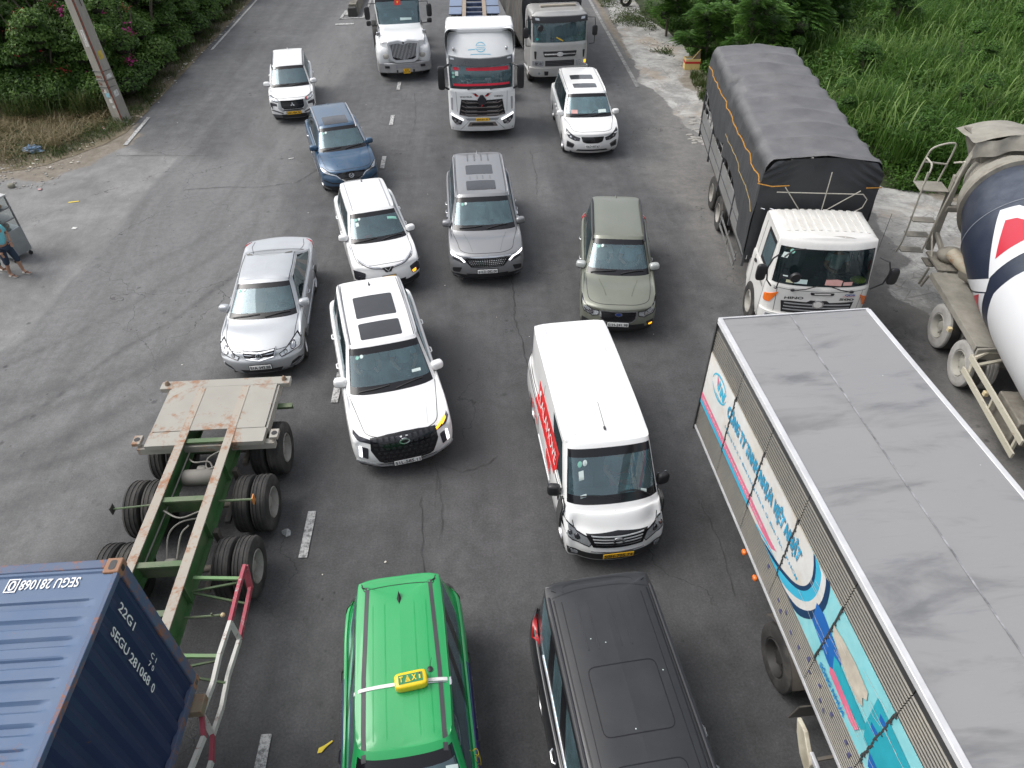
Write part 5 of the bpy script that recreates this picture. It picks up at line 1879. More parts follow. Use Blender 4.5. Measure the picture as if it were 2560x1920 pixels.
# ---- white minivan on the right -----------------------------------------------------
P = dict(L=5.11, W=1.985, H=1.75, zh=.93, zc=1.10, cowl=1.02, wst=1.78, wr=.68, wb=.88, wc=.83, roofend=.36, glassend=.14, zb=1.07, zbr=1.12, zd=1.05, zg=1.10,
  wb_len=3.06, wheel_r=.34, dpil=.2, dtop=.2, nose=.10, bow=.17, fc=.36, rows=3)
c = Car(P, 'parked_minivan', 'white minivan with two sunroof panels in front of the beige truck', WHITE, (3.97, 26.16), R(.5),
  glass=glassmat('pale_windscreen', (.60, .70, .68), .06, dust=.22), seats=SEAT_L)
S = c.S
c.hoodlines()
c.mirrors(WHITE, tip=1.12)
S.decal('grille', 'front', rpoly([(-.40, .80), (.40, .80), (.34, .64), (.20, .60), (-.20, .60), (-.34, .64)], .03), GLOSSBLACK, c.root, off=.010)
for r_ in range(3):
 for k in range(10 - r_):
  x = -.33 + r_ * .03 + k * .073
  S.decal('grille_bar', 'front', [(x - .022, .76 - r_ * .05), (x, .775 - r_ * .05), (x + .022, .76 - r_ * .05), (x, .745 - r_ * .05)], hexm, c.root, off=.018, skirt=.005, res=1)
headlamp(c, [(.44, .76), (.60, .80), (.88, .95), (.90, .90), (.80, .74), (.62, .68), (.46, .68)], [(.60, .72, .03), (.74, .78, .03)], base=LAMPDARK)
S.sdecal('fog_recess', 'front', rpoly([(.62, .56), (.86, .64), (.86, .44), (.66, .42)], .03), BLACK, c.root, off=.008)
S.sdecal('fog_chrome', 'front', ribbon([(.60, .53), (.87, .62), (.87, .44), (.66, .40)], .015), CHROME, c.root, off=.014)
S.decal('lower_intake', 'front', [(-.50, .38), (.50, .38), (.56, .32), (-.56, .32)], BLACK, c.root, off=.008)
c.plate('72LD-007.63', z=.50, frame=False)
c.wipers()
S.decal('toll_sticker', 'top', [(-.62, c.yc + .20), (-.40, c.yc + .16), (-.40, c.yc + .28), (-.62, c.yc + .32)], pm('pink_card', (.62, .35, .32), .6), c.root)
S.decal('notice', 'top', [(.34, c.yc + .16), (.62, c.yc + .22), (.62, c.yc + .32), (.34, c.yc + .26)], STICK_W, c.root)
c.rails(WHITE, -.60, 2.1, x=.70, r=.018)
S.decal('sunroof', 'top', rpoly([(-.42, -.30), (.42, -.30), (.42, .14), (-.42, .14)], .05), ROOFGLASS, c.root, off=.006)
S.decal('sunroof', 'top', rpoly([(-.42, .62), (.42, .62), (.42, 1.10), (-.42, 1.10)], .05), ROOFGLASS, c.root, off=.006)
c.doors([-1.05, .15, 1.3], handles=[-.05, .35], hmat=WHITE)
S.seam('top', [(.64, -.6), (.65, .6), (.63, 2.1)], c.root, w=.012, name='roof_seam')
# ---- white delivery van --------------------------------------------------------------
P = dict(L=4.80, W=1.74, H=1.98, zh=.93, zc=1.16, cowl=.50, wst=1.08, wr=.70, wb=.80, wc=.77, roofend=.16, glassend=.06, zb=1.12, zbr=1.14, zd=1.10, zg=1.20,
  wb_len=3.05, fo=.80, wheel_r=.33, dpil=.25, dtop=.2, nose=.17, bow=.16, fc=.30, z0=.19, rows=1, drop=.05, gside=.14, edge=.035, rearglass=0, sideend=6.05, crown=.04, rfall=.01)
c = Car(P, 'delivery_van', 'long white delivery van with red lettering on its side in the middle', WHITE, (1.87, 9.22), R(4.6), cat='van')
S = c.S
S.seam('top', [(0, c.yf + .12), (.45, c.yf + .16), (.66, c.yf + .26), (.72, c.yf + .42)], c.root, name='bonnet_seam')
c.mirrors(BLACK, y=c.yc + .42, z=1.20, tip=1.06, size=(.115, .075, .12))
S.decal('grille', 'front', [(-.52, .84), (0, .89), (.52, .84), (.42, .64), (-.42, .64)], GLOSSBLACK, c.root, off=.010)
for k in range(4):
 z = .83 - k * .045
 S.decal('grille_slat', 'front', [(-.44 + k * .02, z), (.44 - k * .02, z), (.43 - k * .02, z - .012), (-.43 + k * .02, z - .012)], CHROME if k == 3 else SKID, c.root, off=.02, skirt=.006)
S.decal('emblem', 'front', ribbon(circ((0, .76), .085, .042, 20) + [(.085, .76)], .016), CHROME, c.root, off=.03)
headlamp(c, [(.50, .80), (.66, .84), (.80, .96), (.86, .98), (.85, .80), (.74, .70), (.48, .64), (.44, .70)], [(.66, .77, .035), (.77, .82, .025)])
S.decal('lower_intake', 'front', rpoly([(-.82, .54), (-.60, .50), (.60, .50), (.82, .54), (.80, .36), (.4, .34), (-.4, .34), (-.80, .36)], .03), BLACK, c.root, off=.008)
S.sdecal('fog_lamp', 'front', rpoly([(.64, .48), (.76, .50), (.75, .41), (.65, .40)], .02), LAMPGLASS, c.root, off=.016)
S.decal('bumper_chrome', 'front', ribbon([(-.45, .55), (.45, .55)], .014), CHROME, c.root, off=.014)
c.plate('50H-705.74', z=.48, mat=PLATE_Y)
c.wipers([[(.62, c.yc + .10), (.38, c.yc + .13), (.10, c.yc + .11)], [(.10, c.yc + .04), (-.25, c.yc + .10), (-.55, c.yc + .14)]])
c.stickers(-.52, sq=True)
for x in (-.5, .52):
 S.decal('windscreen_tag', 'top', [(x - .05, c.yc + .12), (x + .05, c.yc + .12), (x + .05, c.yc + .15), (x - .05, c.yc + .15)], STICK_W, c.root)
aer = MB().blob((.0, -.92, 1.995), (.022, .05, .03), .9)
p0, _ = S.hit('top', 0, -.92)
aer = MB().blob((0, -.92, p0.z + .015), (.02, .045, .025), .9).tube([(0, -.92, p0.z + .03), (-.01, -.40, p0.z + .14)], .005, 5)
obj('aerial', aer, BLACK, c.root)
for k in range(2):
 pass
S.decal('rear_lamp_bar', 'top', [(-.42, 2.345), (.42, 2.345), (.42, 2.37), (-.42, 2.37)], BLACK, c.root, off=.006)
for x in (-.52, .52):
 S.seam('top', [(x, -1.0), (x, .5), (x, 2.2)], c.root, w=.035, mat=pm('rib_white', (.66, .66, .67), .4), name='roof_rib', sym=False)
REDW = pm('red_vinyl', (.62, .03, .03), .4)
S.decal('advert', 'right', [(-.98, 1.50), (.98, 1.50), (.98, 1.02), (-.98, 1.02)], REDW, c.root, off=.006)
S.decal('advert', 'right', [(-.72, .98), (-.30, .98), (-.36, .78), (-.72, .72)], REDW, c.root, off=.006)
def side_text(S, root, body, mat, y0, z0, w_, h_, side='right', bold=.02, name='lettering', off=.022, flip=1):
 me = textmesh(body, w_, h_, bold=bold)
 for v in me.vertices:
  yy = y0 - v.co.x * flip if side == 'right' else y0 + v.co.x
  zz = z0 + v.co.y
  p, n = S.hit(side, yy, zz)
  v.co = p + n * off
 return place(name, me, mat, root, smooth=False)
side_text(S, c.root, 'LALAMOVE', WHITETXT, -.10, 1.28, 1.62, .26, bold=.0, off=.03)
bird = [(.84, 1.20), (.94, 1.40), (.88, 1.30), (.78, 1.42), (.72, 1.36), (.80, 1.26)]
S.decal('bird_mark', 'right', bird, WHITETXT, c.root, off=.012)
side_text(S, c.root, '1900 545', REDW, .95, .78, .75, .16)
S.decal('fuel_flap', 'right', circ((-1.62, .72), .08), BLACKTXT, c.root)
S.decal('badge', 'right', circ((-1.45, .98), .07), BLACKTXT, c.root)
for side in ('left', 'right'):
 S.seam(side, [(-.78, .36), (-.76, 1.68)], c.root, w=.014, sym=False, name='door_seam', smooth=False)
 S.seam(side, [(.55, .36), (.55, 1.74)], c.root, w=.014, sym=False, name='door_seam', smooth=False)
 S.seam(side, [(-1.72, .40), (-1.70, 1.05)], c.root, w=.014, sym=False, name='door_seam', smooth=False)
 S.decal('slide_rail', side, ribbon([(.6, 1.02), (2.1, 1.02)], .03), GREYPL, c.root, off=.006)
 S.decal('rub_strip', side, ribbon([(-.7, .52), (.5, .52)], .05), pm('rib_white', (.66, .66, .67), .4), c.root, off=.012)
p = c.worldpt(.34, c.yc + .98, 0)
seated_person('driver in grey shirt with a red cloth on the lap inside the white delivery van', (p.x, p.y, .70), R(4.6), (.22, .24, .26), trousers=(.4, .03, .03))
VANC = c
# ---- green taxi ------------------------------------------------------------------------
P = dict(L=4.48, W=1.75, H=1.71, zh=.95, zc=1.10, cowl=.98, wst=1.82, wr=.565, wb=.78, wc=.75, roofend=.16, glassend=.06, zb=1.06, zbr=1.14, zd=1.08, zg=1.14,
  wb_len=2.775, wheel_r=.34, dpil=.16, dtop=.14, nose=.08, bow=.14, fc=.30, rows=3, rdrop=.10, rfall=.05)
c = Car(P, 'parked_taxi', 'bright green taxi with a yellow roof sign strapped across its roof', GREENP, (-1.18, 3.77), R(5.6), cat='taxi',
  side=glassmat('dark_side_glass', (.10, .11, .11), .03))
S = c.S
c.mirrors(GREENP, tip=1.02, lower=BLACK)
gut = pm('grey_gutter_strip', (.055, .055, .06), .6)
for x in (-.47, .47):
 S.decal('gutter_strip', 'top', ribbon([(x * 1.02, -.40), (x * 1.02, .6), (x * .93, 1.92)], .055), gut, c.root, off=.006)
S.seam('top', [(-.48, 1.86), (-.3, 1.90), (0, 1.92), (.3, 1.90), (.48, 1.86)], c.root, w=.012, name='tailgate_seam', sym=False)
S.seam('top', [(.48, 1.86), (.54, 2.06)], c.root, w=.012, name='tailgate_seam', smooth=False)
for x in (-.36, .36, -.2, .2):
 S.decal('roof_rib', 'top', ribbon([(x, -.2), (x, 1.6)], .016), pm('rib_green', (.006, .31, .08), .4), c.root, off=.002)
c.fin(1.66, BLACK, 1.25)
p0, _ = S.hit('top', .12, .43)
WHITESTRAP = pm('white_strap', (.72, .72, .70), .5)
for (xa_, xb_) in ((-.60, .02), (.22, .61)):
 mb = S.wire('top', [(xa_ + (xb_ - xa_) * i / 8, .43) for i in range(9)], .012, 5)
 mb2 = MB()
 pts = [S.hit('top', xa_ + (xb_ - xa_) * i / 8, .44) for i in range(9)]
 vs, fs = [], []
 for (q, n_) in pts:
  for dy in (-.022, .022):
   vs.append(q + n_ * .012 + Vector((0, dy, 0)))
 for (q, n_) in pts:
  for dy in (-.022, .022):
   vs.append(q + n_ * .002 + Vector((0, dy, 0)))
 m = len(pts)
 for i in range(m - 1):
  a = 2 * i
  fs += [(a, a + 1, a + 3, a + 2), (a, a + 2, 2 * m + a + 2, 2 * m + a), (a + 1, 2 * m + a + 1, 2 * m + a + 3, a + 3)]
 obj('roof_strap', MB().add(vs, fs), WHITESTRAP, c.root, smooth=False)
mb = MB()
pts = [S.hit('top', x, .40)[0] + Vector((0, 0, .012)) for x in (.24, .40, .52, .60)]
obj('strap_buckle', MB().tube(pts, .008, 5).box(tuple(S.hit('top', .60, .42)[0] + Vector((0, 0, .02))), (.03, .10, .03)), CHROME, c.root)
sg = thing('taxi_roof_sign', 'yellow lightbox with green TAXI panel strapped to the green roof', 'taxi sign', (0, 0, 0))
sg.matrix_world = c.root.matrix_basis @ Matrix.Translation((.12, .43, p0.z + .065)) @ Matrix.Rotation(R(4), 4, 'Z')
YEL = pm('yellow_lightbox', (.80, .58, .01), .35, coat=.3, var=.06)
obj('housing', MB().blob((0, 0, 0), (.205, .105, .07), .35, 24, 12), YEL, sg)
obj('panel', MB().prism(rpoly([(-.15, -.058), (.15, -.058), (.15, .058), (-.15, .058)], .01), 'z', .05, .074), pm('green_sign_panel', (.02, .22, .08), .4), sg, smooth=False)
text('lettering', 'T', YEL, sg, (-.115, 0, .078), (1, 0, 0), (0, 1, 0), .045, .075, bold=.03)
text('lettering', 'X', YEL, sg, (.045, 0, .078), (1, 0, 0), (0, 1, 0), .06, .075, bold=.03)
text('lettering', 'I', YEL, sg, (.115, -.006, .078), (1, 0, 0), (0, 1, 0), .018, .055, bold=.03)
for k in range(5):
 ww = .008 + k * .008
 z_ = .032 - k * .017
 mb = MB().add([(-.035 - ww, z_ - .006, .079), (-.035 + ww, z_ - .006, .079), (-.035 + ww * .7, z_ + .006, .079), (-.035 - ww * .7, z_ + .006, .079)], [(0, 1, 2, 3)])
 obj('letter_stripe', mb, YEL, sg, smooth=False)
obj('red_dot', MB().prism(circ((.118, .042), .011, n=10), 'z', .07, .080), RED, sg, smooth=False)
ba = MB().lathe([(0, .035), (.012, .038), (.02, .012), (.02, .001)], 'z', (.36, .58, p0.z - .01), 16).tube([(.36, .58, p0.z + .01), (.39, .70, p0.z + .06)], .003, 5)
obj('radio_aerial', ba, BLACK, c.root)
NAVY = pm('navy_vinyl', (.02, .018, .13), .4)
LEAFY = pm('yellow_vinyl', (.75, .60, .04), .5)
for side in ('left', 'right'):
 S.decal('advert', side, [(-.80, 1.02), (.95, 1.03), (1.02, .45), (-.75, .45)], NAVY, c.root, off=.006)
 side_text(S, c.root, 'QUẠT ĐIỆN CAO CẤP', WHITETXT, .42, .93, .75, .06, side=side, bold=.01)
 for fy, fz, fr_ in ((-.30, .93, .06), (-.44, .84, .085), (-.56, .95, .055), (-.28, .76, .05), (-.64, .80, .055)):
  pl = []
  for i in range(20):
   a = 2 * math.pi * i / 20
   rr_ = fr_ * (.72 + .28 * abs(math.cos(2.5 * a)))
   pl.append((fy + rr_ * math.cos(a), fz + rr_ * math.sin(a)))
  S.decal('flower_print', side, pl, LEAFY, c.root, off=.012, skirt=0)
 S.decal('door_notice', side, rpoly([(-1.25, 1.0), (-.95, 1.0), (-.95, .80), (-1.25, .80)], .02), WHITETXT, c.root, off=.008)
c.doors([-.95, .15, 1.2], handles=[0, 1.05], hmat=BLACK)
S.sdecal('advert', 'top', [(.795, -.80), (.795, .95), (.872, .95), (.872, -.80)], NAVY, c.root, off=.008)
for k in range(6):
 S.sdecal('flower_print', 'top', circ((.825 + .015 * (k % 3), -.25 - k * .085), .030, .045, 9), LEAFY, c.root, off=.013, skirt=0)
S.sdecal('tail_lamp', 'top', [(.62, 2.21), (.83, 2.12), (.875, 1.88), (.80, 1.98), (.70, 2.10)], pm('dark_red_lamp', (.16, .01, .015), .2, coat=.5), c.root, off=.012)
S.decal('inspection_sticker', 'top', [(.46, c.yf + 1.70), (.60, c.yf + 1.72), (.60, c.yf + 1.60), (.46, c.yf + 1.58)], STICK_W, c.root)
TAXI = c
# ---- black minivan ------------------------------------------------------------------------
P = dict(L=5.15, W=1.99, H=1.77, zh=.93, zc=1.10, cowl=1.03, wst=1.80, wr=.73, wb=.89, wc=.84, roofend=.12, glassend=.04, zb=1.08, zbr=1.12, zd=1.06, zg=1.12,
  wb_len=3.09, wheel_r=.35, dpil=.2, dtop=.16, nose=.10, bow=.12, fc=.30, rows=3, rdrop=.10, rfall=.03)
c = Car(P, 'parked_minivan', 'black minivan with a faint roof hatch outline beside the green taxi', BLACKP, (1.67, 3.18), R(6.0),
  side=glassmat('dark_side_glass', (.10, .11, .11), .03))
S = c.S
c.mirrors(BLACKP, tip=1.12)
RIBK = pm('rib_black', (.03, .031, .034), .35)
S.seam('top', [(-.68, 2.18), (-.3, 2.26), (0, 2.27), (.3, 2.26), (.68, 2.18)], c.root, w=.012, name='tailgate_seam', sym=False)
S.seam('top', [(-.50, 2.20), (-.46, 2.36), (0, 2.40), (.46, 2.36), (.50, 2.20)], c.root, w=.008, name='spoiler_line', sym=False)
for x in (-.36, -.22, .08, .22):
 S.decal('roof_rib', 'top', ribbon([(x, 1.35), (x, 2.05)], .014), RIBK, c.root, off=.006)
S.decal('roof_rib', 'top', ribbon([(.36, 1.35), (.36, 2.05)], .012), BLACKP, c.root, off=.004)
for x0, y0, x1, y1 in ((-.44, .25, .44, 1.12), (-.42, -.62, .42, -.08)):
 q = rpoly([(x0, y0), (x1, y0), (x1, y1), (x0, y1)], .10)
 S.decal('hatch_outline', 'top', ribbon(q + [q[0]], .012), GLOSSBLACK, c.root, off=.004)
for sx in (-1, 1):
 S.decal('roof_line', 'top', ribbon([(sx * .56, -.6), (sx * .56, 2.1)], .010), GLOSSBLACK, c.root, off=.004)
c.rails(pm('black_rail', (.03, .03, .035), .4), -.6, 2.2, x=.72, r=.018, h=.006)
S.seam('top', [(.64, -.62), (.66, .6), (.66, 2.15)], c.root, w=.02, name='roof_seam', mat=GLOSSBLACK)
for side in ('left', 'right'):
 S.decal('window_chrome', side, ribbon([(-1.3, 1.09), (0, 1.10), (1.7, 1.14)], .018), CHROME, c.root, off=.012)
c.doors([-1.05, .15, 1.35], handles=[-.05, .45])
S.sdecal('tail_lamp', 'top', [(.84, 2.38), (.92, 2.25), (.965, 2.05), (.90, 1.85), (.87, 2.1)], RED, c.root, off=.012)
for x, y in ((-.30, 1.50), (-.12, 1.42), (.50, .95), (-.05, .30)):
 S.decal('bird_dropping', 'top', circ((x, y), .008, n=7), STICK_W, c.root, off=.006, skirt=0)
# trucks
def truck_wheel(parent, x, y, r=.50, wd=.28, dual=False, name='wheel', dusty=None, sx=1):
 """x = outer face; sx = +1 outer face towards +x"""
 key = ('tw', r, wd, dusty[1].name if dusty else 0)
 if key not in WHEELS:
  h = wd / 2
  ri = r * .56
  t = MB().lathe([(h * .8, ri * .98), (h, ri + .02), (h * 1.02, (r + ri) / 2), (h, r - .06), (h * .86, r - .015), (h * .6, r), (h * .58, r - .012), (h * .30, r - .012), (h * .28, r), (h * .05, r), (h * .03, r - .012),
      (-h * .22, r - .012), (-h * .24, r), (-h * .5, r), (-h * .52, r - .012), (-h * .62, r - .012), (-h * .64, r), (-h * .86, r - .015), (-h, r - .06), (-h, ri), (-h * .7, ri * .95)], 'x', n=36)
  rm = MB().lathe([(h * .92, ri), (h * 1.0, ri - .015), (h * .7, ri - .035), (h * .1, ri - .06), (-h * .1, ri * .5), (h * .15, ri * .48), (h * .5, ri * .38), (h * .55, .02), (h * .55, .001)], 'x', n=28)
  for k in range(8):
   a = k * math.pi / 4
   rm.lathe([(h * .0, .016), (h * .32, .016), (h * .32, .001)], 'x', c=(0, math.cos(a) * ri * .68, math.sin(a) * ri * .68), n=6)
  te, rme = t.mesh('tyre'), rm.mesh('rim')
  te.materials.append(dusty[0] if dusty else RUBBER)
  rme.materials.append(dusty[1] if dusty else pm('steel_wheel', (.34, .33, .30), .6, metal=.1, dirt=(.13, .11, .085), dirtamt=.5))
  for me in (te, rme):
   me.polygons.foreach_set('use_smooth', [True] * len(me.polygons))
   me.set_sharp_from_angle(angle=R(32))
  WHEELS[key] = (te, rme)
 te, rme = WHEELS[key]
 xs = [x - sx * wd / 2] + ([x - sx * (wd * 1.62)] if dual else [])
 for q in xs:
  o = place(name, te, None, parent, smooth=False, loc=(q, y, r), rot=(rnd.random() * 6, 0, 0 if sx > 0 else math.pi))
  place('rim', rme, None, o, smooth=False)
def cabover_rings(P):
 """control rings for a forward-control truck cab. front at y=0, rearwards +y"""
 W, Lc = P['W'], P['Lc']
 w = W / 2
 z0, zw, zt, H = P['z0'], P['zw'], P['zt'], P['H']
 lean = P.get('lean', .22)
 bow = P.get('bow', .10)
 rc = P.get('rc', .22)
 xa = [0, .5 * w, .82 * w, .955 * w, w, w, w, w, w, w, .985 * w, .6 * w, 0]
 ya = [0, bow * .25, bow, bow + rc * .5, bow + rc, bow + rc + .2, .35 * Lc + .15, .55 * Lc, .72 * Lc, Lc - .12, Lc - .02, Lc, Lc]
 def ring(f, z, fy, ztilt=0):
  return [(xa[i] * f, ya[i] + (fy if i < 3 else fy * .75 if i == 3 else fy * .4 if i == 4 else 0), z) for i in range(13)]
 rs = [ring(.97, z0, .03), ring(1, z0 + .25, 0), ring(1, (z0 + zw) / 2 + .1, .0), ring(.995, zw - .14, .02), ring(.985, zw - .03, .035)]
 r5 = ring(.975, zw, .045)
 rs.append(r5)
 r6 = ring(.965, zw + .03, .055)
 for i in range(6, 10):
  r6[i] = (r6[i][0], r6[i][1], zw + .03)
 rs.append(r6)
 tf = P.get('tf', .90)
 r7 = ring(tf, zt, .055 + lean)
 rs.append(r7)
 r8 = []
 for i, p in enumerate(r7):
  k = P.get('capin', .06)
  r8.append((p[0] * (1 - k * .5), p[1] + (k if i < 5 else (-k if i > 9 else 0)), H - .06))
 if P.get('cap'):
  r8 = [(p[0] * P.get('cf', 1.0), p[1] + (P['cap'][0] if i < 4 else P['cap'][0] * .6 if i == 4 else 0), H - .05) for i, p in enumerate(r7)]
 rs.append(r8)
 y0, y1 = r8[0][1] + .10, r8[12][1] - .08
 tt = [0, .02, .05, .10, .18, .28, .42, .57, .72, .86, .95, .98, 1]
 r10 = [(0, y0 + (y1 - y0) * t, H) for t in tt]
 r9 = [(p[0] * .6, p[1] * .6 + q[1] * .4, H - .008) for p, q in zip(r8, r10)]
 return rs + [r9, r10]
class Cab:
 def __init__(s, P, root, mat, glass, name='cab', side=None, roofmat=None, interior=(.04, .045, .045)):
  s.P = P
  s.root = root
  s.S = S = Shell(cabover_rings(P), n=6)
  rr, cc = S.rr, S.cc
  wind = (rr > 6) & (rr < 7) & (cc < 3)
  sg = (rr > 6) & (rr < 7) & (cc > 5) & (cc < 8)
  body = ~(wind | sg)
  s.cab = S.part(body, name, mat, root)
  ln = S.part((rr > 7) | (rr < 6), 'lining', pm('truck_lining', interior, .9), root)
  ln.data.transform(Matrix.Translation((0, P['Lc'] / 2, 1.7)) @ Matrix.Diagonal((.95, .93, .95, 1)) @ Matrix.Translation((0, -P['Lc'] / 2, -1.7)))
  inn = wind & (cc < 2.85) & (rr > 6.08) & (rr < 6.92)
  S.part(inn, 'windscreen', glass, root)
  S.part(wind & ~inn, 'windscreen_border', GLOSSBLACK, root)
  for sgn in (-1, 1):
   m_ = sg & (S.sgn == sgn)
   b_ = (cc < 5.18) | (cc > 7.82) | (rr < 6.1) | (rr > 6.88)
   S.part(m_ & ~b_, 'side_window', side or glassmat('side_glass', (.22, .26, .26), .05), root)
   S.part(m_ & b_, 'window_rubber', BLACK, root)
  W, Lc, z0, zw = P['W'], P['Lc'], P['z0'], P['zw']
  ib = MB().prism([(.20, zw - .12), (.62, zw - .10), (.75, zw - .30), (.75, z0 + .1), (.20, z0 + .1)], 'x', -W / 2 + .12, W / 2 - .12)
  ib.b2(-W / 2 + .1, W / 2 - .1, .2, Lc - .1, z0 + .05, z0 + .12)
  ib.b2(-W / 2 + .1, W / 2 - .1, Lc - .22, Lc - .12, z0 + .1, P['zt'])
  obj('dashboard', ib, LINING, root)
  for sx in (-1, 1):
   st = MB().blob((sx * .62, 1.15, zw - .38), (.27, .28, .1), .5).blob((sx * .62, 1.42, zw + .05), (.26, .1, .42), .5)
   obj('seat', st, SEAT_D, root)
  tt = [(math.cos(a) * .23, math.sin(a) * .23) for a in [i * math.pi / 8 for i in range(17)]]
  sw = MB().tube([(.62 + a, .72 - b * .55, zw - .03 + b * .5) for a, b in tt], .018, 6, cap=False)
  obj('steering_wheel', sw, BLACK, root)
 def f(s, name, poly, mat, off=.008, parent=None, skirt=.012, **kw):
  return s.S.decal(name, 'front', poly, mat, parent or s.root, off=off, skirt=skirt, **kw)
 def ff(s, name, poly, mat, **kw):
  s.f(name, poly, mat, **kw)
  s.f(name, [(-x, z) for x, z in poly], mat, **kw)
 def y(s, x, z):
  return s.S.hit('front', x, z)[0].y
def fplate(cab, txt, x, z, mat, w=.47, h=.11, two=None):
 y = cab.y(x, z) - .03
 o = obj('number_plate', MB().box((x, y, z), (w, .014, h)), mat, cab.root, bevel=.004)
 if two:
  text('lettering', two[0], BLACKTXT, o, (x, y - .007, z + h * .22), (1, 0, 0), (0, 0, 1), w * .6, h * .34, bold=.015)
  text('lettering', two[1], BLACKTXT, o, (x, y - .007, z - h * .22), (1, 0, 0), (0, 0, 1), w * .86, h * .38, bold=.015)
 else:
  text('lettering', txt, BLACKTXT, o, (x, y - .007, z), (1, 0, 0), (0, 0, 1), w * .9, h * .62, bold=.02)
CABWHITE = paint('truck_white_paint', (.74, .73, .70), 0, .38, .14)
FRAME = pm('chassis_frame_steel', (.045, .045, .047), .7, var=.2, dirt=(.13, .11, .085), dirtamt=.5)
ALU = pm('brushed_aluminium_panel', (.36, .37, .375), .42, metal=.55, var=.12, vscale=1.5, dirt=(.22, .20, .17), dirtamt=.35)
# container on its chassis
G_GREEN = pm('faded_green_paint', (.075, .13, .055), .6, var=.2, dirt=(.20, .19, .14), dirtamt=.45)
def rustpaint(name, col, rust=(.25, .10, .045), scale=2.2, amt=.5, stripe=None, rough=.6, dust=(.42, .38, .30), dustamt=.3, detail=True):
 b = NB(name)
 p = b.coord('Object')
 n1 = b.noise(p, scale, 8, .72, .6)
 n2 = b.noise(p, scale * 6, 6, .7)
 f = b.math('ADD', b.math('MULTIPLY', n1, .7), b.math('MULTIPLY', n2, .3))
 rf = b.ramp(f, .62 - amt * .14, .66 - amt * .04, 0, 1, True)
 c = b.mix(b.ramp(b.noise(p, .9, 4, .6), .3, .75, 0, dustamt), col, dust)
 if stripe:
  w = b.n('ShaderNodeTexWave', wave_type='BANDS', bands_direction='Y')
  w.inputs['Scale'].default_value = stripe
  w.inputs['Distortion'].default_value = 2.5
  w.inputs['Detail'].default_value = 3
  b.l(p, w.inputs['Vector'])
  wf = b.ramp(w.outputs['Fac'], .45, .8, 0, .95, True)
  rf = b.math('MAXIMUM', rf, b.math('MULTIPLY', wf, b.ramp(n1, .35, .5, .2, 1)))
 rc = b.mix(b.ramp(n2, .35, .65), rust, (rust[0] * 1.2, rust[1] * 1.25, rust[2] * 1.3))
 c = b.mix(rf, c, rc)
 b.color(c)
 b.l(b.ramp(rf, 0, 1, rough, .9), b.b.inputs['Roughness'])
 b.bump(n2, .15, .01)
 MATS[name] = b.m
 return b.m
DECKM = rustpaint('worn_deck_paint', (.30, .285, .25), (.25, .125, .065), 1.1, .75, dust=(.42, .41, .36), dustamt=.5)
RAILTOP = rustpaint('rusty_rail_top', (.34, .30, .25), (.27, .125, .065), 2.4, .95, stripe=None, dust=(.42, .40, .34), dustamt=.4)
ch = thing('container_chassis', 'green skeletal container trailer with rusty deck and three rows of double wheels', 'trailer', (-5.14, 10.80, 0), R(.6))
zt = 1.30
RX = .42
dk = MB()
for (x0, x1) in ((-1.02, -.43), (-.43, .43), (.43, 1.02)):
 d_ = MB().b2(x0 + .006, x1 - .006, -1.42, -.01, zt - .02, zt + (.004 if x0 < 0 and x1 < 0 else 0))
 obj('deck_plate', d_, DECKM, ch, smooth=False)
for sx in (-1, 1):
 b_ = MB().b2(sx * .43, sx * 1.05, -1.78, -1.43, zt - .10, zt - .004)
 b_.b2(sx * 1.02, sx * 1.06, -1.42, -.02, zt - .20, zt - .03)
 obj('deck_wing', b_, DECKM, ch, smooth=False)
for sx in (-1, 1):
 obj('rail_strip', MB().b2(sx * RX - .07, sx * RX + .07, -1.42, -.24, zt + .001, zt + .009), RAILTOP, ch, smooth=False)
rb = MB().b2(-1.25, 1.25, -.22, .0, zt - .10, zt + .006)
obj('front_bolster', MB().b2(-1.22, 1.22, -1.74, -1.62, zt - .25, zt - .11), DECKM, ch)
obj('rear_bolster', rb, DECKM, ch, bevel=.01)
for sx in (-1, 1):
 tl = MB().lathe([(zt + .004, .05), (zt + .05, .045), (zt + .09, .02), (zt + .09, .001)], 'z', (sx * 1.13, -.10, 0), 12)
 obj('twist_lock', tl, rustpaint('rust_steel_%d' % len(MATS), (.20, .12, .07), amt=.9), ch)
 bk = MB().box((sx * 1.22, -1.60, zt - .03), (.15, .22, .07))
 o_ = obj('lock_bracket', bk, DECKM, ch, bevel=.008)
 obj('lock_hole', MB().lathe([(zt + .007, .052), (zt + .012, .052), (zt + .012, .001)], 'z', (sx * 1.22, -1.60, 0), 14), BLACK, o_)
G2 = pm('green_chassis_paint', (.05, .15, .045), .55, var=.2, dirt=(.16, .16, .11), dirtamt=.5)
RX = .42
for sx in (-1, 1):
 rl = MB().b2(sx * RX - .075, sx * RX + .075, -12.0, -1.40, zt - .018, zt + .008)
 o_ = obj('main_rail', rl, RAILTOP, ch, smooth=False)
 wbm = MB().b2(sx * RX - .012, sx * RX + .012, -12.0, -.3, zt - .42, zt - .02)
 wbm.b2(sx * RX - .085, sx * RX + .085, -12.0, -.3, zt - .44, zt - .42)
 obj('rail_web', wbm, G2, o_, smooth=False)
 for y in (-2.3, -3.55, -4.75, -5.5, -6.4, -7.6):
  st = MB().b2(sx * (RX + .013), sx * (RX + .085), y - .012, y + .012, zt - .42, zt - .02)
  obj('web_stiffener', st, G2, o_, smooth=False)
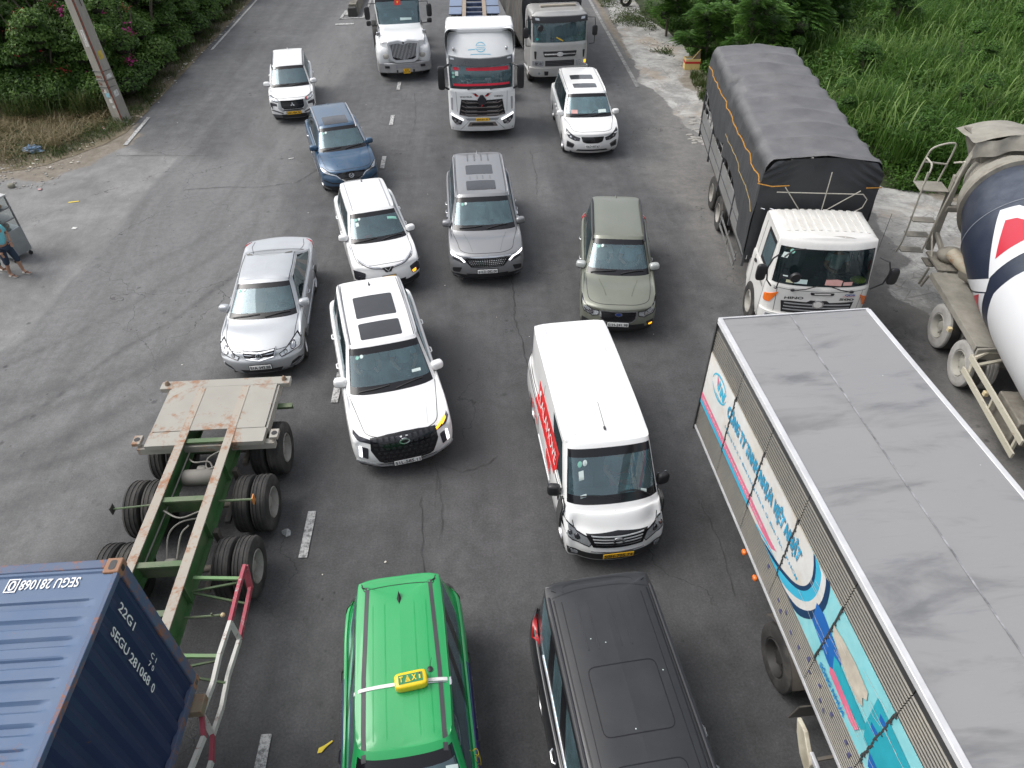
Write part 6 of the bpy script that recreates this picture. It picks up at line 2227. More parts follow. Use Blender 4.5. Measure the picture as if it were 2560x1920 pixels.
for y in (-1.66, -3.02, -4.30, -5.15, -6.2, -7.6, -9):
 cm = MB().b2(-RX + .08, RX - .08, y - .05, y + .05, zt - .07, zt - .03).b2(-RX + .08, RX - .08, y - .008, y + .008, zt - .36, zt - .07)
 obj('cross_member', cm, G_GREEN, ch, smooth=False)
AX = (-1.20, -2.55, -3.90)
for y in AX:
 ax = MB().tube([(-1.0, y, .52), (1.0, y, .52)], .065, 10)
 for sx in (-1, 1):
  ax.box((sx * .55, y, .62), (.09, 1.0, .07))
  ax.box((sx * .55, y + .42, .80), (.08, .10, .34))
  ax.lathe([(sx * .62, .20), (sx * .80, .20), (sx * .80, .001)], 'x', (0, y, .52), 14)
 obj('axle', ax, pm('greasy_axle', (.06, .055, .05), .8, dirt=(.16, .14, .11), dirtamt=.6), ch)
 for sx in (-1, 1):
  truck_wheel(ch, sx * 1.22, y, .51, .28, dual=True, sx=sx)
tank = MB().lathe([(-.30, .001), (-.30, .12), (-.26, .15), (.26, .15), (.30, .12), (.30, .001)], 'x', (0, -2.30, .98), 20)
obj('air_tank', tank, pm('dusty_grey_tank', (.19, .18, .16), .7, var=.15), ch)
hs_ = pm('grey_hose', (.20, .19, .17), .7)
for k, pts in enumerate(([(-.30, -1.9, 1.05), (-.1, -2.1, 1.16), (.15, -2.1, 1.15), (.22, -2.3, 1.05), (.05, -2.35, 1.05)],
      [(.34, -1.85, 1.2), (.1, -2.0, 1.15), (.12, -2.2, 1.1), (.34, -2.25, 1.2)],
      [(-.3, -3.2, 1.2), (0, -3.35, 1.18), (.3, -3.25, 1.2)],
      [(-.1, -4.0, .9), (-.15, -3.6, 1.05), (.0, -3.4, 1.12), (.3, -3.3, 1.1)],
      [(.05, -4.0, .9), (.05, -3.6, 1.05), (.15, -3.45, 1.1)],
      [(-.30, -1.8, 1.1), (-.31, -3.0, 1.1), (-.32, -4.2, 1.12)])):
 obj('air_hose', MB().tube([tuple(v) for v in crline([Vector(q) for q in pts], 5)], .014, 6), hs_, ch)
obj('air_valve', MB().blob((.0, -2.15, 1.04), (.09, .06, .05), .6).blob((-.02, -4.08, .88), (.12, .12, .12), .7), hs_, ch)
for y, z in ((-2.95, 1.08),):
 mk = MB().tube([(.5, y, z), (1.06, y, z)], .022, 8)
 o_ = obj('marker_arm', mk, G_GREEN, ch)
 obj('marker_plate', MB().box((1.08, y, z), (.02, .11, .15)), pm('orange_reflector', (.55, .22, .06), .4), o_)
 mk = MB().tube([(-.5, y, z), (-1.22, y - .05, z)], .018, 8)
 o_ = obj('marker_arm', mk, G_GREEN, ch)
 obj('marker_plate', MB().box((-1.24, y - .05, z), (.02, .12, .16)), FRAME, o_)
mg = MB().b2(.62, 1.32, -.66, -.54, 1.05, 1.07).box((.96, -.52, .97), (.68, .015, .18), rx=.2)
obj('mudguard', mg, G_GREEN, ch)
nb = MB().box((RX + .03, -6.22, zt - .20), (.012, .62, .30))
o_ = obj('notice_plate', nb, pm('white_notice', (.68, .72, .74), .5), ch, smooth=False)
for k, (tx, hh) in enumerate((('RỒNG VÀNG', .07), ('VẬN TẢI CONTAINER', .045), ('ĐT: 0903 866 866', .045), ('Đ/C: BÌNH DƯƠNG', .045))):
 text('lettering', tx, pm('blue_lettering', (.02, .08, .35), .5), o_, (RX + .037, -6.22, zt - .10 - k * .065), (0, 1, 0), (0, 0, 1), .52, hh, bold=.015, off=.001)
rw = rustpaint('peeling_white_rail', (.58, .57, .53), (.20, .08, .05), 5, .55, dustamt=.2)
rp = rustpaint('peeling_red_rail', (.36, .05, .08), (.40, .35, .33), 6, .5, dustamt=.1)
loc_ = lambda x, y, z: (x + 5.14, y - 10.80, z)
up_pts = [(-3.90, 6.50, 1.10), (-3.91, 6.05, 1.10), (-3.90, 5.55, 1.10), (-3.93, 5.05, 1.10), (-3.92, 4.65, 1.09), (-3.97, 4.25, 1.08), (-3.86, 3.95, 1.08), (-3.93, 3.5, 1.08), (-3.92, 2.6, 1.08), (-3.92, 1.2, 1.08)]
lo_pts = [(-3.88, 6.35, .72), (-3.87, 5.9, .70), (-3.86, 5.5, .70), (-3.90, 4.95, .69), (-3.88, 4.5, .68), (-3.92, 4.15, .66), (-3.84, 3.8, .68), (-3.88, 3.3, .69), (-3.88, 2.5, .70), (-3.88, 1.2, .70)]
for pts in (up_pts, lo_pts):
 for i in range(len(pts) - 1):
  mt = rp if i in (0, 1, 5, 7) else rw
  o_ = obj('guard_rail', MB().bar(loc_(*pts[i]), loc_(*pts[i + 1]), .05, .09), mt, ch, smooth=False)
obj('guard_end', MB().bar(loc_(*up_pts[0]), loc_(*lo_pts[0]), .09, .05), rp, ch, smooth=False)
for k in (2, 5, 8):
 obj('guard_post', MB().bar(loc_(*up_pts[k]), loc_(*lo_pts[k]), .07, .04), rw, ch, smooth=False)
for y in (6.30, 5.05, 3.4):
 q = MB()
 q.bar(loc_(-4.63, y + .02, 1.12), loc_(-3.93, y, 1.06), .05, .04)
 obj('guard_bracket', q, pm('light_green_paint', (.16, .30, .12), .55, dirt=(.2, .2, .15)), ch, smooth=False)
 obj('guard_bracket', MB().bar(loc_(-4.63, y - .12, .98), loc_(-3.93, y - .02, 1.0), .03, .03), G_GREEN, ch, smooth=False)
 obj('guard_bracket', MB().bar(loc_(-4.63, y - .14, .96), loc_(-3.90, y - .22, .72), .03, .03), G_GREEN, ch, smooth=False)
mk = MB().tube([loc_(-4.63, 5.72, 1.0), loc_(-4.1, 5.72, 1.02)], .018, 8).tube([loc_(-4.22, 5.72, 1.0), loc_(-4.22, 5.72, 1.08)], .012, 6)
o_ = obj('marker_arm', mk, G_GREEN, ch)
obj('marker_lamp', MB().blob(loc_(-4.07, 5.72, 1.02), (.035, .035, .035), 1), pm('cream_lamp', (.6, .5, .3), .4), o_)
obj('bolster', MB().b2(-1.24, 1.24, -6.62, -6.38, zt - .16, zt - .01), rustpaint('rust_bolster', (.22, .17, .11), amt=.9), ch, bevel=.01)
obj('bolster', MB().b2(-1.24, 1.24, -12.3, -12.05, zt - .16, zt - .01), rustpaint('rust_bolster2', (.22, .17, .11), amt=.9), ch, bevel=.01)
cn = thing('shipping_container', 'blue corrugated shipping container with white serial lettering, rusty at the corners', 'container', (-5.18, 4.62, 1.31), R(.8))
CBLUE_TOP = rustpaint('lit_blue_roof', (.055, .105, .205), (.22, .12, .08), 1.4, .36, dust=(.12, .165, .24), dustamt=.7)  # roof blue painted lighter than the sides to stand for light from above
CBLUE = rustpaint('shaded_blue_side', (.009, .020, .068), (.16, .07, .035), 2.2, .12, dust=(.025, .045, .11), dustamt=.5)  # same blue painted darker, putting shade into the upright walls
CFRAME = rustpaint('rusty_blue_frame', (.05, .085, .17), (.24, .10, .05), 4, .95, dust=(.15, .17, .2), dustamt=.4)
CLN, CW, CHT = 6.06, 2.438, 2.70
hw = CW / 2
for sx in (-1, 1):
 mb = MB()
 prof = []
 y = -.14
 pitch = .278
 while y > -CLN + .16:
  for d, x in ((0, 0), (.07, 0), (.138, -.036), (.208, -.036)):
   if y - d > -CLN + .15:
    prof.append((y - d, x))
  y -= pitch
 prof.append((-CLN + .14, 0))
 vs, fs = [], []
 for (yy, dx) in prof:
  xx = sx * (hw - .03 + dx)
  vs += [(xx, yy, .14), (xx, yy, CHT - .08)]
 for i in range(len(prof) - 1):
  fs.append((2 * i, 2 * i + 1, 2 * i + 3, 2 * i + 2))
 mb.add(vs, fs)
 obj('side_panel', mb, CBLUE, cn, smooth=False)
mb = MB()
NX, NY = 46, 400
for j in range(NY + 1):
 yy = -.10 - (CLN - .2) * j / NY
 for i in range(NX + 1):
  xx = -hw + .04 + (CW - .08) * i / NX
  ph = ((-.36 - yy) % .209) / .209
  dd = 0
  if yy < -.36 and yy > -CLN + .36:
   t = (0 if ph < .50 else min((ph - .50) / .09, 1) if ph < .92 else (1 - ph) / .08)
   dd = -.034 * t
   e = max(0, min(1, (hw - .16 - abs(xx)) / .05))
   dd *= e
   ww = .5 if ph < .62 else 1
  zz = CHT - .018 + dd
  if abs(yy + .16) < .015:
   zz -= .02
  mb.v.append((xx, yy, zz))
for j in range(NY):
 for i in range(NX):
  a = j * (NX + 1) + i
  mb.f.append((a, a + 1, a + NX + 2, a + NX + 1))
obj('roof_panel', mb, CBLUE_TOP, cn, angle=25)
for sx in (-1, 1):
 obj('top_side_rail', MB().b2(sx * (hw - .05), sx * hw, -CLN + .15, -.15, CHT - .085, CHT - .008), CFRAME, cn, bevel=.006)
 obj('bottom_side_rail', MB().b2(sx * (hw - .06), sx * hw, -CLN + .15, -.15, .01, .15), CFRAME, cn, bevel=.006)
 for yy in (0, -CLN):
  s_ = -1 if yy == 0 else 1
  obj('corner_post', MB().b2(sx * (hw - .13), sx * (hw - .004), yy + s_ * .004, yy + s_ * .15, .11, CHT - .11), CFRAME, cn, bevel=.01)
for yy in (-.06, -CLN + .06):
 obj('end_header', MB().b2(-hw + .16, hw - .16, yy - .055, yy + .055, CHT - .12, CHT - .004), CFRAME, cn, bevel=.01)
 obj('end_sill', MB().b2(-hw + .16, hw - .16, yy - .055, yy + .055, 0.01, .14), CFRAME, cn, bevel=.01)
mb = MB()
vs, fs = [], []
k = 0
xx = -hw + .13
while xx < hw - .12:
 vs += [(xx, -.03 - (.04 if (k // 2) % 2 else 0), .14), (xx, -.03 - (.04 if (k // 2) % 2 else 0), CHT - .12)]
 xx += .055
 k += 1
fs = [(2 * i, 2 * i + 1, 2 * i + 3, 2 * i + 2) for i in range(k - 1)]
obj('end_panel', mb.add(vs, fs), CBLUE, cn, smooth=False)
obj('door_panel', MB().b2(-hw + .13, hw - .13, -CLN + .02, -CLN + .06, .14, CHT - .12), CBLUE, cn)
obj('floor_panel', MB().b2(-hw + .05, hw - .05, -CLN + .05, -.05, .03, .12), FRAME, cn)
CORN = rustpaint('rusty_corner_casting', (.24, .10, .045), (.34, .16, .07), 6, .6, dustamt=.2)
for sx in (-1, 1):
 for yy in (-.09, -CLN + .09):
  for zz in (.06, CHT - .055):
   cb = MB().box((sx * (hw - .08), yy, zz), (.168, .184, .12))
   o_ = obj('corner_casting', cb, CORN, cn, bevel=.012)
   if zz > 1:
    obj('slot', MB().prism(rpoly([(sx * (hw - .08) - .035, yy - .06), (sx * (hw - .08) + .035, yy - .06), (sx * (hw - .08) + .035, yy + .06), (sx * (hw - .08) - .035, yy + .06)], .03), 'z', zz + .04, zz + .063), BLACK, o_, smooth=False)
   obj('slot', MB().prism(rpoly([(yy - .03, zz - .035), (yy + .03, zz - .035), (yy + .03, zz + .035), (yy - .03, zz + .035)], .02), 'x', sx * (hw + .002), sx * (hw + .006)), BLACK, o_, smooth=False)
wl = WHITETXT
text('lettering', 'SEGU 281068', wl, cn, (.56, -.27, CHT - .010), (-1, 0, 0), (0, -1, 0), .60, .12, bold=.012)
text('lettering', '0', wl, cn, (.18, -.27, CHT - .010), (-1, 0, 0), (0, -1, 0), .07, .12, bold=.012)
bx_ = MB()
for (x0, x1, y0, y1) in ((.12, .24, -.35, -.338), (.12, .24, -.202, -.19), (.12, .132, -.338, -.202), (.228, .24, -.338, -.202)):
 bx_.b2(x0, x1, y0, y1, CHT - .012, CHT - .006)
obj('number_box', bx_, wl, cn, smooth=False, kind='stuff')
for (tx, y_, z_, w_, h_) in (('22G1', -.40, CHT - .50, .44, .10), ('SEGU', -.66, CHT - .55, .46, .10), ('281068', -.67, CHT - 1.14, .60, .10), ('0', -.68, CHT - 1.56, .08, .10), ('C 1', -.42, CHT - 1.35, .16, .06), ('7 0', -.52, CHT - 1.36, .16, .06)):
 text('lettering', tx, wl, cn, (hw - .012, y_, z_), (0, 0, -1), (0, 1, 0), w_, h_, bold=.012)
# big box truck in the foreground
a0 = R(2.6)
bx0 = Vector((3.74, 8.92)) + Vector((math.cos(a0), math.sin(a0))) * 1.25
bt = thing('box_truck', 'long box truck with plain grey roof, ribbed steel sides and a blue and cream advert', 'truck', (bx0.x, bx0.y, 0), a0)
BL = 9.4
ROOFG = NB('grey_roof_sheet')
p_ = ROOFG.coord('Object')
st_ = ROOFG.noise(ROOFG.mapping(p_, (.5, 1.7, 1)), 1.0, 5, .6, .5)
fine_ = ROOFG.noise(ROOFG.mapping(p_, (.6, 5, 1)), 3.0, 4, .6)
c_ = ROOFG.mix(ROOFG.ramp(st_, .52, .72, 0, .75, True), (.262, .262, .266), (.095, .100, .108))
c_ = ROOFG.mix(ROOFG.math('MULTIPLY', ROOFG.ramp(fine_, .58, .72, 0, .5, True), ROOFG.ramp(st_, .4, .6, 0, 1)), c_, (.15, .16, .18))
c_ = ROOFG.mix(ROOFG.ramp(ROOFG.noise(p_, .5, 3), .35, .7, 0, .35), c_, (.31, .30, .29))
c_ = ROOFG.mix(ROOFG.ramp(ROOFG.voro(p_, 2.2), .02, .012), c_, (.6, .6, .58))
ROOFG.color(c_)
ROOFG.b.inputs['Roughness'].default_value = .55
ROOFG.b.inputs['Metallic'].default_value = .1
ROOFG.bump(ROOFG.noise(ROOFG.mapping(p_, (1, 3, 1)), 2, 3), .25, .03)
RG = ROOFG.m
ZT, ZB = 3.70, 1.38
seamx = -.08
obj('roof_sheet', MB().b2(-1.22, seamx - .004, -BL + .02, -.02, ZT - .03, ZT), RG, bt, smooth=False)
obj('roof_sheet', MB().b2(seamx + .004, 1.22, -BL + .02, -.02, ZT - .03, ZT + .004), RG, bt, smooth=False)
obj('roof_seam', MB().b2(seamx - .010, seamx + .012, -BL + .02, -.02, ZT + .005, ZT + .009), pm('sealant', (.24, .24, .25), .6, var=.6, vscale=6), bt, smooth=False)
EDGE = pm('white_edge_trim', (.60, .60, .61), .45, metal=.2, var=.12)
for sx in (-1, 1):
 obj('roof_edge', MB().b2(sx * 1.19, sx * 1.27, -BL, 0, ZT - .07, ZT + .014), EDGE, bt, bevel=.008)
obj('rear_header', MB().b2(-1.25, 1.25, .0, .03, ZT - .12, ZT + .014), EDGE, bt, bevel=.006)
RIB = pm('ribbed_stainless_steel', (.135, .13, .115), .45, metal=.45, var=.12, vscale=2, dirt=(.20, .18, .14), dirtamt=.35, dscale=2.5)
def ribsheet(y0, y1, z0, z1, x, sx, pitch=.052, depth=.018):
 mb = MB()
 n = max(1, int(round((z1 - z0) / pitch)))
 vs = []
 for i in range(n):
  zb = z0 + (z1 - z0) * i / n
  ph = (z1 - z0) / n
  for t, d in ((0, -depth), (.18, 0), (.62, 0), (.80, -depth)):
   vs.append((x + sx * d, zb + ph * t))
 vs.append((x - sx * depth, z1))
 V = []
 for (xx, zz) in vs:
  V += [(xx, y0, zz), (xx, y1, zz)]
 return mb.add(V, [(2 * i, 2 * i + 1, 2 * i + 3, 2 * i + 2) for i in range(len(vs) - 1)])
ROPE = pm('dark_seam_strip', (.05, .05, .05), .7)
sj = [0, 1.20, 2.37, 3.55, 4.79, 5.99, 7.2, 8.4, BL]
for i in range(len(sj) - 1):
 y0, y1 = -sj[i] - .006, -sj[i + 1] + .006
 for sx in (-1, 1):
  obj('ribbed_panel', ribsheet(y0, y1, 3.06, 3.50, sx * 1.25, sx), RIB, bt, smooth=False)
  obj('cove_panel', MB().b2(sx * 1.225, sx * 1.24, y0, y1, 3.50, ZT - .07), pm('dark_cove_steel', (.075, .075, .075), .4, metal=.4), bt, smooth=False)
  obj('ribbed_panel', ribsheet(y0, y1, ZB, 1.94, sx * 1.25, sx), RIB, bt, smooth=False)
  obj('flat_panel', MB().b2(sx * 1.238, sx * 1.248, y0, y1, 1.94, 3.06), pm('cream_panel', (.56, .54, .49), .45, var=.06, dirt=(.46, .38, .26), dirtamt=.55, dscale=1.2) if i < 4 or sx > 0 else pm('aqua_panel', (.22, .58, .62), .42, var=.10, dirt=(.35, .66, .68), dirtamt=.6, dscale=2), bt, smooth=False)
for s_ in sj[1:-1]:
 pts = [(-s_ + (rnd.random() - .5) * .02, 1.93 + k * .07) for k in range(18)]
 mb = MB()
 for k in range(17):
  mb.box((-1.262, pts[k][0], pts[k][1] + .03), (.012, .016 + rnd.random() * .01, .075))
  if k % 2 == 0:
   mb.box((-1.262, pts[k][0] - .015, pts[k][1]), (.014, .035, .02))
 obj('seam_strip', mb, ROPE, bt, kind='stuff')
obj('rear_edge', MB().b2(-1.275, -1.235, -.02, .02, ZB - .12, ZT - .02), ROPE, bt)
def bprint(name, poly, mat, lay=1):
 """flat print on the left side, poly in (s forward, z)"""
 mb = MB().add([(-1.2500 - .0022 * lay, -p[0], p[1]) for p in poly], [tuple(range(len(poly)))])
 return obj(name, mb, mat, bt, smooth=False)
AQ = pm('cyan_print', (.05, .42, .60), .42, var=.08)
NV = pm('navy_print', (.012, .045, .11), .42, var=.1)
PK = pm('pink_print', (.68, .16, .26), .42, var=.12)
CREAM = pm('white_print', (.66, .66, .64), .42, var=.06, dirt=(.55, .47, .36), dirtamt=.4)
BLU = pm('blue_print', (.02, .13, .42), .42, var=.12)
TEA = pm('teal_print', (.03, .36, .44), .42, var=.12)
TXB = pm('blue_lettering_print', (.03, .34, .56), .42, var=.15, vscale=12)
SHD = pm('grey_lettering_print', (.12, .22, .28), .5, var=.1)
def arc(off):
 base = [(2.95, 1.945), (3.3, 2.03), (3.65, 2.14), (3.95, 2.30), (4.12, 2.50), (4.17, 2.72), (4.12, 2.90), (4.02, 3.055)]
 P_ = [Vector(b) for b in base]
 out = []
 for i, p in enumerate(P_):
  t = (P_[min(i + 1, len(P_) - 1)] - P_[max(i - 1, 0)]).normalized()
  nn = Vector((t.y, -t.x))
  q = p + nn * off
  q.y = min(max(q.y, 1.945), 3.055)
  out.append(q)
 return [tuple(v) for v in crline(out, 4)]
def band(o1, o2):
 return arc(o1) + arc(o2)[::-1]
bprint('aqua_field', [(3.4, 1.945), (4.78, 1.945), (4.78, 3.055), (3.9, 3.055)], pm('aqua_panel', (.22, .58, .62), .42), 1)
bprint('print_outer_arc', band(.30, .40), NV, 3)
bprint('print_white_arc', band(.19, .30), CREAM, 3)
bprint('print_cyan_arc', band(.06, .19), AQ, 3)
bprint('print_navy_arc', band(0, .06), NV, 3)
bprint('print_white_field', [(.02, 1.96), (2.9, 1.96)] + arc(0) + [(3.9, 3.05), (.02, 3.05)], CREAM, 2)
bprint('print_cyan_stripe', [(.02, 1.945), (2.4, 1.945), (2.4, 2.03), (.02, 2.03)], AQ, 4)
bprint('print_cyan_stripe', [(2.75, 1.945), (3.45, 2.07), (3.1, 2.05), (2.72, 1.97)], AQ, 4)
bprint('print_pink_stripe', [(.02, 2.04), (2.9, 2.04), (3.25, 2.09), (3.38, 2.19), (3.2, 2.17), (.02, 2.17)], PK, 5)
def btext(body, s0, s1, z, h, mat, lay, bold=.02):
 text('lettering', body, mat, bt, (-1.25 - .0022 * lay, -(s0 + s1) / 2, z), (0, -1, 0), (0, 0, 1), s1 - s0, h, bold=bold, off=0)
btext('CÔNG TY TNHH NHỰA VIỆT NHẬT', 1.07, 3.86, 2.70, .34, SHD, 5, .035)
btext('CÔNG TY TNHH NHỰA VIỆT NHẬT', 1.05, 3.84, 2.72, .34, TXB, 6, .025)
btext('Hương Lộ 2, P. Bình Hưng Hòa B, Q. Bình Tân, TP.HCM', 1.1, 3.95, 2.38, .075, TXB, 5, .005)
btext('SẢN XUẤT VÀ CUNG CẤP SẢN PHẨM NHỰA CÔNG NGHIỆP', .1, 2.9, 2.105, .06, WHITETXT, 6, .005)
e_ = circ((.60, 2.74), .31, .20, 32)
bprint('logo_ring', ribbon(e_[2:17], [.01 + .03 * math.sin(i / 14 * math.pi) for i in range(15)]), AQ, 4)
bprint('logo_ring', ribbon(e_[18:32] + [e_[0]], [.01 + .03 * math.sin(i / 14 * math.pi) for i in range(15)]), AQ, 4)
bprint('logo_mark', [(.44, 2.90), (.52, 2.86), (.55, 2.72), (.50, 2.74)], PK, 5)
bprint('logo_mark', [(.56, 2.88), (.63, 2.86), (.60, 2.68), (.53, 2.70)], AQ, 5)
bprint('logo_mark', [(.66, 2.84), (.72, 2.84), (.80, 2.74), (.80, 2.84), (.86, 2.82), (.85, 2.64), (.79, 2.64), (.72, 2.75), (.71, 2.65), (.65, 2.66)], AQ, 5)
btext('VIỆT NHẬT', .50, .78, 2.59, .045, AQ, 5, .005)
bprint('print_blue_box', [(4.42, 2.60), (4.48, 2.30), (4.98, 2.20), (5.10, 2.20), (5.16, 2.50), (5.10, 2.53), (4.60, 2.63)], BLU, 4)
bprint('print_teal_box', [(5.02, 2.42), (5.10, 2.24), (5.78, 2.24), (5.84, 2.34), (5.80, 2.40), (5.12, 2.46)], TEA, 5)
bprint('print_pink_box', [(5.05, 2.22), (5.08, 2.14), (5.66, 2.10), (5.75, 2.12), (5.78, 2.22), (5.12, 2.27)], PK, 6)
bprint('torn_patch', [(4.80, 2.74), (5.0, 2.78), (5.3, 2.80), (5.62, 2.76), (5.66, 2.66), (5.60, 2.60), (5.66, 2.52), (5.58, 2.46), (5.3, 2.47), (5.12, 2.53), (4.86, 2.62)], pm('peeled_cream', (.50, .45, .37), .6, var=.2, vscale=5), 5)
bprint('print_teal_box', [(5.74, 2.90), (5.80, 2.40), (5.88, 2.22), (6.35, 2.22), (6.6, 2.35), (6.7, 2.7), (6.4, 2.86)], TEA, 4)
bprint('print_blue_box', [(6.02, 2.22), (6.10, 2.05), (6.5, 2.02), (6.6, 2.22)], BLU, 5)
bprint('print_slot', [(5.86, 2.80), (5.90, 2.72), (6.02, 2.74), (5.99, 2.82)], BLU, 5)
bprint('print_slot', [(5.84, 2.55), (5.88, 2.47), (6.0, 2.49), (5.97, 2.57)], BLU, 5)
for k in range(26):
 s_ = 4.0 + rnd.random() * 3
 z_ = 2.0 + rnd.random() * .95
 ln = .2 + rnd.random() * .4
 bprint('scratch', ribbon([(s_, z_), (s_ + ln / 2, z_ + rnd.uniform(-.02, .03)), (s_ + ln, z_ + rnd.uniform(-.04, .06))], .006), CREAM, 7)
btext('SÓNG NHỰA', 4.90, 5.55, 2.02, .125, pm('blue_print2', (.02, .20, .48), .42), 7, .03)
PURP = pm('faded_violet_marks', (.09, .09, .19), .6, var=.4, vscale=20)
for k in range(34):
 s_ = 3.3 + k * .115
 z_ = 1.70 - (k % 3) * .08 + rnd.uniform(-.05, .05)
 if rnd.random() < .45:
  mb = MB().add([(-1.2535, -s_, z_), (-1.2535, -s_ - .05, z_), (-1.2535, -s_ - .05, z_ + rnd.uniform(.04, .14)), (-1.2535, -s_, z_ + .06)], [(0, 1, 2, 3)])
  obj('violet_mark', mb, PURP, bt, smooth=False)
obj('side_sill', MB().b2(-1.262, -1.20, -BL, -.0, ZB - .05, ZB - .002).b2(1.20, 1.262, -BL, 0, ZB - .05, ZB - .002), EDGE, bt)
obj('box_floor', MB().b2(-1.2, 1.2, -BL + .02, -.02, ZB - .06, ZB + .05), FRAME, bt)
obj('box_end', MB().b2(-1.23, 1.23, -BL, -BL + .02, ZB, ZT - .02), EDGE, bt)
for sx in (-1, 1):
 dr = obj('rear_door', MB().b2(sx * .01, sx * 1.22, -.02, .0, ZB, ZT - .13), EDGE, bt)
 obj('lock_bar', MB().tube([(sx * .35, .03, ZB), (sx * .35, .03, ZT - .2)], .015, 6), CHROME, dr)
for sx in (-1, 1):
 obj('chassis_rail', MB().b2(sx * .38, sx * .46, -BL - 1.6, -.3, .85, 1.12), FRAME, bt)
for y in (-4.05, -9.8):
 for sx in (-1, 1):
  truck_wheel(bt, sx * 1.14, y, .50, .28, dual=(y > -6), sx=sx, dusty=(RUBBER, pm('black_rim', (.03, .028, .026), .6)))
 obj('axle', MB().tube([(-.9, y, .5), (.9, y, .5)], .07, 8), FRAME, bt)
for sx in (-1, 1):
 fg = MB()
 pts = [(-4.05 + .62 * math.cos(a_), .5 + .62 * math.sin(a_)) for a_ in [R(18 + 18 * i) for i in range(9)]]
 vs = []
 for (yy, zz) in pts:
  vs += [(sx * 1.16, yy, zz), (sx * .60, yy, zz)]
 fg.add(vs, [(2 * i, 2 * i + 1, 2 * i + 3, 2 * i + 2) for i in range(len(pts) - 1)])
 obj('mudguard', fg, pm('worn_mudguard', (.10, .09, .08), .5, dirt=(.16, .14, .11)), bt)
 obj('mud_flap', MB().box((sx * .9, -4.82, .45), (.50, .02, .50), rx=.15), pm('crinkled_flap', (.16, .15, .13), .35, metal=.3, var=.3, vscale=9), bt)
for s_ in (2.72, 3.18):
 obj('side_marker', MB().blob((-1.28, -s_, 1.26), (.035, .05, .04), .7), ORANGE, bt)
sgd = MB().prism([(-5.10, .98), (-5.30, 1.02), (-5.62, .80), (-5.66, .55), (-5.40, .62), (-5.20, .80)], 'x', -1.36, -1.30)
sg_ = obj('side_guard', sgd, pm('cream_guard_end', (.62, .58, .46), .5, dirt=(.3, .25, .18)), bt, bevel=.01)
for z_ in (.62, .86):
 obj('guard_tube', MB().bar((-1.31, -5.5, z_), (-1.31, -9.0, z_), .05, .08), pm('bright_rail', (.6, .6, .62), .35, metal=.3), sg_, bevel=.01)
obj('guard_post', MB().bar((-1.28, -5.6, .9), (-.5, -5.6, 1.05), .04, .04).bar((-1.28, -8.5, .9), (-.5, -8.5, 1.05), .04, .04), FRAME, bt)
ce = bpy.data.objects.new('cab', None)
COL.objects.link(ce)
ce.parent = bt
ce.location = (0, -BL - 2.1, 0)
Cab(dict(W=2.2, Lc=2.0, z0=.55, zw=1.62, zt=2.55, H=2.72), ce, CABWHITE, glassmat('windscreen_glass'))
# tarpaulin truck
ht = thing('tarpaulin_truck', 'white flatbed truck with corrugated cab roof and a tall dark grey tarpaulin over its load', 'truck', (7.47, 12.62, 0), R(-7.3))
HP = dict(W=2.28, Lc=1.80, z0=.55, zw=1.66, zt=2.50, H=2.74, lean=.20, bow=.12, rc=.24, tf=.92, capin=.10)
hc = Cab(HP, ht, CABWHITE, glassmat('green_windscreen', (.60, .70, .64), .0, dust=.02, fm=1.0), interior=(.05, .055, .05), side=glassmat('black_side_glass', (.05, .05, .055), .02))
S = hc.S
ribm = pm('cab_rib_white', (.66, .65, .61), .45, var=.1, dirt=(.4, .36, .3), dirtamt=.3)
for k in range(11):
 x = -.86 + k * .172
 S.decal('roof_rib', 'top', rpoly([(x - .045, .66), (x + .045, .66), (x + .045, 1.66), (x - .045, 1.66)], .03), ribm, ht, off=.016, skirt=.02)
S.decal('chipped_paint', 'top', [(.02, .44), (.3, .40), (.55, .42), (.3, .46)], pm('chip_grey', (.35, .33, .3), .7), ht, off=.003, skirt=0)
hc.f('grille', [(-.80, 1.30), (-.60, 1.32), (-.25, 1.31), (-.18, 1.36), (.18, 1.36), (.25, 1.31), (.78, 1.33), (.74, 1.02), (-.74, 1.02)], BLACK)
for k in range(3):
 hc.f('grille_slat', ribbon([(-.72, 1.26 - k * .08), (.72, 1.26 - k * .08)], .025), SKID, off=.02)
hc.f('emblem', circ((0, 1.27), .13, .10, 20), CHROME, off=.03)
hc.f('emblem_field', circ((0, 1.27), .095, .07, 20), CABWHITE, off=.034)
hc.ff('turn_lamp', rpoly([(.88, 1.50), (1.02, 1.20), (1.12, 1.18), (1.12, 1.36)], .03), ORANGE, off=.015)
hc.f('bumper', [(-1.12, .98), (1.12, .98), (1.10, .58), (-1.10, .58)], CABWHITE, off=.05, skirt=.05)
hc.ff('headlight', rpoly([(.70, .92), (1.02, .94), (1.02, .76), (.70, .74)], .03), LAMPGLASS, off=.06)
fplate(hc, '50H-218.27', .0, .78, PLATE_Y)
y_ = hc.y(-.5, 1.42)
text('lettering', 'HINO', BLACKTXT, ht, (-.55, y_ - .012, 1.41), (1, .0, 0), (0, 0, 1), .42, .065, bold=.03)
text('lettering', '500', BLACKTXT, ht, (.60, hc.y(.6, 1.42) - .02, 1.41), (1, .05, 0), (0, 0, 1), .32, .06, bold=.03)
text('lettering', 'QDR', pm('blue_lettering', (.02, .08, .35), .5), ht, (.66, hc.y(.66, 1.5) - .02, 1.51), (1, .05, 0), (0, 0, 1), .24, .055, bold=.03)
hc.f('red_underline', ribbon([(.50, 1.47), (.78, 1.47)], .008), REDW, off=.01, skirt=0)
hc.f('panel_line', ribbon([(-1.0, 1.60), (-.5, 1.585), (0, 1.58), (.5, 1.585), (1.0, 1.60)], .010), BLACK, off=.003, skirt=0)
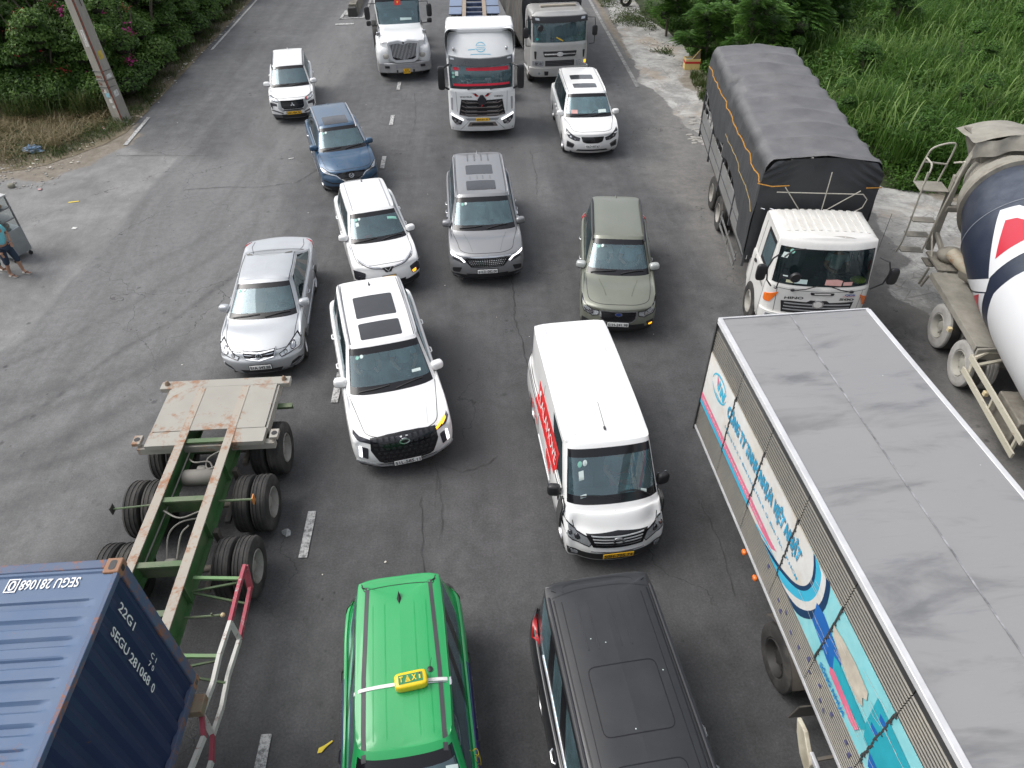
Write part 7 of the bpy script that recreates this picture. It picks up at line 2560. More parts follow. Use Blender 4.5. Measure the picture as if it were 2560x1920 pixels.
hc.ff('panel_line', ribbon([(.93, 1.60), (.90, 1.0)], .010), BLACK, off=.003, skirt=0)
hc.f('grab_handle', rpoly([(-.22, 1.555), (.30, 1.555), (.28, 1.50), (-.20, 1.50)], .02), BLACK, off=.02)
hc.f('handle_gap', rpoly([(-.14, 1.545), (.22, 1.545), (.21, 1.52), (-.13, 1.52)], .01), CABWHITE, off=.024)
for (x0, x1) in ((-.62, -.10), (.66, .15)):
 mb = MB().blob((x0, hc.y(x0, 1.60) - .03, 1.60), (.05, .03, .03), .8)
 mb.tube([(x0, hc.y(x0, 1.6) - .04, 1.60), ((x0 + x1) / 2, hc.y(0, 1.66) - .05, 1.66), (x1, hc.y(x1, 1.72) - .03, 1.73)], .012, 6)
 obj('wiper', mb, BLACK, ht)
hc.f('dash_paper', [(-.62, 1.74), (-.34, 1.74), (-.34, 1.84), (-.62, 1.84)], PAPER, off=.007, skirt=0)
hc.f('dash_paper', [(-.78, 1.74), (-.64, 1.74), (-.64, 1.80), (-.78, 1.80)], pm('cream_card', (.62, .62, .42), .7), off=.007, skirt=0)
hc.f('pink_paper', [(.04, 1.74), (.40, 1.72), (.42, 1.84), (.30, 1.87), (.05, 1.86)], pm('pink_card', (.62, .35, .32), .6), off=.007, skirt=0)
hc.f('pink_paper', [(.44, 1.73), (.64, 1.73), (.64, 1.81), (.44, 1.81)], pm('pink_card', (.62, .35, .32), .6), off=.007, skirt=0)
hc.f('inspection_sticker', circ((-.76, 2.42), .05), STICK_G, off=.006, skirt=0)
hc.f('toll_sticker', [(-.92, 2.38), (-.80, 2.38), (-.84, 2.26), (-.96, 2.26)], STICK_W, off=.006, skirt=0)
hc.f('windscreen_tag', [(-.86, 1.86), (-.76, 1.86), (-.76, 1.89), (-.86, 1.89)], STICK_W, off=.006, skirt=0)
w2 = Matrix.Translation((7.47, 12.62, 0)) @ Matrix.Rotation(R(-7.3), 4, 'Z')
def hworld(x, y, z):
 return w2 @ Vector((x, y, z))
cl = obj('green_cloth', MB().blob((0, 0, 0), (.17, .13, .06), .9, 14, 8), pm('lime_cloth', (.42, .50, .03), .9, var=.5, vscale=22), loc=hworld(.84, .34, 1.74))
tag(cl, 'crumpled lime green cloth on the dashboard of the tarpaulin truck', 'cloth')
hm = obj('hard_hat', MB().blob((0, 0, 0), (.13, .15, .13), 1, 18, 10), pm('yellow_helmet', (.55, .33, .02), .4), loc=hworld(-.62, 1.0, 2.22))
tag(hm, 'yellow hard hat hanging inside the cab of the tarpaulin truck', 'hard hat')
p = hworld(.62, 1.18, 1.34)
seated_person('driver in light blue checked shirt at the wheel of the tarpaulin truck', tuple(p), R(-7.3), (.30, .38, .42), hold=.38)
for sx in (-1, 1):
 xm = sx * 1.40
 arm = MB().tube([(sx * 1.06, .20, 2.40), (sx * 1.22, .05, 2.38), (sx * 1.30, .02, 2.15), (sx * 1.24, .03, 1.85), (sx * 1.08, .16, 1.62)], .018, 8)
 arm.tube([(sx * 1.28, .02, 2.02), (xm, .05, 2.02)], .016, 6)
 o_ = obj('mirror_arm', arm, BLACK, ht)
 obj('side_mirror', MB().blob((xm, .05, 2.03), (.11, .06, .20), .55), BLACK, o_)
arm = MB().tube([(-1.02, .08, 1.62), (-1.04, -.10, 1.72), (-1.02, -.14, 2.12)], .014, 6).tube([(-1.02, -.14, 2.02), (-.78, -.12, 2.02)], .010, 6)
o_ = obj('mirror_arm', arm, BLACK, ht)
obj('round_mirror', MB().lathe([(-.16, .001), (-.16, .10), (-.12, .12), (-.10, .12)], 'y', (-.70, 0, 2.02), 20), BLACK, o_)
obj('visor_bracket', MB().tube([(-.98, .10, 2.40), (-.80, .12, 2.56), (-.55, .16, 2.56)], .02, 6), BLACK, ht)
for side, sg in (('right', -1), ('left', 1)):
 hc.S.seam(side, [(.45, .62), (.42, 1.62)], ht, w=.014, sym=False, name='door_seam', smooth=False)
 hc.S.seam(side, [(1.55, .62), (1.55, 2.5)], ht, w=.014, sym=False, name='door_seam', smooth=False)
 p, n = hc.S.hit(side, 1.42, 1.52)
 obj('door_handle', MB().blob((p.x + sg * .02, 1.42, 1.52), (.02, .08, .03), .6), BLACK, ht)
side_text(hc.S, ht, 'HINO', BLACKTXT, .62, 1.40, .26, .06, side='right')
obj('whip_aerial', MB().tube([(1.08, .45, 2.4), (1.13, .55, 3.25)], .005, 5), BLACK, ht)
for sx in (-1, 1):
 obj('chassis_rail', MB().b2(sx * .38, sx * .46, 1.2, 10.2, .80, 1.06), FRAME, ht)
truck_wheel(ht, -1.17, 1.20, .50, .28, sx=-1)
truck_wheel(ht, 1.17, 1.20, .50, .28, sx=1)
for y in (5.75, 7.08):
 for sx in (-1, 1):
  truck_wheel(ht, sx * 1.24, y, .50, .27, dual=True, sx=sx)
 obj('axle', MB().tube([(-.9, y, .5), (.9, y, .5)], .07, 8), FRAME, ht)
obj('fender', MB().blob((-1.02, 1.95, .95), (.10, .16, .30), .5), CABWHITE, ht)
BY0, BY1 = 2.05, 10.35
obj('bed_floor', MB().b2(-1.24, 1.24, BY0, BY1, 1.06, 1.18), FRAME, ht, bevel=.01)
PANEL = pm('silver_side_board', (.30, .305, .30), .45, metal=.45, var=.12, dirt=(.2, .18, .15), dirtamt=.4)
POST = pm('dark_stake', (.07, .07, .075), .6, var=.2)
nb_ = 4
bl_ = (BY1 - BY0) / nb_
for sx in (-1, 1):
 for i in range(nb_):
  y0, y1 = BY0 + i * bl_ + .04, BY0 + (i + 1) * bl_ - .04
  for z0_, z1_ in ((1.20, 1.52), (1.54, 1.88)):
   obj('side_board', MB().b2(sx * 1.25, sx * 1.28, y0, y1, z0_, z1_), PANEL, ht, bevel=.006)
  for z_ in (1.53,):
   obj('board_hinge', MB().tube([(sx * 1.285, y0, z_), (sx * 1.285, y1, z_)], .012, 6), POST, ht)
 for i in range(nb_ + 1):
  obj('stake', MB().b2(sx * 1.24, sx * 1.30, BY0 + i * bl_ - .03, BY0 + i * bl_ + .03, .98, 2.45), POST, ht)
 for i in range(14):
  yy = BY0 + .45 + i * .58
  obj('rack_post', MB().b2(sx * 1.245, sx * 1.275, yy - .03, yy + .03, 1.88, 2.5), PANEL if i % 2 else POST, ht)
 for z_ in (2.12, 2.42):
  obj('rack_rail', MB().b2(sx * 1.24, sx * 1.27, BY0, BY1, z_ - .03, z_ + .03), PANEL, ht)
obj('headboard', MB().b2(-1.24, 1.24, BY0 - .02, BY0 + .02, 1.18, 2.4), POST, ht)
sgr = thing  # keep name for readability
for (xs) in (-1.30,):
 q = MB()
 for z_ in (.55, .80):
  q.bar((xs, 2.6, z_), (xs, 5.0, z_), .03, .06)
 for y in (2.7, 3.8, 4.9):
  q.bar((xs, y, .50), (xs, y, .98), .03, .03)
 obj('side_guard', q, PANEL, ht)
lad = MB()
for x_ in (-1.22, -1.02):
 lad.tube([(x_, 1.99, 1.2), (x_, 1.99, 2.5), (x_ + .05, 1.9, 2.62), (x_ + .12, 1.85, 2.62)], .016, 6)
for k in range(5):
 lad.tube([(-1.22, 1.99, 1.35 + k * .24), (-1.02, 1.99, 1.35 + k * .24)], .012, 6)
obj('ladder', lad, CHROME, ht)
TARP = NB('grey_tarpaulin')
p_ = TARP.coord('Object')
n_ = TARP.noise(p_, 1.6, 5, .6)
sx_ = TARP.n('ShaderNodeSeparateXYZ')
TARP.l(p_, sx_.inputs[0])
c_ = TARP.mix(TARP.ramp(sx_.outputs[2], 3.5, 3.8, 0, 1, True), (.045, .047, .050), TARP.mix(TARP.ramp(n_, .35, .7), (.105, .105, .110), (.155, .152, .155)))  # top coloured lighter than the sides, painting in the overcast sky's sheen
TARP.color(c_)
TARP.b.inputs['Roughness'].default_value = .55
TARP.bump(TARP.noise(TARP.mapping(p_, (1, 2.5, 1)), 5, 5, .6, 1.0), .35, .05)
TARPM = TARP.m
from mathutils import noise as mn
NU, NV_ = 150, 64
bay = (BY1 - BY0) / 9
def tarp_pt(u, v):
 y = BY0 - .10 + (BY1 - BY0 + .22) * u
 s = v * 2 - 1                      # -1 left hem .. +1 right hem
 sgn = -1 if s < 0 else 1
 a = abs(s)
 bow_ = abs(math.sin(math.pi * (y - BY0) / bay))
 sag = bow_ ** .7
 hem = 1.95 + .22 * math.sin(y * 1.3 + 1) + (.35 if y > 6.3 and sgn < 0 else 0) + .05 * mn.noise(Vector((y * 2, sgn * 3, 0)))
 if y < 3.2:
  hem = 1.35
 top_edge = 3.78
 if a < .42:                        # roof
  t = a / .42
  x = 1.10 * t
  z = 3.93 - .13 * t ** 1.3 - sag * (.105 - .055 * t)
 elif a < .52:                      # shoulder
  t = (a - .42) / .10
  x = 1.10 + .20 * math.sin(t * math.pi / 2)
  z = 3.80 - sag * .05 - .26 * (1 - math.cos(t * math.pi / 2))
  x -= sag * .05 * math.sin(t * math.pi)
 else:
  t = (a - .52) / .48
  zt_ = 3.54 - sag * .05
  z = zt_ + (hem - zt_) * t
  x = 1.30 + .05 * math.sin(math.pi * t) - sag * .05 * (1 - t) + .02 * mn.noise(Vector((y * 1.5, z * 1.5, 5)))
  x += .025 * math.sin(y * 5 + z * 4 * sgn) * (1 - t) * .5
  if t > .9:
   x += .01
 n0 = mn.noise(Vector((x * sgn * 1.4, y * 1.1, z))) * .03 + mn.noise(Vector((x * sgn * 4 + y * 2, y * 3, z * 3))) * .012
 if sgn < 0:
  d = math.exp(-((y - 7.6) ** 2) / .10 - ((a - .44) ** 2) / .004) * .16 + math.exp(-((y - 6.6) ** 2) / .06 - ((a - .46) ** 2) / .004) * .10
  z -= d
  x -= d * .8
 return Vector((sgn * (x + n0 * (a > .42)), y, z + n0 * (a <= .52)))
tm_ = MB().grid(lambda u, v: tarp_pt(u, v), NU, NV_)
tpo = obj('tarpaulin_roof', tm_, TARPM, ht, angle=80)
def front_pt(u, v):
 x = -1.31 + 2.62 * u
 a = abs(x)
 ztop = 3.86 - .10 * (a / 1.1) ** 2 if a < 1.1 else 3.76 - (a - 1.1) * 1.2
 z = ztop + (1.35 - ztop) * v
 y = BY0 - .11 - .02 * math.sin(v * 3)
 cx, cz = abs(a - 1.1), 3.55 - z
 gather = math.exp(-((a - 1.05) ** 2) / .12 - (max(cz, -.3) ** 2) / .10)
 y -= gather * .04 * (1 + math.sin((a * 20 + z * 34)))
 y -= .05 * math.exp(-v * 9)
 y += .025 * mn.noise(Vector((x * 1.7, z * 1.7, 3)))
 y += .012 * math.sin(x * 2.2 + z * 5)
 return Vector((x, y, z))
fm = MB().grid(front_pt, 90, 60)
obj('tarpaulin_front', fm, pm('dark_tarpaulin', (.030, .033, .037), .5, var=.2, bump=.2, bscale=18), ht, angle=80)
bk_ = MB().grid(lambda u, v: Vector((-1.3 + 2.6 * u, BY1 + .11 + .02 * math.sin(u * 9), 3.80 - (abs(u - .5) * 2) ** 4 * .25 - v * 2.0)), 24, 16)
obj('tarpaulin_rear', bk_, TARPM, ht)
OR_ = pm('orange_rope', (.42, .20, .03), .8, var=.3, vscale=30)
CR_ = pm('cream_rope', (.42, .40, .34), .8, var=.2, vscale=30)
def side_rope(zs, mat, r, y0, y1):
 pts = []
 for i in range(60):
  y = y0 + (y1 - y0) * i / 59
  z = zs(y)
  u = (y - BY0 + .10) / (BY1 - BY0 + .22)
  best = min((tarp_pt(u, k / 80) for k in range(0, 24)), key=lambda q: abs(q.z - z))
  pts.append((best.x - r, y, z + .012 * math.sin(y * 11)))
 return pts
rp1 = side_rope(lambda y: 3.22 + .02 * math.sin(y * 2), OR_, .014, 2.0, 10.3)
rp1 = [(-.72, BY0 - .28, 3.25), (-1.1, BY0 - .28, 3.22), (-1.37, BY0 - .10, 3.2)] + rp1
obj('rope', MB().tube(rp1, .015, 5), OR_, ht)
rp2 = side_rope(lambda y: 2.7 - .3 * math.exp(-(y - 2)) + .02 * math.sin(y * 3), OR_, .010, 2.1, 6.2)
obj('rope', MB().tube(rp2, .010, 5), pm('tan_rope', (.30, .22, .10), .8), ht)
obj('rope', MB().tube([(1.36, BY0 - .15, 3.2), (.98, BY0 - .28, 3.24)], .015, 5), OR_, ht)
fy = BY0 - .35
for pts in ([(-.98, fy, 3.12), (.92, fy, 3.12)], [(.10, fy, 3.62), (.12, fy, 2.6)], [(-.82, fy, 3.24), (-.30, fy - .02, 2.6)], [(.84, fy, 3.2), (.05, fy - .02, 2.6)], [(.92, fy, 3.12), (1.04, fy, 3.0), (1.0, fy, 2.8), (.86, fy, 2.7)]):
 obj('tie_rope', MB().tube(pts, .012, 5), CR_, ht)
rope_side = 'ht'
# white tractor with tall roof fairing
tr = thing('tractor_truck', 'tall white cab tractor with red strip in its windscreen and eye stickers above the grille', 'truck', (.22, 25.72, 0), R(-.3))
TW = paint('clean_white_paint', (.76, .77, .77), 0, .32, .05)
TP = dict(W=2.42, Lc=2.3, z0=.32, zw=1.78, zt=2.62, H=3.62, lean=.16, bow=.12, rc=.20, tf=.98, cap=(.62,), cf=1.0)
tc = Cab(TP, tr, TW, glassmat('grey_windscreen', (.35, .40, .42), .03, dust=.16), side=glassmat('black_side_glass', (.05, .05, .055), .02))
S = tc.S
tc.f('sun_visor', [(-1.10, 2.80), (-.6, 2.76), (0, 2.74), (.6, 2.76), (1.10, 2.80), (1.10, 2.58), (0, 2.52), (-1.10, 2.58)], pm('dark_visor', (.05, .055, .06), .3, coat=.3), off=.09, skirt=.09)
for sx in (-1, 1):
 tc.f('marker_lamp', rpoly([(sx * .92, 2.76), (sx * 1.05, 2.77), (sx * 1.04, 2.72), (sx * .90, 2.71)], .01), LAMPGLASS, off=.10, skirt=.01)
tc.f('red_strip', [(-.98, 2.52), (-.78, 2.50), (-.78, 2.42), (-.98, 2.42)], pm('red_film', (.70, .02, .05), .5), off=.004, skirt=0)
tc.f('red_strip', [(-.52, 2.50), (.98, 2.52), (.98, 2.40), (.4, 2.40), (-.50, 2.41)], pm('red_film', (.70, .02, .05), .5), off=.004, skirt=0)
tc.f('red_strip', [(-1.0, 1.98), (1.0, 2.0), (1.0, 1.93), (-1.0, 1.90)], pm('red_film', (.70, .02, .05), .5), off=.004, skirt=0)
tc.f('film', [(-1.05, 1.90), (1.05, 1.92), (1.06, 1.82), (-1.06, 1.82)], BLACK, off=.003, skirt=0)
tc.f('toll_sticker', [(-.92, 2.38), (-.80, 2.38), (-.80, 2.24), (-.92, 2.24)], STICK_W, off=.006, skirt=0)
for z_ in (2.32, 2.20):
 tc.f('inspection_sticker', circ((-.98, z_), .045), STICK_G, off=.006, skirt=0)
for x_ in (-.62, .12):
 obj('dash_ornament', MB().blob((x_, .45, 1.86), (.02, .02, .09), .9), CHROME, tr)
lip = MB()
lp = [(-1.20, 1.02), (-.95, .80), (-.6, .76), (0, .75), (.6, .76), (.95, .80), (1.20, 1.02)]
lip.prism([(a, b) for a, b in lp] + [(1.20, 2.2), (-1.20, 2.2)], 'z', 3.46, 3.66)
obj('roof_fairing', lip, TW, tr, bevel=.06)
sk = MB()
for sx in (-1, 1):
 obj('side_fairing', MB().prism([(1.25, 2.7), (1.45, 3.40), (2.25, 3.55), (2.45, 3.4), (2.45, 1.0), (2.2, .9)], 'x', sx * 1.15, sx * 1.21), TW, tr, bevel=.03)
 obj('roof_lamp', MB().blob((sx * .93, .48, 3.05), (.05, .05, .07), .8), CHROME, tr)
LOGOB = pm('light_blue_print', (.18, .50, .66), .5)
for a_ in ((.10, .0), (-.02, .0)):
 pass
lg = circ((.02, .50), .17, .09, 26)
S.decal('door_logo', 'top', ribbon(lg[1:13], .016), LOGOB, tr, off=.006, skirt=0)
S.decal('door_logo', 'top', ribbon(lg[14:26], .016), LOGOB, tr, off=.006, skirt=0)
for k in range(3):
 S.decal('door_logo', 'top', ribbon([(-.12, .46 + k * .035), (.16, .46 + k * .035)], .010), LOGOB, tr, off=.006, skirt=0)
S.decal('door_logo', 'top', ribbon([(-.42, .46), (-.16, .46)], .014), LOGOB, tr, off=.006, skirt=0)
S.decal('door_logo', 'top', ribbon([(-.34, .37), (.36, .37)], .012), LOGOB, tr, off=.006, skirt=0)
tc.f('grille', [(-.74, 1.46), (-.2, 1.44), (0, 1.38), (.2, 1.44), (.74, 1.46), (.84, .92), (.5, .86), (-.5, .86), (-.84, .92)], GLOSSBLACK, off=.012)
CH2 = pm('bronze_chrome', (.38, .33, .32), .2, metal=.9)
for z_ in (1.38, 1.22, 1.07, .94):
 hwid = .70 + (1.4 - z_) * .16
 tc.f('grille_slat', ribbon([(-hwid, z_ + .03), (-hwid + .14, z_ - .03), (hwid - .14, z_ - .03), (hwid, z_ + .03)], .035), CH2, off=.035)
 tc.f('grille_slat', ribbon([(-hwid + .16, z_ + .03), (-hwid + .22, z_ - .0), (-.18, z_ - .0)], .016), CHROME, off=.03)
 tc.f('grille_slat', ribbon([(.18, z_ - .0), (hwid - .22, z_ - .0), (hwid - .16, z_ + .03)], .016), CHROME, off=.03)
tc.f('emblem', [(-.16, 1.46), (-.05, 1.62), (.05, 1.62), (.16, 1.46), (.10, 1.28), (-.10, 1.28)], LAMPDARK, off=.05)
tc.f('emblem_mark', [(-.04, 1.24), (0, 1.32), (.04, 1.24)], RED, off=.06)
for sx in (-1, 1):
 tc.f('eye_sticker', [(sx * .10, 1.58), (sx * .18, 1.64), (sx * .32, 1.66), (sx * .24, 1.60), (sx * .18, 1.56)], REDW, off=.012, skirt=0)
 tc.f('eye_sticker', [(sx * .12, 1.60), (sx * .22, 1.68), (sx * .40, 1.70), (sx * .26, 1.665), (sx * .2, 1.63)], BLACKTXT, off=.016, skirt=0)
 tc.f('eye_sticker', circ((sx * .22, 1.615), .03), BLACKTXT, off=.018, skirt=0)
 tc.f('headlight', rpoly([(sx * .72, .74), (sx * 1.10, .92), (sx * 1.12, .74), (sx * 1.0, .58), (sx * .78, .56)], .03), LAMPDARK, off=.015)
 tc.f('daytime_lamp', ribbon([(sx * .70, .73), (sx * 1.12, .92)], .05), LAMPLIT, off=.03)
 for (lx, lz) in ((.84, .68), (1.0, .70), (.92, .60)):
  tc.f('projector', circ((sx * lx, lz), .05), CHROME, off=.03)
 tc.f('air_slot', rpoly([(sx * 1.04, 1.50), (sx * 1.12, 1.50), (sx * 1.12, 1.08), (sx * 1.06, 1.05)], .02), pm('slot_grey', (.30, .30, .32), .5), off=.006)
 tc.f('panel_line', ribbon([(sx * .92, 1.72), (sx * .90, 1.02)], .010), BLACK, off=.003, skirt=0)
 tc.f('panel_line', ribbon([(sx * .46, .72), (sx * .82, .36)], .010), BLACK, off=.003, skirt=0)
tc.f('bumper_mesh', [(-.62, .80), (.62, .80), (.55, .72), (-.55, .72)], LAMPGLASS, off=.012)
tc.f('lower_intake', [(-.46, .66), (.46, .66), (.56, .50), (-.56, .50)], CH2, off=.012)
tc.f('intake_hole', [(-.36, .62), (.36, .62), (.42, .54), (-.42, .54)], BLACK, off=.02)
fplate(tc, '50H-611.97', 0, .76, PLATE_Y)
text('lettering', 'SINOTRUK', BLACKTXT, tr, (-.56, tc.y(-.56, 1.56) - .02, 1.56), (1, -.03, 0), (0, 0, 1), .44, .05, bold=.02)
text('lettering', 'VIMID', BLACKTXT, tr, (.60, tc.y(.6, 1.56) - .02, 1.57), (1, .03, 0), (0, 0, 1), .34, .05, bold=.02)
for sx in (-1, 1):
 arm = MB().tube([(sx * 1.12, .22, 2.62), (sx * 1.28, .0, 2.60), (sx * 1.38, .02, 2.5)], .035, 8).tube([(sx * 1.38, .02, 1.95), (sx * 1.16, .2, 1.78)], .035, 8)
 o_ = obj('mirror_arm', arm, BLACK, tr)
 obj('side_mirror', MB().blob((sx * 1.40, .06, 2.22), (.13, .09, .40), .4), BLACK, o_)
for (x0, x1) in ((-.5, -.2), (.3, .6)):
 obj('wiper', MB().tube([(x0, tc.y(x0, 1.8) - .02, 1.80), (x1, tc.y(x1, 1.86) - .02, 1.86)], .014, 6), BLACK, tr)
for sx in (-1, 1):
 truck_wheel(tr, sx * 1.20, 1.35, .50, .30, sx=sx)
 for y in (4.4, 5.75):
  truck_wheel(tr, sx * 1.24, y, .50, .28, dual=True, sx=sx)
 obj('chassis_rail', MB().b2(sx * .36, sx * .45, .6, 6.6, .75, 1.02), FRAME, tr)
tl = thing('skeletal_trailer', 'blue skeletal trailer with tan rails coupled behind the tall white tractor', 'trailer', (.05, 29.0, 0), R(-.3))
TBL = pm('blue_trailer_paint', (.05, .08, .17), .5, dirt=(.25, .27, .3), dirtamt=.4)
for sx in (-1, 1):
 obj('main_rail', MB().b2(sx * .50 - .09, sx * .50 + .09, 0, 13, 1.40, 1.46), rustpaint('tan_rail_top%d' % sx, (.34, .30, .24), (.22, .13, .09), 3, .5, stripe=2.0), tl, smooth=False)
 obj('rail_web', MB().b2(sx * .50 - .02, sx * .50 + .02, 0, 13, 1.0, 1.40), TBL, tl, smooth=False)
 for k, y in enumerate((9.0, 10.6)):
  obj('side_plate', MB().b2(sx * .62, sx * 1.25, y, y + 1.35, 1.36, 1.40), pm('pale_blue_plate', (.17, .22, .33), .5), tl, smooth=False)
 for y in (8.8, 10.1, 11.4):
  truck_wheel(tl, sx * 1.22, y, .5, .28, dual=True, sx=sx)
for y in (1, 3, 5, 7, 8.6, 9.3, 10.2, 11.2, 12.3):
 obj('cross_member', MB().b2(-.41, .41, y, y + .12, 1.22, 1.38), TBL, tl, smooth=False)
# beige truck with tall dark load at the right
dt = thing('tall_sided_truck', 'beige cab truck with a dark visor and a tall brown-grey covered load behind', 'truck', (3.62, 31.15, 0), R(4.5))
BEI = paint('beige_silver_paint', (.43, .43, .42), .15, .4, .3)
DP = dict(W=2.42, Lc=2.0, z0=.50, zw=1.80, zt=2.62, H=2.95, lean=.12, bow=.10, rc=.2, tf=.96, capin=.16)
dc = Cab(DP, dt, BEI, glassmat('grey_windscreen', (.35, .40, .42), .03, dust=.16), side=glassmat('side_glass'))
S = dc.S
dc.f('sun_visor', [(-1.12, 2.74), (1.12, 2.74), (1.12, 2.56), (-1.12, 2.54)], BLACK, off=.10, skirt=.10)
dc.ff('marker_lamp', rpoly([(.86, 2.70), (1.02, 2.71), (1.0, 2.64), (.84, 2.63)], .01), LAMPGLASS, off=.11, skirt=.01)
obj('roof_plank', MB().box((.05, 1.15, 2.99), (1.5, .20, .06), rz=.04), pm('weathered_plank', (.32, .29, .24), .8), dt)
dc.f('grille', rpoly([(-.72, 1.50), (.72, 1.50), (.66, 1.28), (-.66, 1.28)], .05), BLACK, off=.012)
dc.f('grille_slat', ribbon([(-.66, 1.39), (.66, 1.39)], .05), CHROME, off=.03)
dc.f('emblem', circ((0, 1.39), .14, .09, 18), CHROME, off=.045)
dc.ff('air_slot', rpoly([(.98, 1.50), (1.08, 1.50), (1.06, 1.20), (1.0, 1.20)], .03), BLACK, off=.01)
dc.f('lower_grille', [(-.62, 1.14), (.62, 1.14), (.62, .92), (-.62, .92)], BLACK, off=.015)
for k in range(3):
 dc.f('grille_slat', ribbon([(-.58, 1.09 - k * .06), (.58, 1.09 - k * .06)], .015), GREYPL, off=.025)
dc.ff('headlight', rpoly([(.70, 1.12), (1.14, 1.12), (1.14, .92), (.70, .92)], .02), LAMPGLASS, off=.02)
dc.ff('projector', circ((.82, 1.02), .06), CHROME, off=.03)
dc.ff('projector', circ((.98, 1.02), .06), CHROME, off=.03)
dc.f('turn_lamp', rpoly([(1.04, 1.10), (1.12, 1.10), (1.12, .98), (1.04, .98)], .01), TURNLIT, off=.035)
dc.f('bumper', rpoly([(-1.20, .86), (1.20, .86), (1.18, .46), (-1.18, .46)], .05), BEI, off=.09, skirt=.09)
dc.ff('bumper_hole', rpoly([(.48, .74), (.66, .74), (.64, .58), (.50, .58)], .02), BLACK, off=.10, skirt=.01)
dc.ff('fog_lamp', circ((.86, .66), .05), LAMPGLASS, off=.10, skirt=.01)
fplate(dc, '51C-884.20', 0, .70, PLATE_Y)
for i, (x_, z_, s_, col) in enumerate(((-.80, 1.98, .12, (.5, .25, .22)), (-.25, 1.96, .10, (.6, .08, .08)), (.05, 1.96, .09, (.5, .55, .2)), (.40, 1.96, .14, (.5, .6, .62)), (.62, 1.98, .12, (.55, .55, .25)), (.92, 1.96, .12, (.3, .55, .62)))):
 ob_ = obj('dashboard_clutter', MB().blob((x_, .42, z_ - .10), (s_, .08, s_ * .7), .8), pm('clutter_%d' % i, col, .6), dt)
dc.f('yellow_tape', ribbon([(-.16, 2.02), (.12, 1.88)], .04), pm('yellow_tape', (.8, .5, .02), .5), off=.01, skirt=0)
dc.f('round_sticker', circ((-.95, 1.96), .05), pm('teal_disc', (.02, .35, .30), .5), off=.006, skirt=0)
for sx in (-1, 1):
 arm = MB().tube([(sx * 1.15, .2, 2.72), (sx * 1.42, .05, 2.74), (sx * 1.46, .04, 2.4), (sx * 1.44, .05, 1.75), (sx * 1.24, .1, 1.72)], .018, 6)
 o_ = obj('mirror_arm', arm, BLACK, dt)
 obj('side_mirror', MB().blob((sx * 1.44, .04, 2.25), (.11, .06, .20), .45), BLACK, o_)
o_ = obj('round_mirror', MB().lathe([(-.02, .001), (-.02, .11), (.03, .13), (.04, .13)], 'y', (-.85, -.02, 2.40), 18), BLACK, dt)
for sx in (-1, 1):
 truck_wheel(dt, sx * 1.20, 1.3, .50, .28, sx=sx)
 for y in (6.5, 7.8):
  truck_wheel(dt, sx * 1.24, y, .50, .28, dual=True, sx=sx)
 obj('chassis_rail', MB().b2(sx * .38, sx * .46, 1.2, 11, .80, 1.06), FRAME, dt)
BRN = NB('stained_brown_tarpaulin')
p_ = BRN.coord('Object')
n_ = BRN.noise(BRN.mapping(p_, (1, 1, .35)), 2.2, 6, .7, .5)
BRN.color(BRN.mix(BRN.ramp(n_, .35, .68), (.045, .046, .046), (.14, .128, .112)))
BRN.b.inputs['Roughness'].default_value = .8
BRN.bump(BRN.noise(BRN.mapping(p_, (1, 4, .6)), 3, 5, .6), .6, .08)
ld = MB().grid(lambda u, v: Vector((-1.28 + .05 * math.sin(u * 40) + .03 * math.sin(v * 9 + u * 20), 2.15 + u * 9.3, 1.2 + v * 2.9)), 60, 16)
obj('load_cover_side', ld, BRN.m, dt)
ld = MB().grid(lambda u, v: Vector((1.28 + .04 * math.sin(u * 40), 2.15 + u * 9.3, 1.2 + v * 2.9)), 60, 8)
obj('load_cover_side', ld, BRN.m, dt)
obj('load_cover_front', MB().grid(lambda u, v: Vector((-1.28 + 2.56 * u, 2.15 + .03 * math.sin(u * 30), 1.2 + v * 2.9)), 30, 12), pm('dark_tarpaulin', (.030, .033, .037), .5), dt)
obj('load_cover_roof', MB().grid(lambda u, v: Vector((-1.28 + 2.56 * u, 2.15 + 9.3 * v, 4.1 + .08 * math.sin(u * 3.14) - .05 * abs(math.sin(v * 28)))), 12, 60), TARPM, dt)
obj('load_cover_rear', MB().b2(-1.28, 1.28, 11.4, 11.45, 1.2, 4.05), BRN.m, dt)
obj('bed_floor', MB().b2(-1.26, 1.26, 2.1, 11.45, 1.06, 1.2), FRAME, dt)
# conventional tractor, top of the picture
it = thing('bonnet_tractor', 'white long-bonnet tractor truck with a tall slatted chrome grille and yellow plate', 'truck', (-3.03, 32.55, 0), R(7.5))
IP = dict(L=4.4, W=2.0, H=3.05, zh=1.66, zc=1.92, cowl=1.65, wst=2.05, wr=.98, wb=.96, wc=.92, roofend=.10, glassend=.05, zb=1.92, zbr=1.92, zd=1.9, zg=1.95, z0=.75,
  wb_len=3, rearglass=0, dpil=.2, dtop=.2, nose=.10, bow=.16, fc=.34, drop=.16, gside=.3, edge=.08, crown=.05)
rings_ = [[(x, y + 2.2, z) for (x, y, z) in r] for r in car_rings(IP)]
Si = Shell(rings_, n=6)
rr, cc = Si.rr, Si.cc
wind = (rr > 6) & (rr < 7) & (cc < 3)
sgl = (rr > 6) & (rr < 7) & (cc > 5) & (cc < 7)
Si.part(~(wind | sgl), 'cab_and_bonnet', TW, it)
inn = wind & (cc < 2.9) & (rr > 6.06) & (rr < 6.9)
Si.part(inn, 'windscreen', glassmat('grey_windscreen', (.35, .40, .42)), it)
Si.part(wind & ~inn, 'windscreen_border', GLOSSBLACK, it)
for sg in (-1, 1):
 Si.part(sgl & (Si.sgn == sg), 'side_window', glassmat('side_glass'), it)
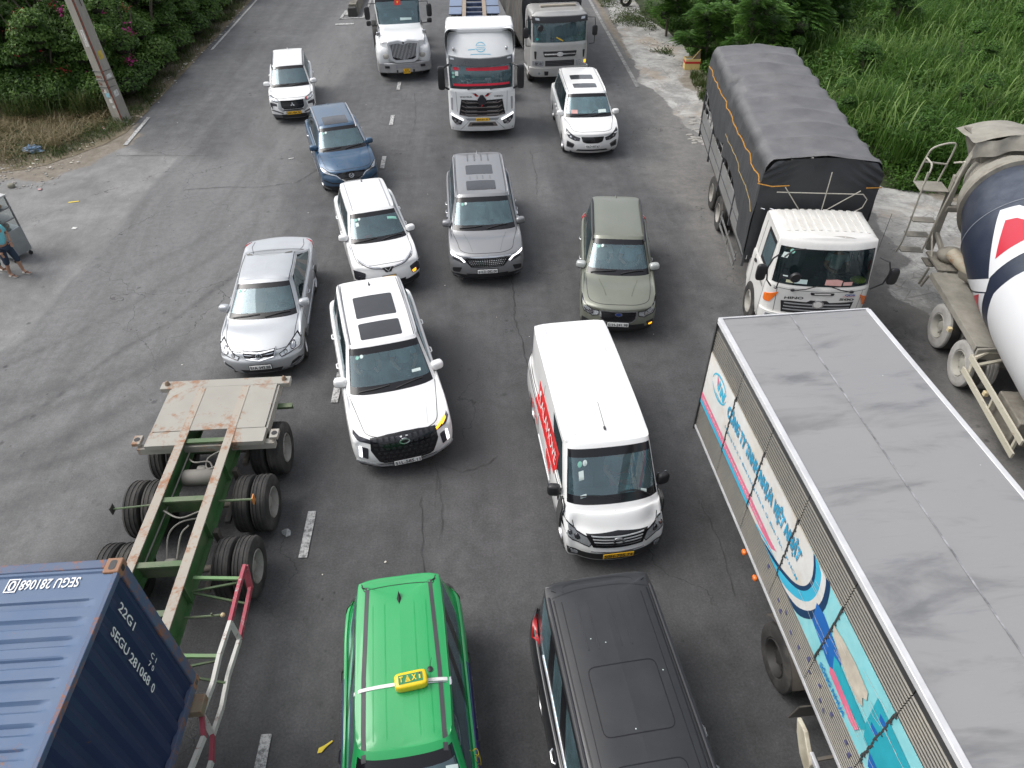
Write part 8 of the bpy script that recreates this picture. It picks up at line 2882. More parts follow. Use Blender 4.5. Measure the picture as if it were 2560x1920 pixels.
Si.part((rr > 7) | (rr < 6), 'lining', LINING, it, off=-.04)
for sx in (-1, 1):
 fe = MB().grid(lambda u, v: Vector((sx * (.55 + .60 * math.sin(min(v * 1.25, 1) * math.pi / 2)), .20 + 1.75 * u + .22 * (1 - math.sin(v * math.pi / 2)) * 0,
    .55 + (1.02 - .10 * u) * (math.sin(min(1, .25 + u * 1.4) * math.pi / 2) ** .8 if u < .6 else 1) * (math.cos(max(0, v - .55) / .45 * math.pi / 2) ** .7 if v > .55 else 1) * (1.0))), 16, 16)
 obj('fender', fe, TW, it)
 fr_ = MB().blob((sx * .86, .74, 1.02), (.34, .70, .44), .62, 22, 14)
 obj('fender_nose', fr_, TW, it)
 obj('headlight', MB().blob((sx * .88, .18, 1.06), (.24, .14, .13), .75, 16, 10, rz=sx * .45), pm('hazy_lamp', (.42, .40, .36), .25, coat=.5), it)
 arm = MB().tube([(sx * .92, 1.9, 2.75), (sx * 1.30, 1.75, 2.78), (sx * 1.34, 1.72, 2.5)], .02, 6).tube([(sx * 1.34, 1.72, 1.95), (sx * .95, 1.85, 1.88)], .02, 6)
 o_ = obj('mirror_arm', arm, BLACK, it)
 obj('side_mirror', MB().blob((sx * 1.36, 1.72, 2.42), (.12, .07, .26), .45), BLACK, o_)
 obj('lower_mirror', MB().blob((sx * 1.34, 1.70, 2.02), (.11, .07, .10), .5), BLACK, o_)
 arm = MB().tube([(sx * .62, .50, 1.42), (sx * .98, .75, 1.75)], .014, 6).tube([(sx * .86, .42, 1.36), (sx * .98, .75, 1.75)], .014, 6)
 o_ = obj('hood_mirror_arm', arm, BLACK, it)
 obj('hood_mirror', MB().box((sx * .99, .76, 1.80), (.17, .06, .16)), CHROME, o_, bevel=.02)
 truck_wheel(it, sx * 1.12, 1.15, .52, .30, sx=sx)
 for y in (5.2, 6.5):
  truck_wheel(it, sx * 1.22, y, .5, .28, dual=True, sx=sx)
 obj('chassis_rail', MB().b2(sx * .36, sx * .45, .6, 7.4, .75, 1.02), FRAME, it)
gp = [(-.64, 1.62), (-.22, 1.67), (0, 1.60), (.22, 1.67), (.64, 1.62), (.54, .98), (.38, .88), (-.38, .88), (-.54, .98)]
gy = -.06
obj('grille', MB().prism(gp, 'y', gy, .25), GLOSSBLACK, it)
BRT = pm('bright_chrome_trim', (.66, .67, .69), .3, metal=.35, var=.06)
q = ribbon(rpoly(gp, .04) + [rpoly(gp, .04)[0]], .10)
obj('grille_surround', MB().prism(q, 'y', gy - .06, gy + .12), BRT, it)
for k in range(19):
 x = -.53 + k * .0589
 obj('grille_slat', MB().box((x, gy - .02, 1.28 + abs(x) * .12), (.022, .04, .70 - abs(x) * .35)), BRT, it, smooth=False)
obj('emblem', MB().prism([(0, 1.68), (.05, 1.63), (0, 1.56), (-.05, 1.63)], 'y', gy - .07, gy - .05), LAMPDARK, it)
bp = [(-1.20, .52), (-1.14, .18), (-.8, .02), (-.4, -.06), (.4, -.06), (.8, .02), (1.14, .18), (1.20, .52), (1.10, .52), (.8, .12), (-.8, .12), (-1.10, .52)]
obj('bumper', MB().prism(bp, 'z', .38, .80), pm('worn_chrome_bumper', (.48, .48, .48), .35, metal=.6), it, bevel=.04)
for sx in (-1, 1):
 obj('bumper_hole', MB().box((sx * .78, .0, .64), (.20, .05, .09), rz=sx * .18), BLACK, it)
 obj('bumper_slot', MB().box((sx * .36, -.06, .46), (.07, .03, .10)), BLACK, it)
obj('bumper_recess', MB().box((0, -.07, .66), (.80, .03, .14)), pm('slot_grey', (.30, .30, .32), .5), it)
np_ = obj('number_plate', MB().box((.05, -.09, .46), (.30, .014, .20)), PLATE_Y, it, bevel=.004)
text('lettering', '51D', BLACKTXT, np_, (.05, -.098, .505), (1, 0, 0), (0, 0, 1), .16, .06, bold=.02)
text('lettering', '017.19', BLACKTXT, np_, (.05, -.098, .42), (1, 0, 0), (0, 0, 1), .25, .07, bold=.02)
fl = Si.decal('pennant', 'front', [(-.12, 2.84), (.14, 2.86), (.14, 2.64), (-.12, 2.62)], pm('red_flag', (.62, .03, .02), .6), it, off=.01, skirt=0)
st5 = []
for k in range(10):
 a_ = math.pi / 2 + k * math.pi / 5
 r5_ = .055 if k % 2 == 0 else .022
 st5.append((.01 + r5_ * math.cos(a_), 2.74 + r5_ * math.sin(a_)))
Si.decal('star', 'front', st5, LEAFY, fl, off=.016, skirt=0)
for x_ in (-.5, -.12, 0, .12, .5):
 p, n = Si.hit('top', x_, 2.28)
 obj('roof_marker', MB().blob(tuple(p + Vector((0, 0, .02))), (.045, .03, .03), .8), ORANGE, it)
obj('dashboard', MB().b2(-.7, .7, 1.75, 2.3, 1.6, 1.82), LINING, it)
Si.decal('dash_paper', 'front', [(.05, 2.06), (.55, 2.06), (.55, 2.14), (.05, 2.16)], PAPER, it, off=.014, skirt=0)
# concrete mixer
mx = thing('concrete_mixer_truck', 'dusty concrete mixer truck with navy, white and red drum and pale crusted wheels', 'mixer truck', (11.66, 11.73, 0), R(-10))
DUSTC = pm('cement_crust', (.25, .235, .20), .85, var=.2, vscale=4, bump=.4, bscale=14, dirt=(.33, .315, .28), dirtamt=.5)
DUSTD = pm('dark_cement_steel', (.17, .155, .13), .85, var=.25, vscale=5, bump=.4, bscale=14, dirt=(.34, .32, .27), dirtamt=.5)
CREAMR = rustpaint('cream_painted_rail', (.50, .47, .37), (.26, .13, .07), 4, .4, dust=(.5, .48, .42), dustamt=.4)
dy = np.array([-4.2, -3.4, -2.6, -1.6, -.5, .6, 1.4, 2.0, 2.55])
dr_ = np.array([.90, 1.18, 1.33, 1.37, 1.37, 1.33, 1.22, 1.06, .90])
def dR(y):
 return float(np.interp(y, dy, dr_))
def dP(y, th, off=0.0):
 r_ = dR(y) + off
 t_ = R(th)
 return Vector((-.05 - r_ * math.cos(t_), y, 2.5 + .14 * y + r_ * math.sin(t_)))
def drum_mat(name, col, scr=.5):
 b = NB(name)
 p = b.coord('Object')
 n1 = b.noise(p, 2.6, 9, .82, .3)
 n2 = b.noise(p, 26, 5, .75)
 z = b.n('ShaderNodeSeparateXYZ')
 b.l(p, z.inputs[0])
 up_ = b.ramp(z.outputs[2], 2.6, 3.9, 0, 1)
 f = b.math('MULTIPLY', b.ramp(n1, .30, .72, .25, .85, True), b.math('ADD', b.math('MULTIPLY', up_, .60 * scr), .05))
 c = b.mix(f, col, (.15, .17, .20))
 sp = b.ramp(n2, .66, .72, 0, .5)
 c = b.mix(b.math('MULTIPLY', sp, scr), c, (.50, .50, .48))
 b.color(c)
 b.b.inputs['Roughness'].default_value = .38
 b.bump(n2, .1, .01)
 return b.m
NAVYD = drum_mat('scuffed_navy_drum', (.016, .022, .042), 1.0)
WHD = drum_mat('white_drum_paint', (.66, .67, .68), .15)
RDD = drum_mat('red_drum_paint', (.50, .02, .04), .15)
ys_ = np.linspace(-4.2, 2.55, 40)
mb = MB()
for y in ys_:
 for k in range(64):
  mb.v.append(tuple(dP(y, 360 * k / 64)))
for i in range(len(ys_) - 1):
 for k in range(64):
  a = i * 64 + k
  b_ = i * 64 + (k + 1) % 64
  mb.f.append((a, b_, b_ + 64, a + 64))
drum = obj('drum', mb, NAVYD, mx)
def ddecal(poly, mat, off):
 """poly in (y, theta degrees)"""
 bm = bmesh.new()
 vs = [bm.verts.new((p[0], p[1] / 50, 0)) for p in poly]
 bm.faces.new(vs)
 for k in range(2):
  lo = min(v.co[k] for v in bm.verts)
  hi = max(v.co[k] for v in bm.verts)
  m = int((hi - lo) / .10)
  for i in range(1, m + 1):
   co = [0, 0, 0]
   co[k] = lo + (hi - lo) * i / (m + 1)
   no = [0, 0, 0]
   no[k] = 1
   bmesh.ops.bisect_plane(bm, geom=bm.verts[:] + bm.edges[:] + bm.faces[:], plane_co=co, plane_no=no)
 for v in bm.verts:
  v.co = dP(v.co.x, v.co.y * 50, off)
 me = bpy.data.meshes.new('drum_marking')
 bm.to_mesh(me)
 bm.free()
 return place('drum_marking', me, mat, drum, angle=60)
for base in (0, 120, 240):
 ddecal([(-4.0, base - 60), (-4.0, base + 60), (-1.45, base + 60), (-1.12, base + 42), (-1.0, base + 25), (-.88, base + 3), (-.95, base - 19), (-1.2, base - 42), (-1.45, base - 60)], WHD, .006)
 ddecal([(.80, base + 38), (.62, base + 52), (-.45, base + 74), (-.70, base + 50), (-.50, base + 5)], WHD, .008)
 ddecal([(.42, base + 38), (.30, base + 46), (-.20, base + 58), (-.36, base + 42), (-.28, base + 18)], RDD, .013)
 ddecal([(.72, base - 36), (.60, base - 43), (-.62, base - 4), (-.52, base + 6)], WHD, .008)
 ddecal([(.55, base - 44), (.1, base - 62), (-.65, base - 50), (-.60, base - 6)], WHD, .007)
 ddecal([(.30, base - 42), (.05, base - 50), (-.36, base - 38), (-.38, base - 14)], RDD, .013)
sp = [dP(1.5 - .9 * (k / 30), -40 + 120 * k / 30, .004) for k in range(31)]
obj('weld_line', MB().tube(sp, .012, 5), pm('grey_weld', (.20, .22, .25), .7), drum)
for y0, y1, e_, m_ in ((2.30, 2.46, .10, DUSTD), (2.46, 2.80, .04, DUSTC)):
 mb = MB()
 for y, ee in ((y0, 0), (y0 + .01, e_), (y1 - .01, e_), (y1, 0)):
  for k in range(48):
   q = dP(min(y, 2.55), 360 * k / 48, ee)
   mb.v.append((q.x, y, q.z))
 for i in range(3):
  for k in range(48):
   a = i * 48 + k
   b_ = i * 48 + (k + 1) % 48
   mb.f.append((a, b_, b_ + 48, a + 48))
 obj('roller_ring', mb, m_, mx)
cn2 = MB()
for y, rr_ in ((2.80, .88), (3.5, .62), (3.5, .50), (3.1, .40)):
 for k in range(32):
  t_ = 2 * math.pi * k / 32
  cn2.v.append((-.05 - rr_ * math.cos(t_), y, 2.5 + .14 * y + rr_ * math.sin(t_)))
for i in range(3):
 for k in range(32):
  a = i * 32 + k
  b_ = i * 32 + (k + 1) % 32
  cn2.f.append((a, b_, b_ + 32, a + 32))
obj('drum_mouth', cn2, DUSTC, mx)
hp = MB().grid(lambda u, v: Vector((-1.0 + 1.9 * u, 3.0 + 1.15 * v, 3.95 + .22 * math.sin(u * math.pi) - .10 * v + .04 * mn.noise(Vector((u * 5, v * 4, 2))))), 20, 12)
obj('hopper_cover', hp, DUSTC, mx)
hp = MB().grid(lambda u, v: Vector((-1.0 + 1.9 * u + .02 * math.sin(v * 9), 3.0 + .05 * math.sin(u * 20) - .12 * v, 3.95 + .22 * math.sin(u * math.pi) - .32 * v - .05 * math.sin(u * 7))), 24, 5)
obj('hopper_cover', hp, DUSTC, mx)
obj('hopper', MB().prism([(-.9, 3.95), (.9, 3.95), (.45, 3.1), (-.45, 3.1)], 'y', 3.1, 4.0), DUSTD, mx)
fr_ = MB().bar((-.98, 3.05, 1.2), (-.98, 3.2, 3.1), .16, .14).bar((.98, 3.05, 1.2), (.98, 3.2, 3.1), .16, .14)
fr_.bar((-1.0, 3.15, 2.95), (-.72, 3.3, 3.95), .12, .12).bar((.9, 3.15, 2.95), (.72, 3.3, 3.95), .12, .12).bar((-.98, 3.1, 2.3), (.98, 3.1, 2.3), .14, .14)
fr_.bar((-.98, 3.1, 1.7), (-.75, 2.4, 1.15), .10, .10)
obj('rear_frame', fr_, DUSTC, mx, bevel=.02)
for z_, dx in ((2.75, .62), (1.95, .5), (1.55, .5), (1.12, .5)):
 wd = .55 if z_ > 2.5 else .26
 st_ = MB().b2(-1.12 - dx, -1.08, 3.05, 3.05 + wd, z_ - .03, z_)
 obj('ladder_step', st_, DUSTC, mx, bevel=.008)
hr = pm('pale_handrail', (.40, .38, .32), .7, var=.15)
xo, xi = -1.72, -1.10
for pts in ([(xo, 3.58, 2.75), (xo + .05, 3.55, 3.35), (xo + .12, 3.5, 3.62), (xi - .1, 3.55, 3.72), (xi - .02, 3.55, 3.55), (xi - .08, 3.58, 2.75)],
   [(xo, 3.06, 2.75), (xo + .05, 3.1, 3.30), (xo + .05, 3.35, 3.36), (xo + .05, 3.55, 3.35)],
   [(xo + .05, 3.55, 3.25), (xi - .05, 3.56, 3.20)],
   [(xo, 3.06, 3.2), (xo - .0, 3.02, 2.6), (xo + .02, 3.0, 1.5), (xo - .04, 3.0, 1.12)],
   [(xi - .02, 3.3, 3.35), (xi + .05, 3.1, 3.45), (xi + .05, 2.95, 3.4), (xi - .03, 2.95, 2.2), (xi - .05, 3.0, 1.2)],
   [(xi, 3.0, 1.7), (xi + .05, 2.6, 1.2)]):
 obj('handrail', MB().tube([tuple(v) for v in crline([Vector(q) for q in pts], 4)], .022, 7), hr, mx)
obj('chute_pivot', MB().tube([(-.78, 2.35, 1.50), (-.55, 1.55, 1.42)], .15, 14), rustpaint('rust_cream_pipe', (.38, .34, .26), (.30, .14, .06), 7, .8), mx)
ct = MB().grid(lambda u, v: Vector((-.66 + .42 * u + .24 * math.cos(math.pi * v) * (1 - .25 * u), 1.55 - .62 * u, 1.50 - .26 * math.sin(math.pi * v) + .02)), 8, 10)
obj('chute', ct, pm('shiny_chute', (.30, .29, .27), .4, metal=.5, dirt=(.35, .33, .28), dirtamt=.6), mx)
obj('fender', MB().b2(-1.25, -.62, -.95, 1.95, 1.16, 1.20).b2(-1.27, -1.24, -.95, 1.95, 1.06, 1.21), DUSTC, mx, bevel=.01)
obj('fender', MB().b2(.62, 1.25, -.95, 1.95, 1.16, 1.20), DUSTC, mx, bevel=.01)
obj('fender_front', MB().b2(-1.24, -.10, -1.02, -.96, .72, 1.16).prism([(-1.24, 1.16), (-.6, 1.25), (-.10, 1.16)], 'y', -1.02, -.96), DUSTC, mx, bevel=.01)
obj('rear_platform', MB().b2(-1.1, -.3, 2.0, 2.9, 1.18, 1.24).b2(-1.15, -.4, 2.5, 2.9, 1.02, 1.06), DUSTD, mx, bevel=.01)
obj('cement_lump', MB().blob((-.7, 2.5, 1.38), (.32, .26, .18), .9, 14, 9), DUSTD, mx)
fr_ = MB().tube([(-1.18, 2.3, .7), (-1.30, 2.05, .75), (-1.28, 1.95, 1.1), (-.9, 2.05, 1.2)], .03, 7).tube([(-1.2, 2.25, 1.15), (-1.25, 2.3, .65)], .03, 7)
obj('guard_tube', fr_, DUSTC, mx)
for sx in (-1, 1):
 obj('chassis_rail', MB().b2(sx * .38, sx * .48, -6.5, 3.2, .75, 1.05), DUSTD, mx)
dw = (pm('cement_dusted_tyre', (.30, .29, .27), .9, var=.15, vscale=8, bump=.3, dirt=(.42, .41, .39), dirtamt=.7), pm('cement_dusted_rim', (.34, .33, .29), .9, var=.1))
for y in (-.68, .70):
 for sx in (-1, 1):
  truck_wheel(mx, sx * 1.27, y, .52, .28, dual=True, sx=sx, dusty=dw)
 obj('axle', MB().tube([(-.9, y, .52), (.9, y, .52)], .08, 8), DUSTD, mx)
for sx in (-1, 1):
 truck_wheel(mx, sx * 1.2, -5.2, .52, .3, sx=sx, dusty=dw)
 for y in (-.68, .70):
  obj('tread', MB().lathe([(-.10, .525), (.10, .525)], 'x', (sx * (1.27 - .19), y, .52), 32), RUBBER, mx)
obj('lamp_box', MB().box((-1.31, .12, .84), (.09, .10, .10)), pm('cream_lamp', (.6, .5, .3), .4), mx, bevel=.01)
for (x_, z_) in ((-1.34, 1.0), (-1.36, .66)):
 obj('guard_rail', MB().bar((x_, -1.05, z_), (x_ + .0, -3.6, z_), .04, .12), CREAMR, mx, smooth=False)
obj('guard_rail', MB().tube([(-1.26, -1.15, .62), (-1.22, -1.05, .98), (-1.0, -.98, 1.10), (-.2, -1.0, 1.12)], .045, 6).tube([(-1.28, -1.25, .92), (-.5, -1.05, 1.02)], .04, 6), CREAMR, mx)
for y in (-3.4, -2.3):
 obj('guard_post', MB().bar((-1.32, y, 1.02), (-1.28, y, .55), .06, .05), CREAMR, mx)
obj('lamp_box', MB().box((-1.30, -2.0, .80), (.09, .10, .10)), pm('cream_lamp', (.6, .5, .3), .4), mx, bevel=.01)
obj('battery_box', MB().box((-.85, -2.6, .70), (.62, .95, .62)), DUSTD, mx, bevel=.02)
obj('water_tank', MB().lathe([(-.5, .001), (-.5, .28), (.5, .28), (.5, .001)], 'y', (.9, -2.6, 1.0), 18), DUSTC, mx)
ce = bpy.data.objects.new('cab', None)
COL.objects.link(ce)
ce.parent = mx
ce.location = (0, -6.9, 0)
Cab(dict(W=2.4, Lc=2.0, z0=.6, zw=1.75, zt=2.65, H=2.85), ce, CABWHITE, glassmat('windscreen_glass'))
# street furniture, people, litter
POLEM = NB('old_pole_concrete')
p_ = POLEM.coord('Object')
n_ = POLEM.noise(POLEM.mapping(p_, (3, 3, .7)), 1.6, 7, .7)
c_ = POLEM.mix(POLEM.ramp(n_, .3, .7), (.25, .235, .205), (.36, .34, .30))
c_ = POLEM.mix(POLEM.ramp(POLEM.noise(p_, 9, 6, .8), .62, .7, 0, .5), c_, (.10, .09, .08))
POLEM.color(c_)
POLEM.b.inputs['Roughness'].default_value = .9
POLEM.bump(POLEM.noise(p_, 20, 5), .4, .01)
pl = thing('utility_pole', 'tall concrete utility pole with peeling stickers and a red conduit, leaning beside the hedge', 'utility pole', (-14.1, 28.75, 0), R(-28))
lean = Vector((-.035, 0))
mb = MB()
hb, ht_ = (.27, .22), (.20, .16)
vs = []
for z, k in ((-.1, 0), (9.0, 1)):
 a, b_ = (hb[0] + (ht_[0] - hb[0]) * k, hb[1] + (ht_[1] - hb[1]) * k)
 ox = -.055 * z
 for (sx, sy) in ((-1, -1), (1, -1), (1, 1), (-1, 1)):
  vs.append((ox + sx * a, sy * b_, z))
mb.add(vs, [(0, 1, 2, 3), (7, 6, 5, 4), (0, 4, 5, 1), (1, 5, 6, 2), (2, 6, 7, 3), (3, 7, 4, 0)])
obj('shaft', mb, POLEM.m, pl, bevel=.03)
def polep(u, z, face='f', off=.006):
 k = z / 9
 a, b_ = (hb[0] + (ht_[0] - hb[0]) * k, hb[1] + (ht_[1] - hb[1]) * k)
 ox = -.055 * z
 return (ox + u * a, -b_ - off, z) if face == 'f' else (ox + a + off, u * b_, z)
redc = pm('red_brown_conduit', (.20, .06, .035), .6, var=.2)
obj('conduit', MB().tube([polep(1.02, z) for z in (.1, 1.5, 3, 4.5, 6, 8.5)], .028, 7), redc, pl)
obj('cable', MB().tube([polep(.86, z, off=.02) for z in (1.0, 2.2, 3, 4.5, 6, 8.5)], .012, 6), BLACK, pl)
obj('cable', MB().tube([polep(.2, 4.1, 's', .03), polep(.0, 4.6, 's', .05), polep(.1, 6, 's', .02), polep(.1, 8, 's', .02)], .012, 6), BLACK, pl)
for z in (1.55, 1.88, 1.30):
 k = z / 9
 a, b_ = (hb[0] + (ht_[0] - hb[0]) * k + .01, hb[1] + (ht_[1] - hb[1]) * k + .01)
 ox = -.055 * z
 obj('strap', MB().tube([(ox - a, -b_, z), (ox + a, -b_, z + .03), (ox + a, b_, z + .03), (ox - a, b_, z), (ox - a, -b_, z)], .018, 6), pm('grey_strap', (.10, .10, .10), .6), pl)
def sticker(u0, u1, z0, z1, mat, face='f', name='sticker'):
 pts = [polep(u0, z0, face), polep(u1, z0 + .03, face), polep(u1 - .05, z1, face), polep(u0 + .03, z1 - .04, face)]
 return obj(name, MB().add(pts, [(0, 1, 2, 3)]), mat, pl, smooth=False)
torn = pm('torn_white_poster', (.58, .58, .55), .8, var=.35, vscale=9)
torb = pm('torn_blue_poster', (.25, .48, .55), .8, var=.35, vscale=9)
sticker(-.30, .50, .92, 1.12, torb)
sticker(-.10, .6, .72, .90, torn)
sticker(-.5, .2, 1.08, 1.24, torn)
sticker(.1, .7, .52, .66, torn)
sticker(-.6, .6, 1.62, 1.80, torn, 's')
sticker(-.5, .5, .95, 1.2, torn, 's')
sticker(-.5, .5, 2.30, 2.62, pm('yellow_sticker', (.55, .42, .08), .8, var=.3), 's')
sticker(-.3, .5, 2.75, 3.35, torn)
text('lettering', 'KHOAN CẮT', BLACKTXT, pl, polep(.1, 3.05, off=.012), (0, 0, -1), (1, 0, 0), .5, .09)
text('lettering', '75A', redc, pl, polep(-.45, 1.42, off=.010), (1, 0, .05), (0, 0, 1), .18, .11, bold=.03)
text('lettering', '0975', redc, pl, polep(-.2, 1.68, off=.010), (1, 0, .05), (0, 0, 1), .30, .10, bold=.02)
text('lettering', '54', redc, pl, polep(-.5, 1.18, off=.010), (1, 0, .05), (0, 0, 1), .14, .10, bold=.02)
fb = thing('foam_box', 'yellow foam box with a red band and a propped brown lid on the concrete', 'box', (9.95, 33.35, 0), R(-4))
YF = pm('yellow_foam', (.66, .50, .20), .8, var=.08)
obj('shell', MB().b2(-.34, .34, -.24, -.20, 0, .46).b2(-.34, .34, .20, .24, 0, .46).b2(-.34, -.30, -.2, .2, 0, .46).b2(.30, .34, -.2, .2, 0, .46).b2(-.33, .33, -.22, .22, 0, .04), YF, fb)
obj('red_band', MB().b2(-.345, .345, -.246, .246, .27, .36), pm('red_tape', (.55, .03, .03), .6), fb)
obj('lining', MB().b2(-.30, .30, -.20, .20, .2, .40), pm('white_foam', (.62, .62, .60), .9), fb)
obj('lid', MB().add([(-.05, -.20, .46), (.32, -.20, .46), (.30, -.10, .82), (.02, .18, .48)], [(0, 1, 2, 3)]).add([(-.05, -.19, .47), (.32, -.19, .47), (.30, -.09, .83), (.02, .19, .49)], [(3, 2, 1, 0)]), pm('brown_cardboard', (.15, .11, .075), .9), fb, smooth=False)
obj('lid_edge', MB().bar((-.05, -.22, .46), (.30, -.10, .84), .03, .03), YF, fb)
ty = thing('old_tyre', 'old black tyre standing upright in the weeds at the top of the right verge', 'tyre', (8.95, 44.9, 0), R(0))
tt_ = MB().lathe([(-.13, .33), (-.15, .50), (-.12, .60), (.12, .60), (.15, .50), (.13, .33), (.05, .36), (-.05, .36), (-.13, .33)], 'y', (0, 0, 1.05), 30)
obj('tread', tt_, RUBBER, ty)
obj('orange_disc', MB().lathe([(.02, .001), (.02, .35)], 'y', (0, 0, 1.05), 22), pm('rusty_orange', (.42, .20, .05), .7), ty)
obj('pale_band', MB().tube([(-.52, -.17, .80), (-.2, -.19, .66), (.2, -.19, .66), (.52, -.17, .80)], .018, 6), pm('pale_wire', (.5, .5, .45), .6), ty)
obj('lower_tyre', MB().lathe([(-.13, .2), (-.15, .33), (.15, .33), (.13, .2)], 'y', (0, 0, .32), 24), RUBBER, ty)
fc = thing('food_cart', 'glass fronted steel food cart with buns on its shelves at the left edge', 'food cart', (-13.33, 18.22, 0), R(-24))
STEEL = pm('cart_steel', (.33, .36, .37), .35, metal=.6, var=.1)
EDGEM = pm('dull_aluminium', (.22, .22, .22), .4, metal=.6)
CL, CD = 1.15, .62       # along x (leftwards) and y
x1, y1 = .40, .31
x0 = x1 - CL
obj('cabinet', MB().b2(x0, x1, -y1, y1, .16, .88), STEEL, fc, bevel=.008)
for (xx, yy) in ((x0 + .02, -y1 + .02), (x1 - .02, -y1 + .02), (x1 - .02, y1 - .02), (x0 + .02, y1 - .02)):
 obj('post', MB().b2(xx - .018, xx + .018, yy - .018, yy + .018, .88, 1.78), EDGEM, fc, smooth=False)
obj('roof_sheet', MB().b2(x0 - .02, x1 + .02, -y1 - .02, y1 + .02, 1.78, 1.82), pm('cart_roof', (.45, .46, .44), .5), fc, bevel=.006)
cg = glassmat('cart_glass', (.80, .82, .80), .03, dust=.08)
obj('glass_pane', MB().add([(x1 - .015, -y1 + .04, .89), (x1 - .015, y1 - .04, .89), (x1 - .015, y1 - .04, 1.77), (x1 - .015, -y1 + .04, 1.77)], [(0, 1, 2, 3)]), cg, fc, smooth=False)
obj('glass_pane', MB().add([(x0 + .04, -y1 + .015, .89), (x1 - .04, -y1 + .015, .89), (x1 - .04, -y1 + .015, 1.77), (x0 + .04, -y1 + .015, 1.77)], [(0, 1, 2, 3)]), cg, fc, smooth=False)
BUN = pm('bread_crust', (.50, .24, .06), .6, var=.3, vscale=10)
for z in (1.16, 1.47):
 sh = obj('shelf', MB().b2(x0 + .02, x1 - .03, -y1 + .03, y1 - .03, z - .008, z), EDGEM, fc, smooth=False)
 obj('shelf_edge', MB().b2(x0 + .02, x1, -y1, -y1 + .03, z - .02, z + .01).b2(x1 - .03, x1, -y1, y1, z - .02, z + .01), EDGEM, fc, smooth=False)
for i in range(7):
 bn = obj('bun', MB().blob((0, 0, 0), (.10, .07, .055), .9), BUN, loc=None)
 wq = Matrix.Translation((-13.33, 18.22, 0)) @ Matrix.Rotation(R(-24), 4, 'Z') @ Vector((x1 - .16 - (i % 4) * .20, -.12 + (i // 4) * .20, 1.53))
 bn.location = wq
 bn.rotation_euler = (0, 0, i)
 tag(bn, 'golden bread bun on the top shelf of the food cart', 'bun', group='bread buns in the food cart')
for i, (a, b_, c_, col, nm) in enumerate(((.05, -.1, 1.22, (.45, .30, .20), 'sausage tray'), (.15, .05, .95, (.30, .20, .10), 'tub of fried snacks'), (.22, -.18, .95, (.45, .03, .04), 'red sauce bottle'))):
 wq = Matrix.Translation((-13.33, 18.22, 0)) @ Matrix.Rotation(R(-24), 4, 'Z') @ Vector((a, b_, c_))
 ob_ = obj('food_tray' if i == 0 else ('snack_tub' if i == 1 else 'sauce_bottle'), MB().blob((0, 0, 0), (.13, .09, .04) if i == 0 else ((.10, .10, .07) if i == 1 else (.04, .04, .10)), .6), pm('snack_%d' % i, col, .6), loc=wq)
 tag(ob_, nm + ' inside the glass of the food cart', 'food')
for (xx, yy) in ((x0 + .06, -y1 + .06), (x1 - .06, -y1 + .06), (x1 - .06, y1 - .06), (x0 + .06, y1 - .06)):
 obj('caster', MB().lathe([(-.02, .001), (-.02, .055), (.02, .055), (.02, .001)], 'x', (xx, yy, .056), 14).b2(xx - .02, xx + .02, yy - .02, yy + .02, .08, .17), BLACK, fc)
